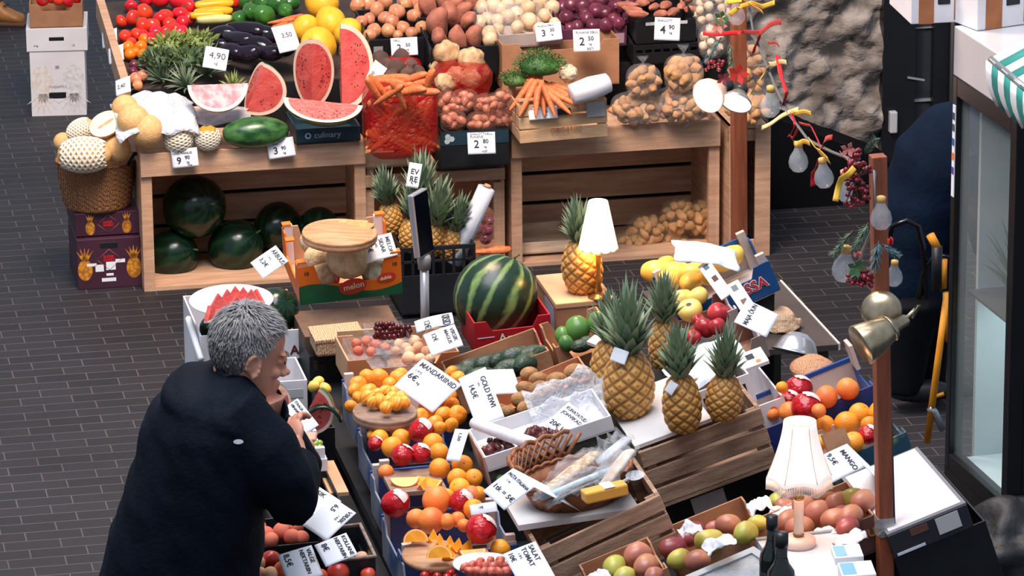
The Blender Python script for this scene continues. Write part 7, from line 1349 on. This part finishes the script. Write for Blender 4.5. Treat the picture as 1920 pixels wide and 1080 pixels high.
row_at(NEC, 'dark red nectarine', 'nectarine', [(508, 1050, 19), (532, 1072, 22), (574, 1078, 18), (634, 1074, 22), (665, 1062, 14), (690, 1078, 15), (560, 1060, 16), (600, 1082, 16)], .82, 'of the bottom crate'); row_at(PPE, 'orange yellow nectarine', 'nectarine', [(484, 1056, 15), (506, 1078, 16), (486, 1076, 14), (678, 1046, 13)], .82, 'of the bottom crate')
row_at(NEC, 'red nectarine', 'nectarine', [(570, 962, 14), (588, 972, 13), (556, 972, 13), (600, 962, 12)], .85, 'under the peach card')
SGN = (0, -.55, .83)
card((584, 904), (640, 940), (564, 950), .93, 'white card reading VIRSIK by the man\'s elbow', [('VIRSIK', .24, .06, .2, .003), ('1 KG', .1, .06, .42), ('6,5€', .2, .04, .7, .002)], SGN, .08)
card((668, 962), (612, 1015), (596, 957), .93, 'white card with sideways writing, middle of the peach cards', [('VIRSIK', .2, .06, .16, .003), ('1 KG', .1, .3, .34), ('6,5', .24, .1, .66, .003)], SGN, .06)
card((584, 1022), (606, 1078), (516, 1030), .92, 'white card reading VALGE NEKTARIIN at the bottom edge', [('VALGE', .17, .08, .14, .003), ('NEKTARIIN', .17, .06, .34, .003), ('8,5€', .24, .06, .78, .003)], SGN, .06)
card((649, 999), (671, 1040), (596, 1034), .95, 'white card reading KOLLANE NEKTARIIN near the frayed crate', [('KOLLANE', .17, .06, .14, .003), ('NEKTARIIN', .17, .04, .36, .003), ('8€', .24, .1, .76, .003)], SGN, .06)
# ================================================================ PEOPLE
def remesh(name, mb, mat, parent, vox, smooth=3, mw=None, disp=None):
    o = mb.build('tmp', mat); md = o.modifiers.new('r', 'REMESH'); md.mode = 'VOXEL'; md.voxel_size = vox; md.use_smooth_shade = True
    if smooth: s_ = o.modifiers.new('s', 'SMOOTH'); s_.iterations = smooth; s_.factor = .5
    me = bpy.data.meshes.new_from_object(o.evaluated_get(bpy.context.evaluated_depsgraph_get())); bpy.data.objects.remove(o); me.name = name
    if disp: 
        nn = [v.normal.copy() for v in me.vertices]
        for v, q in zip(me.vertices, nn): v.co += q*disp(v.co)
    for p in me.polygons: p.use_smooth = True
    if not me.materials: me.materials.append(mat)
    r = bpy.data.objects.new(name, me); C.objects.link(r)
    if parent: r.parent = parent
    if mw: r.matrix_local = mw
    return r
def ell(m, c, rx, ry, rz, X=None, n=16):
    m.lathe([(math.sin(math.pi*i/10), -math.cos(math.pi*i/10)) for i in range(11)], n, (X or Matrix.Identity(4)) @ Matrix.Translation(V(c)) @ Matrix.Diagonal((rx, ry, rz, 1)))
SKIN = M('skin', (206, 150, 124), (190, 122, 98), 9, .5, .1, 150, sss=.05, contrast=(.3, .75)); JACK = M('navy_jacket', (12, 21, 31), (8, 15, 24), 5, .75, .3, 70, spec=.12); TROU = M('dark_trousers', (14, 17, 24), (10, 12, 18), 8, .85, spec=.15)
MY = 11.75; O_ = PY(400, 760, MY); O_ = V((O_.x, MY, 0)); man = E('person', Matrix.Translation(O_), 'grey haired person in a dark navy jacket leaning over the fruit boxes', 'person'); ivm = Matrix.Translation(-O_)
def mp(x, y, dy=0): return ivm @ PY(x, y, MY+dy)
kk = scl(PY(400, 760, MY))
# head (local: x forward, z up, origin between the eyes)
HC = mp(466, 661, .0)
HX_ = Matrix.Translation(HC) @ Matrix.Rotation(math.radians(20), 4, 'Z') @ rotm('Y', 12) @ rotm('X', 3) @ Matrix.Scale(1.11, 4)
hr = [(-.120, .072, .03, .022), (-.112, .086, .01, .036), (-.095, .092, -.02, .048), (-.07, .090, -.048, .058), (-.04, .086, -.07, .066), (-.01, .083, -.088, .070), (.02, .089, -.099, .074), (.05, .088, -.104, .077), (.08, .074, -.097, .072), (.105, .045, -.07, .054), (.122, .0, -.03, .02)]
def headmesh(m, X, grow=0, zmin=-1):
    loft(m, [(((f+b)/2, 0, z+(grow*.8 if z > .08 else 0)), ((f-b)/2+grow, 0, 0), (0, r+grow, 0)) for z, f, b, r in hr if z >= zmin], 28, 0, X)
m = MB(); headmesh(m, HX_)
ell(m, (.096, 0, -.02), .012, .010, .030, HX_ @ rotm('Y', 0)); ell(m, (.108, 0, -.042), .015, .013, .011, HX_); [ell(m, (.098, s*.012, -.046), .010, .009, .008, HX_) for s in (1, -1)]
ell(m, (.090, 0, -.072), .010, .024, .006, HX_); ell(m, (.088, 0, -.084), .010, .022, .007, HX_); ell(m, (.080, 0, -.108), .016, .022, .014, HX_)
for s in (1, -1):
    ell(m, (.077, s*.033, .016), .012, .024, .006, HX_); ell(m, (.074, s*.034, -.004), .014, .016, .011, HX_); ell(m, (.064, s*.042, -.035), .018, .016, .016, HX_)
    for i in range(12): a = -1.2+i*.42; ell(m, (-.008+.017*math.cos(a)*1.0, s*(.079+.004*math.sin(i)), -.012+.030*math.sin(a)), .006, .006, .007, HX_, 8)
    ell(m, (-.010, s*.074, -.012), .015, .006, .026, HX_); ell(m, (-.002, s*.077, -.040), .008, .006, .009, HX_)
nb = HX_ @ V((-.03, 0, -.06)); m.tube([nb, HX_ @ V((-.045, 0, -.12)), mp(432, 738)], [.060, .060, .075], 18)
loft(m, [(mp(430, 742), (.16, .05, 0), (-.04, .12, 0)), (mp(405, 800), (.17, .1, 0), (-.07, .14, 0)), (mp(375, 920), (.15, .1, 0), (-.07, .13, 0)), (mp(350, 1060), (.16, .08, 0), (-.06, .14, 0))], 20)
# arms: right arm bent up to the card, left arm reaching ahead
SHO = mp(455, 800, -.12); ELB = mp(556, 935, -.10); WRI = mp(556, 846, .06); HND = mp(550, 812, .12)
m.tube([SHO, SHO.lerp(ELB, .5), ELB, ELB.lerp(WRI, .5), WRI, WRI.lerp(HND, .5)], [.055, .05, .042, .042, .029, .026], 14)
hd = (HND-WRI).normalized(); sdv = hd.cross(V((-.6, -.6, .5))).normalized(); nrm_ = sdv.cross(hd)
ell(m, (0, 0, 0), .040, .017, .046, mat3(HND, sdv, nrm_, hd))
for i, (o_, l_) in enumerate(((-.03, .062), (-.010, .072), (.011, .067), (.03, .052))):
    b0 = HND+sdv*o_+hd*.036; m.tube([b0, b0+hd*l_*.45-nrm_*.012, b0+hd*l_*.7-nrm_*.036, b0+hd*l_*.62-nrm_*.056], [.0095, .009, .0085, .0075], 10)
t0 = HND-sdv*.034-hd*.006; m.tube([t0, t0-sdv*.022+hd*.022-nrm_*.016, t0-sdv*.016+hd*.05-nrm_*.032], [.012, .0105, .009], 10)
SH2_ = mp(480, 790, .22); EL2 = mp(560, 880, .30); WR2 = mp(560, 868, .36); m.tube([SH2_, EL2, WR2], [.05, .042, .03], 12); ell(m, WR2+V((.02, .03, .03)), .03, .018, .04)
for i in range(4): b0 = WR2+V((.0+.014*i, .05, .05)); m.tube([b0, b0+V((.004, .03, .012)), b0+V((.006, .05, .004))], [.009, .0085, .0075], 8)
for s in (-.1, .12): m.tube([mp(345, 1080, s), V((mp(350, 1080).x-.03, s, .48)), V((mp(350, 1080).x-.06, s, .07))], [.09, .062, .045], 14)
body = remesh('body', m, SKIN, man, .0045, 4)
# face detail
EYE_ = M('eye_dark', (40, 30, 28), rough=.3); m = MB()
for s in (1, -1): m.tube([HX_ @ V((.0905, s*.022, -.006)), HX_ @ V((.0915, s*.034, -.0085)), HX_ @ V((.086, s*.046, -.006))], .0022, 6)
q = m.build('eyelashes', EYE_, man); m = MB()
for s in (1, -1):
    for i in range(26): b0 = HX_ @ V((.0915-.008*abs(i/26-.3), s*(.016+.034*i/26), .018+rnd(-.003, .003))); m.tube([b0, b0+(HX_.to_3x3() @ V((.004, s*.008, -.001)))], .0009, 4)
m.build('eyebrows', M('grey_brow', (120, 108, 100)), man)
STUB = M('grey_stubble', (196, 180, 168)); m = MB()
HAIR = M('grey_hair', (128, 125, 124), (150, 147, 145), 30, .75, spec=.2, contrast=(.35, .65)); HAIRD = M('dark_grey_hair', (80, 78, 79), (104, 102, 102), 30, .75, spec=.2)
def hairm():
    m = MB(); md = MB()
    for i in range(9000):
        d = V((R.gauss(0, 1), R.gauss(0, 1), R.gauss(.3, 1))).normalized()
        p = V((-.010+d.x*(.101 if d.z > 0 else .097), d.y*(.0795 if d.z > 0 else .077), .026+d.z*.103))
        lim = -.045 if p.x < -.045 else (-.045+(p.x+.045)*1.1 if p.x < .0 else .012+p.x*1.15)   # hairline from nape over the ear to the forehead
        if p.z < lim or p.x > .078: continue
        if p.z > .06 and p.x > .0: flow = V((.8, 0, -.15))
        elif p.x > -.05: flow = V((.25, 0, -.8))
        else: flow = V((.1, 0, -.9))
        t = (flow-d*flow.dot(d)).normalized()+d*(.05 if p.z < .06 else .15); L_ = rnd(.014, .024)*(1.5 if p.z > .08 else .8); jig = V((rnd(-.22, .22), rnd(-.3, .3), rnd(-.15, .15)))
        a = p-d*.004; b = p+(t+jig)*L_*.5+d*.002; e = p+(t+jig)*L_-d*.001; w_ = t.cross(d).normalized()*.0016
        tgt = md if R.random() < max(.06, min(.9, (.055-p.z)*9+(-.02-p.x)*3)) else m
        tgt.add([HX_ @ (a+w_), HX_ @ (a-w_), HX_ @ (b-w_), HX_ @ (b+w_), HX_ @ e], [(0, 1, 2, 3), (3, 2, 4)], 0, True)
    return m, md
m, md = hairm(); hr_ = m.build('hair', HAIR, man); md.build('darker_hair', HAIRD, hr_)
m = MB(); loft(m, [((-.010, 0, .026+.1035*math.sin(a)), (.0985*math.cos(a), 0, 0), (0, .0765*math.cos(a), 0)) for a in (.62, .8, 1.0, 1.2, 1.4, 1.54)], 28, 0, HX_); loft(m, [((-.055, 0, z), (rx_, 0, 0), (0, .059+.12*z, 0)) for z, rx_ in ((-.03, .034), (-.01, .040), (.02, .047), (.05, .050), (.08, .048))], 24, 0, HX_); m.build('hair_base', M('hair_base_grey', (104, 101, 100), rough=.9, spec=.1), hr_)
# jacket
m = MB()
def ring(cx, cy, rpx, ry, tw=0, dy=0): return (mp(cx, cy, dy), (rpx/kk, tw, 0), (-tw*.6, ry, 0))
loft(m, [ring(330, 1300, 168, .25), ring(332, 1180, 160, .25), ring(336, 1085, 153, .245), ring(352, 985, 146, .245), ring(374, 900, 138, .245), ring(388, 830, 130, .24), ring(392, 785, 124, .235), ring(400, 745, 106, .21), ring(406, 712, 80, .16), ring(424, 690, 50, .10)], 40, p=.92)
m.tube([SHO+V((-.05, .03, .03)), SHO.lerp(ELB, .35)+V((0, 0, 0)), SHO.lerp(ELB, .75), ELB+V((-.012, -.01, .0)), ELB.lerp(WRI, .45)+V((.0, 0, .0)), ELB.lerp(WRI, .80)], [.115, .108, .092, .080, .070, .056], 20)
m.tube([SH2_+V((-.05, 0, 0)), SH2_.lerp(EL2, .6), EL2, EL2.lerp(WR2, .75)], [.11, .09, .075, .055], 16)
ell(m, (0, 0, 0), .115, .15, .055, Matrix.Translation(mp(378, 738, -.06)) @ rotm('Y', 6) @ rotm('X', 16), 24); ell(m, (0, 0, 0), .10, .14, .05, Matrix.Translation(mp(432, 768, -.09)) @ rotm('Y', 32) @ rotm('X', 10), 24)
fold = lambda c: .008*noise.noise(c*9)+.006*noise.noise(V((c.x*22+c.z*14, c.y*10, c.z*8-c.x*6)))
jk = remesh('jacket', m, JACK, man, .009, 4, None, fold)
# collar standing open round the neck
m = MB()
def colr(t, s, hgt): # t 0 back..1 front tip
    a = math.pi*(1-t)*.98
    return None
back = mp(408, 688, .0); tip = mp(534, 818, -.07); ax_ = (tip-back); c_ = back.lerp(tip, .47); ex = ax_*.5; up_n = V((.42, -.25, .87)).normalized(); ey = up_n.cross(ex.normalized())*.098
for_ = lambda u, v: c_+ex*math.cos(.10+u*(2*math.pi-.20))*(1-.10*v)+ey*math.sin(.10+u*(2*math.pi-.20))*(1-.12*v)+up_n*(-.060+.105*v)
m.grid(lambda u, v: tuple(for_(u, v)), 40, 6); cl = m.build('collar', JACK, jk, thick=.010, sub=1)
lg_ = mp(447, 828, -.262)
d_ = (EYE-(O_+lg_)).normalized(); bvh = None
dg = bpy.context.evaluated_depsgraph_get(); okk, loc_, nor_, _ = jk.ray_cast(ivm @ EYE, (mp(447, 828)-(ivm @ EYE)).normalized())
if okk: m = MB(); m.lathe([(0, 0), (.011, 0)], 16, aim(loc_+nor_*.0015, nor_) @ Matrix.Diagonal((1.3, .65, 1, 1))); m.build('leaf_logo', PAPER, jk)
m = MB()
for s in (-.1, .12): m.tube([mp(345, 1075, s), V((mp(350, 1080).x-.03, s, .48)), V((mp(350, 1080).x-.06, s, .06))], [.115, .085, .075], 16)
m.build('trousers', TROU, man); m = MB()
for s, nm in ((-.1, 'shoe'), (.12, 'shoe')): m = MB(); ell(m, (mp(350, 1080).x-.02, s, .045), .14, .05, .045); m.build(nm, BLACKP, man)
# seller bending behind the fridge
SY = 15.9; S0 = PY(1712, 745, SY); S0 = V((S0.x, SY, 0)); sel = E('person', Matrix.Translation(S0), 'person in navy sweater and black trousers bending behind the fridge', 'person'); ivs = Matrix.Translation(-S0)
sp2 = lambda x, y, dy=0: ivs @ PY(x, y, SY+dy); ks = scl(PY(1712, 500, SY)); SW_ = M('navy_sweater', (13, 28, 48), (9, 20, 36), 5, .85, .3, 50, spec=.1)
m = MB(); m.tube([sp2(1716, 500), sp2(1742, 400), sp2(1800, 300), sp2(1868, 262)], [.10, .12, .13, .10], 18); m.tube([sp2(1868, 262), sp2(1910, 262)], [.06, .055], 12); ell(m, sp2(1944, 278), .10, .08, .115)
ell(m, sp2(1966, 285), .02, .015, .025)
for s in (-.14, .14): m.tube([sp2(1846, 285, s), sp2(1850, 400, s*1.2), sp2(1870, 500, s)], [.055, .045, .03], 12); ell(m, sp2(1876, 530, s), .035, .02, .05)
for s in (-.09, .1): m.tube([sp2(1714, 520, s), sp2(1706+(s > 0)*34, 640, s), sp2(1696+(s > 0)*44, 738, s)], [.075, .06, .042], 12)
remesh('body', m, SKIN, sel, .012, 2)
m = MB(); loft(m, [(sp2(1716, 548), (78/ks, 0, -.0), (0, .17, 0)), (sp2(1716, 480), (74/ks, 0, -.02), (0, .18, 0)), (sp2(1732, 400), (84/ks, 0, -.06), (0, .19, 0)), (sp2(1764, 320), (80/ks, 0, -.12), (0, .2, 0)), (sp2(1810, 262), (62/ks, 0, -.13), (0, .2, 0)), (sp2(1862, 240), (20/ks, 0, -.13), (0, .18, 0)), (sp2(1884, 250), (6/ks, 0, -.08), (0, .10, 0))], 32)
for s in (-.15, .15): m.tube([sp2(1820, 280, s), sp2(1836, 390, s*1.2), sp2(1850, 470, s)], [.08, .066, .052], 14)
remesh('sweater', m, SW_, sel, .012, 4, None, lambda c: .006*noise.noise(V((c.x*5, c.y*4, c.z*12)))+.002*noise.noise(c*14))
m = MB(); ell(m, sp2(1716, 552), .15, .185, .16)
for s in (-.09, .1): m.tube([sp2(1712, 560, s), sp2(1704+(s > 0)*34, 640, s), sp2(1694+(s > 0)*44, 735, s)], [.115, .088, .07], 16)
remesh('trousers', m, TROU, sel, .012, 3)
for s in (-.09, .1): m = MB(); ell(m, sp2(1704+(s > 0)*44, 742, s)+V((.04, 0, .02)), .13, .05, .045); m.build('shoe', BLACKP, sel)
m = MB(); ell(m, sp2(1938, 268)+V((0, 0, .015)), .105, .085, .11); m.build('hair', M('brown_hair', (60, 44, 36)), sel)
label_piles()
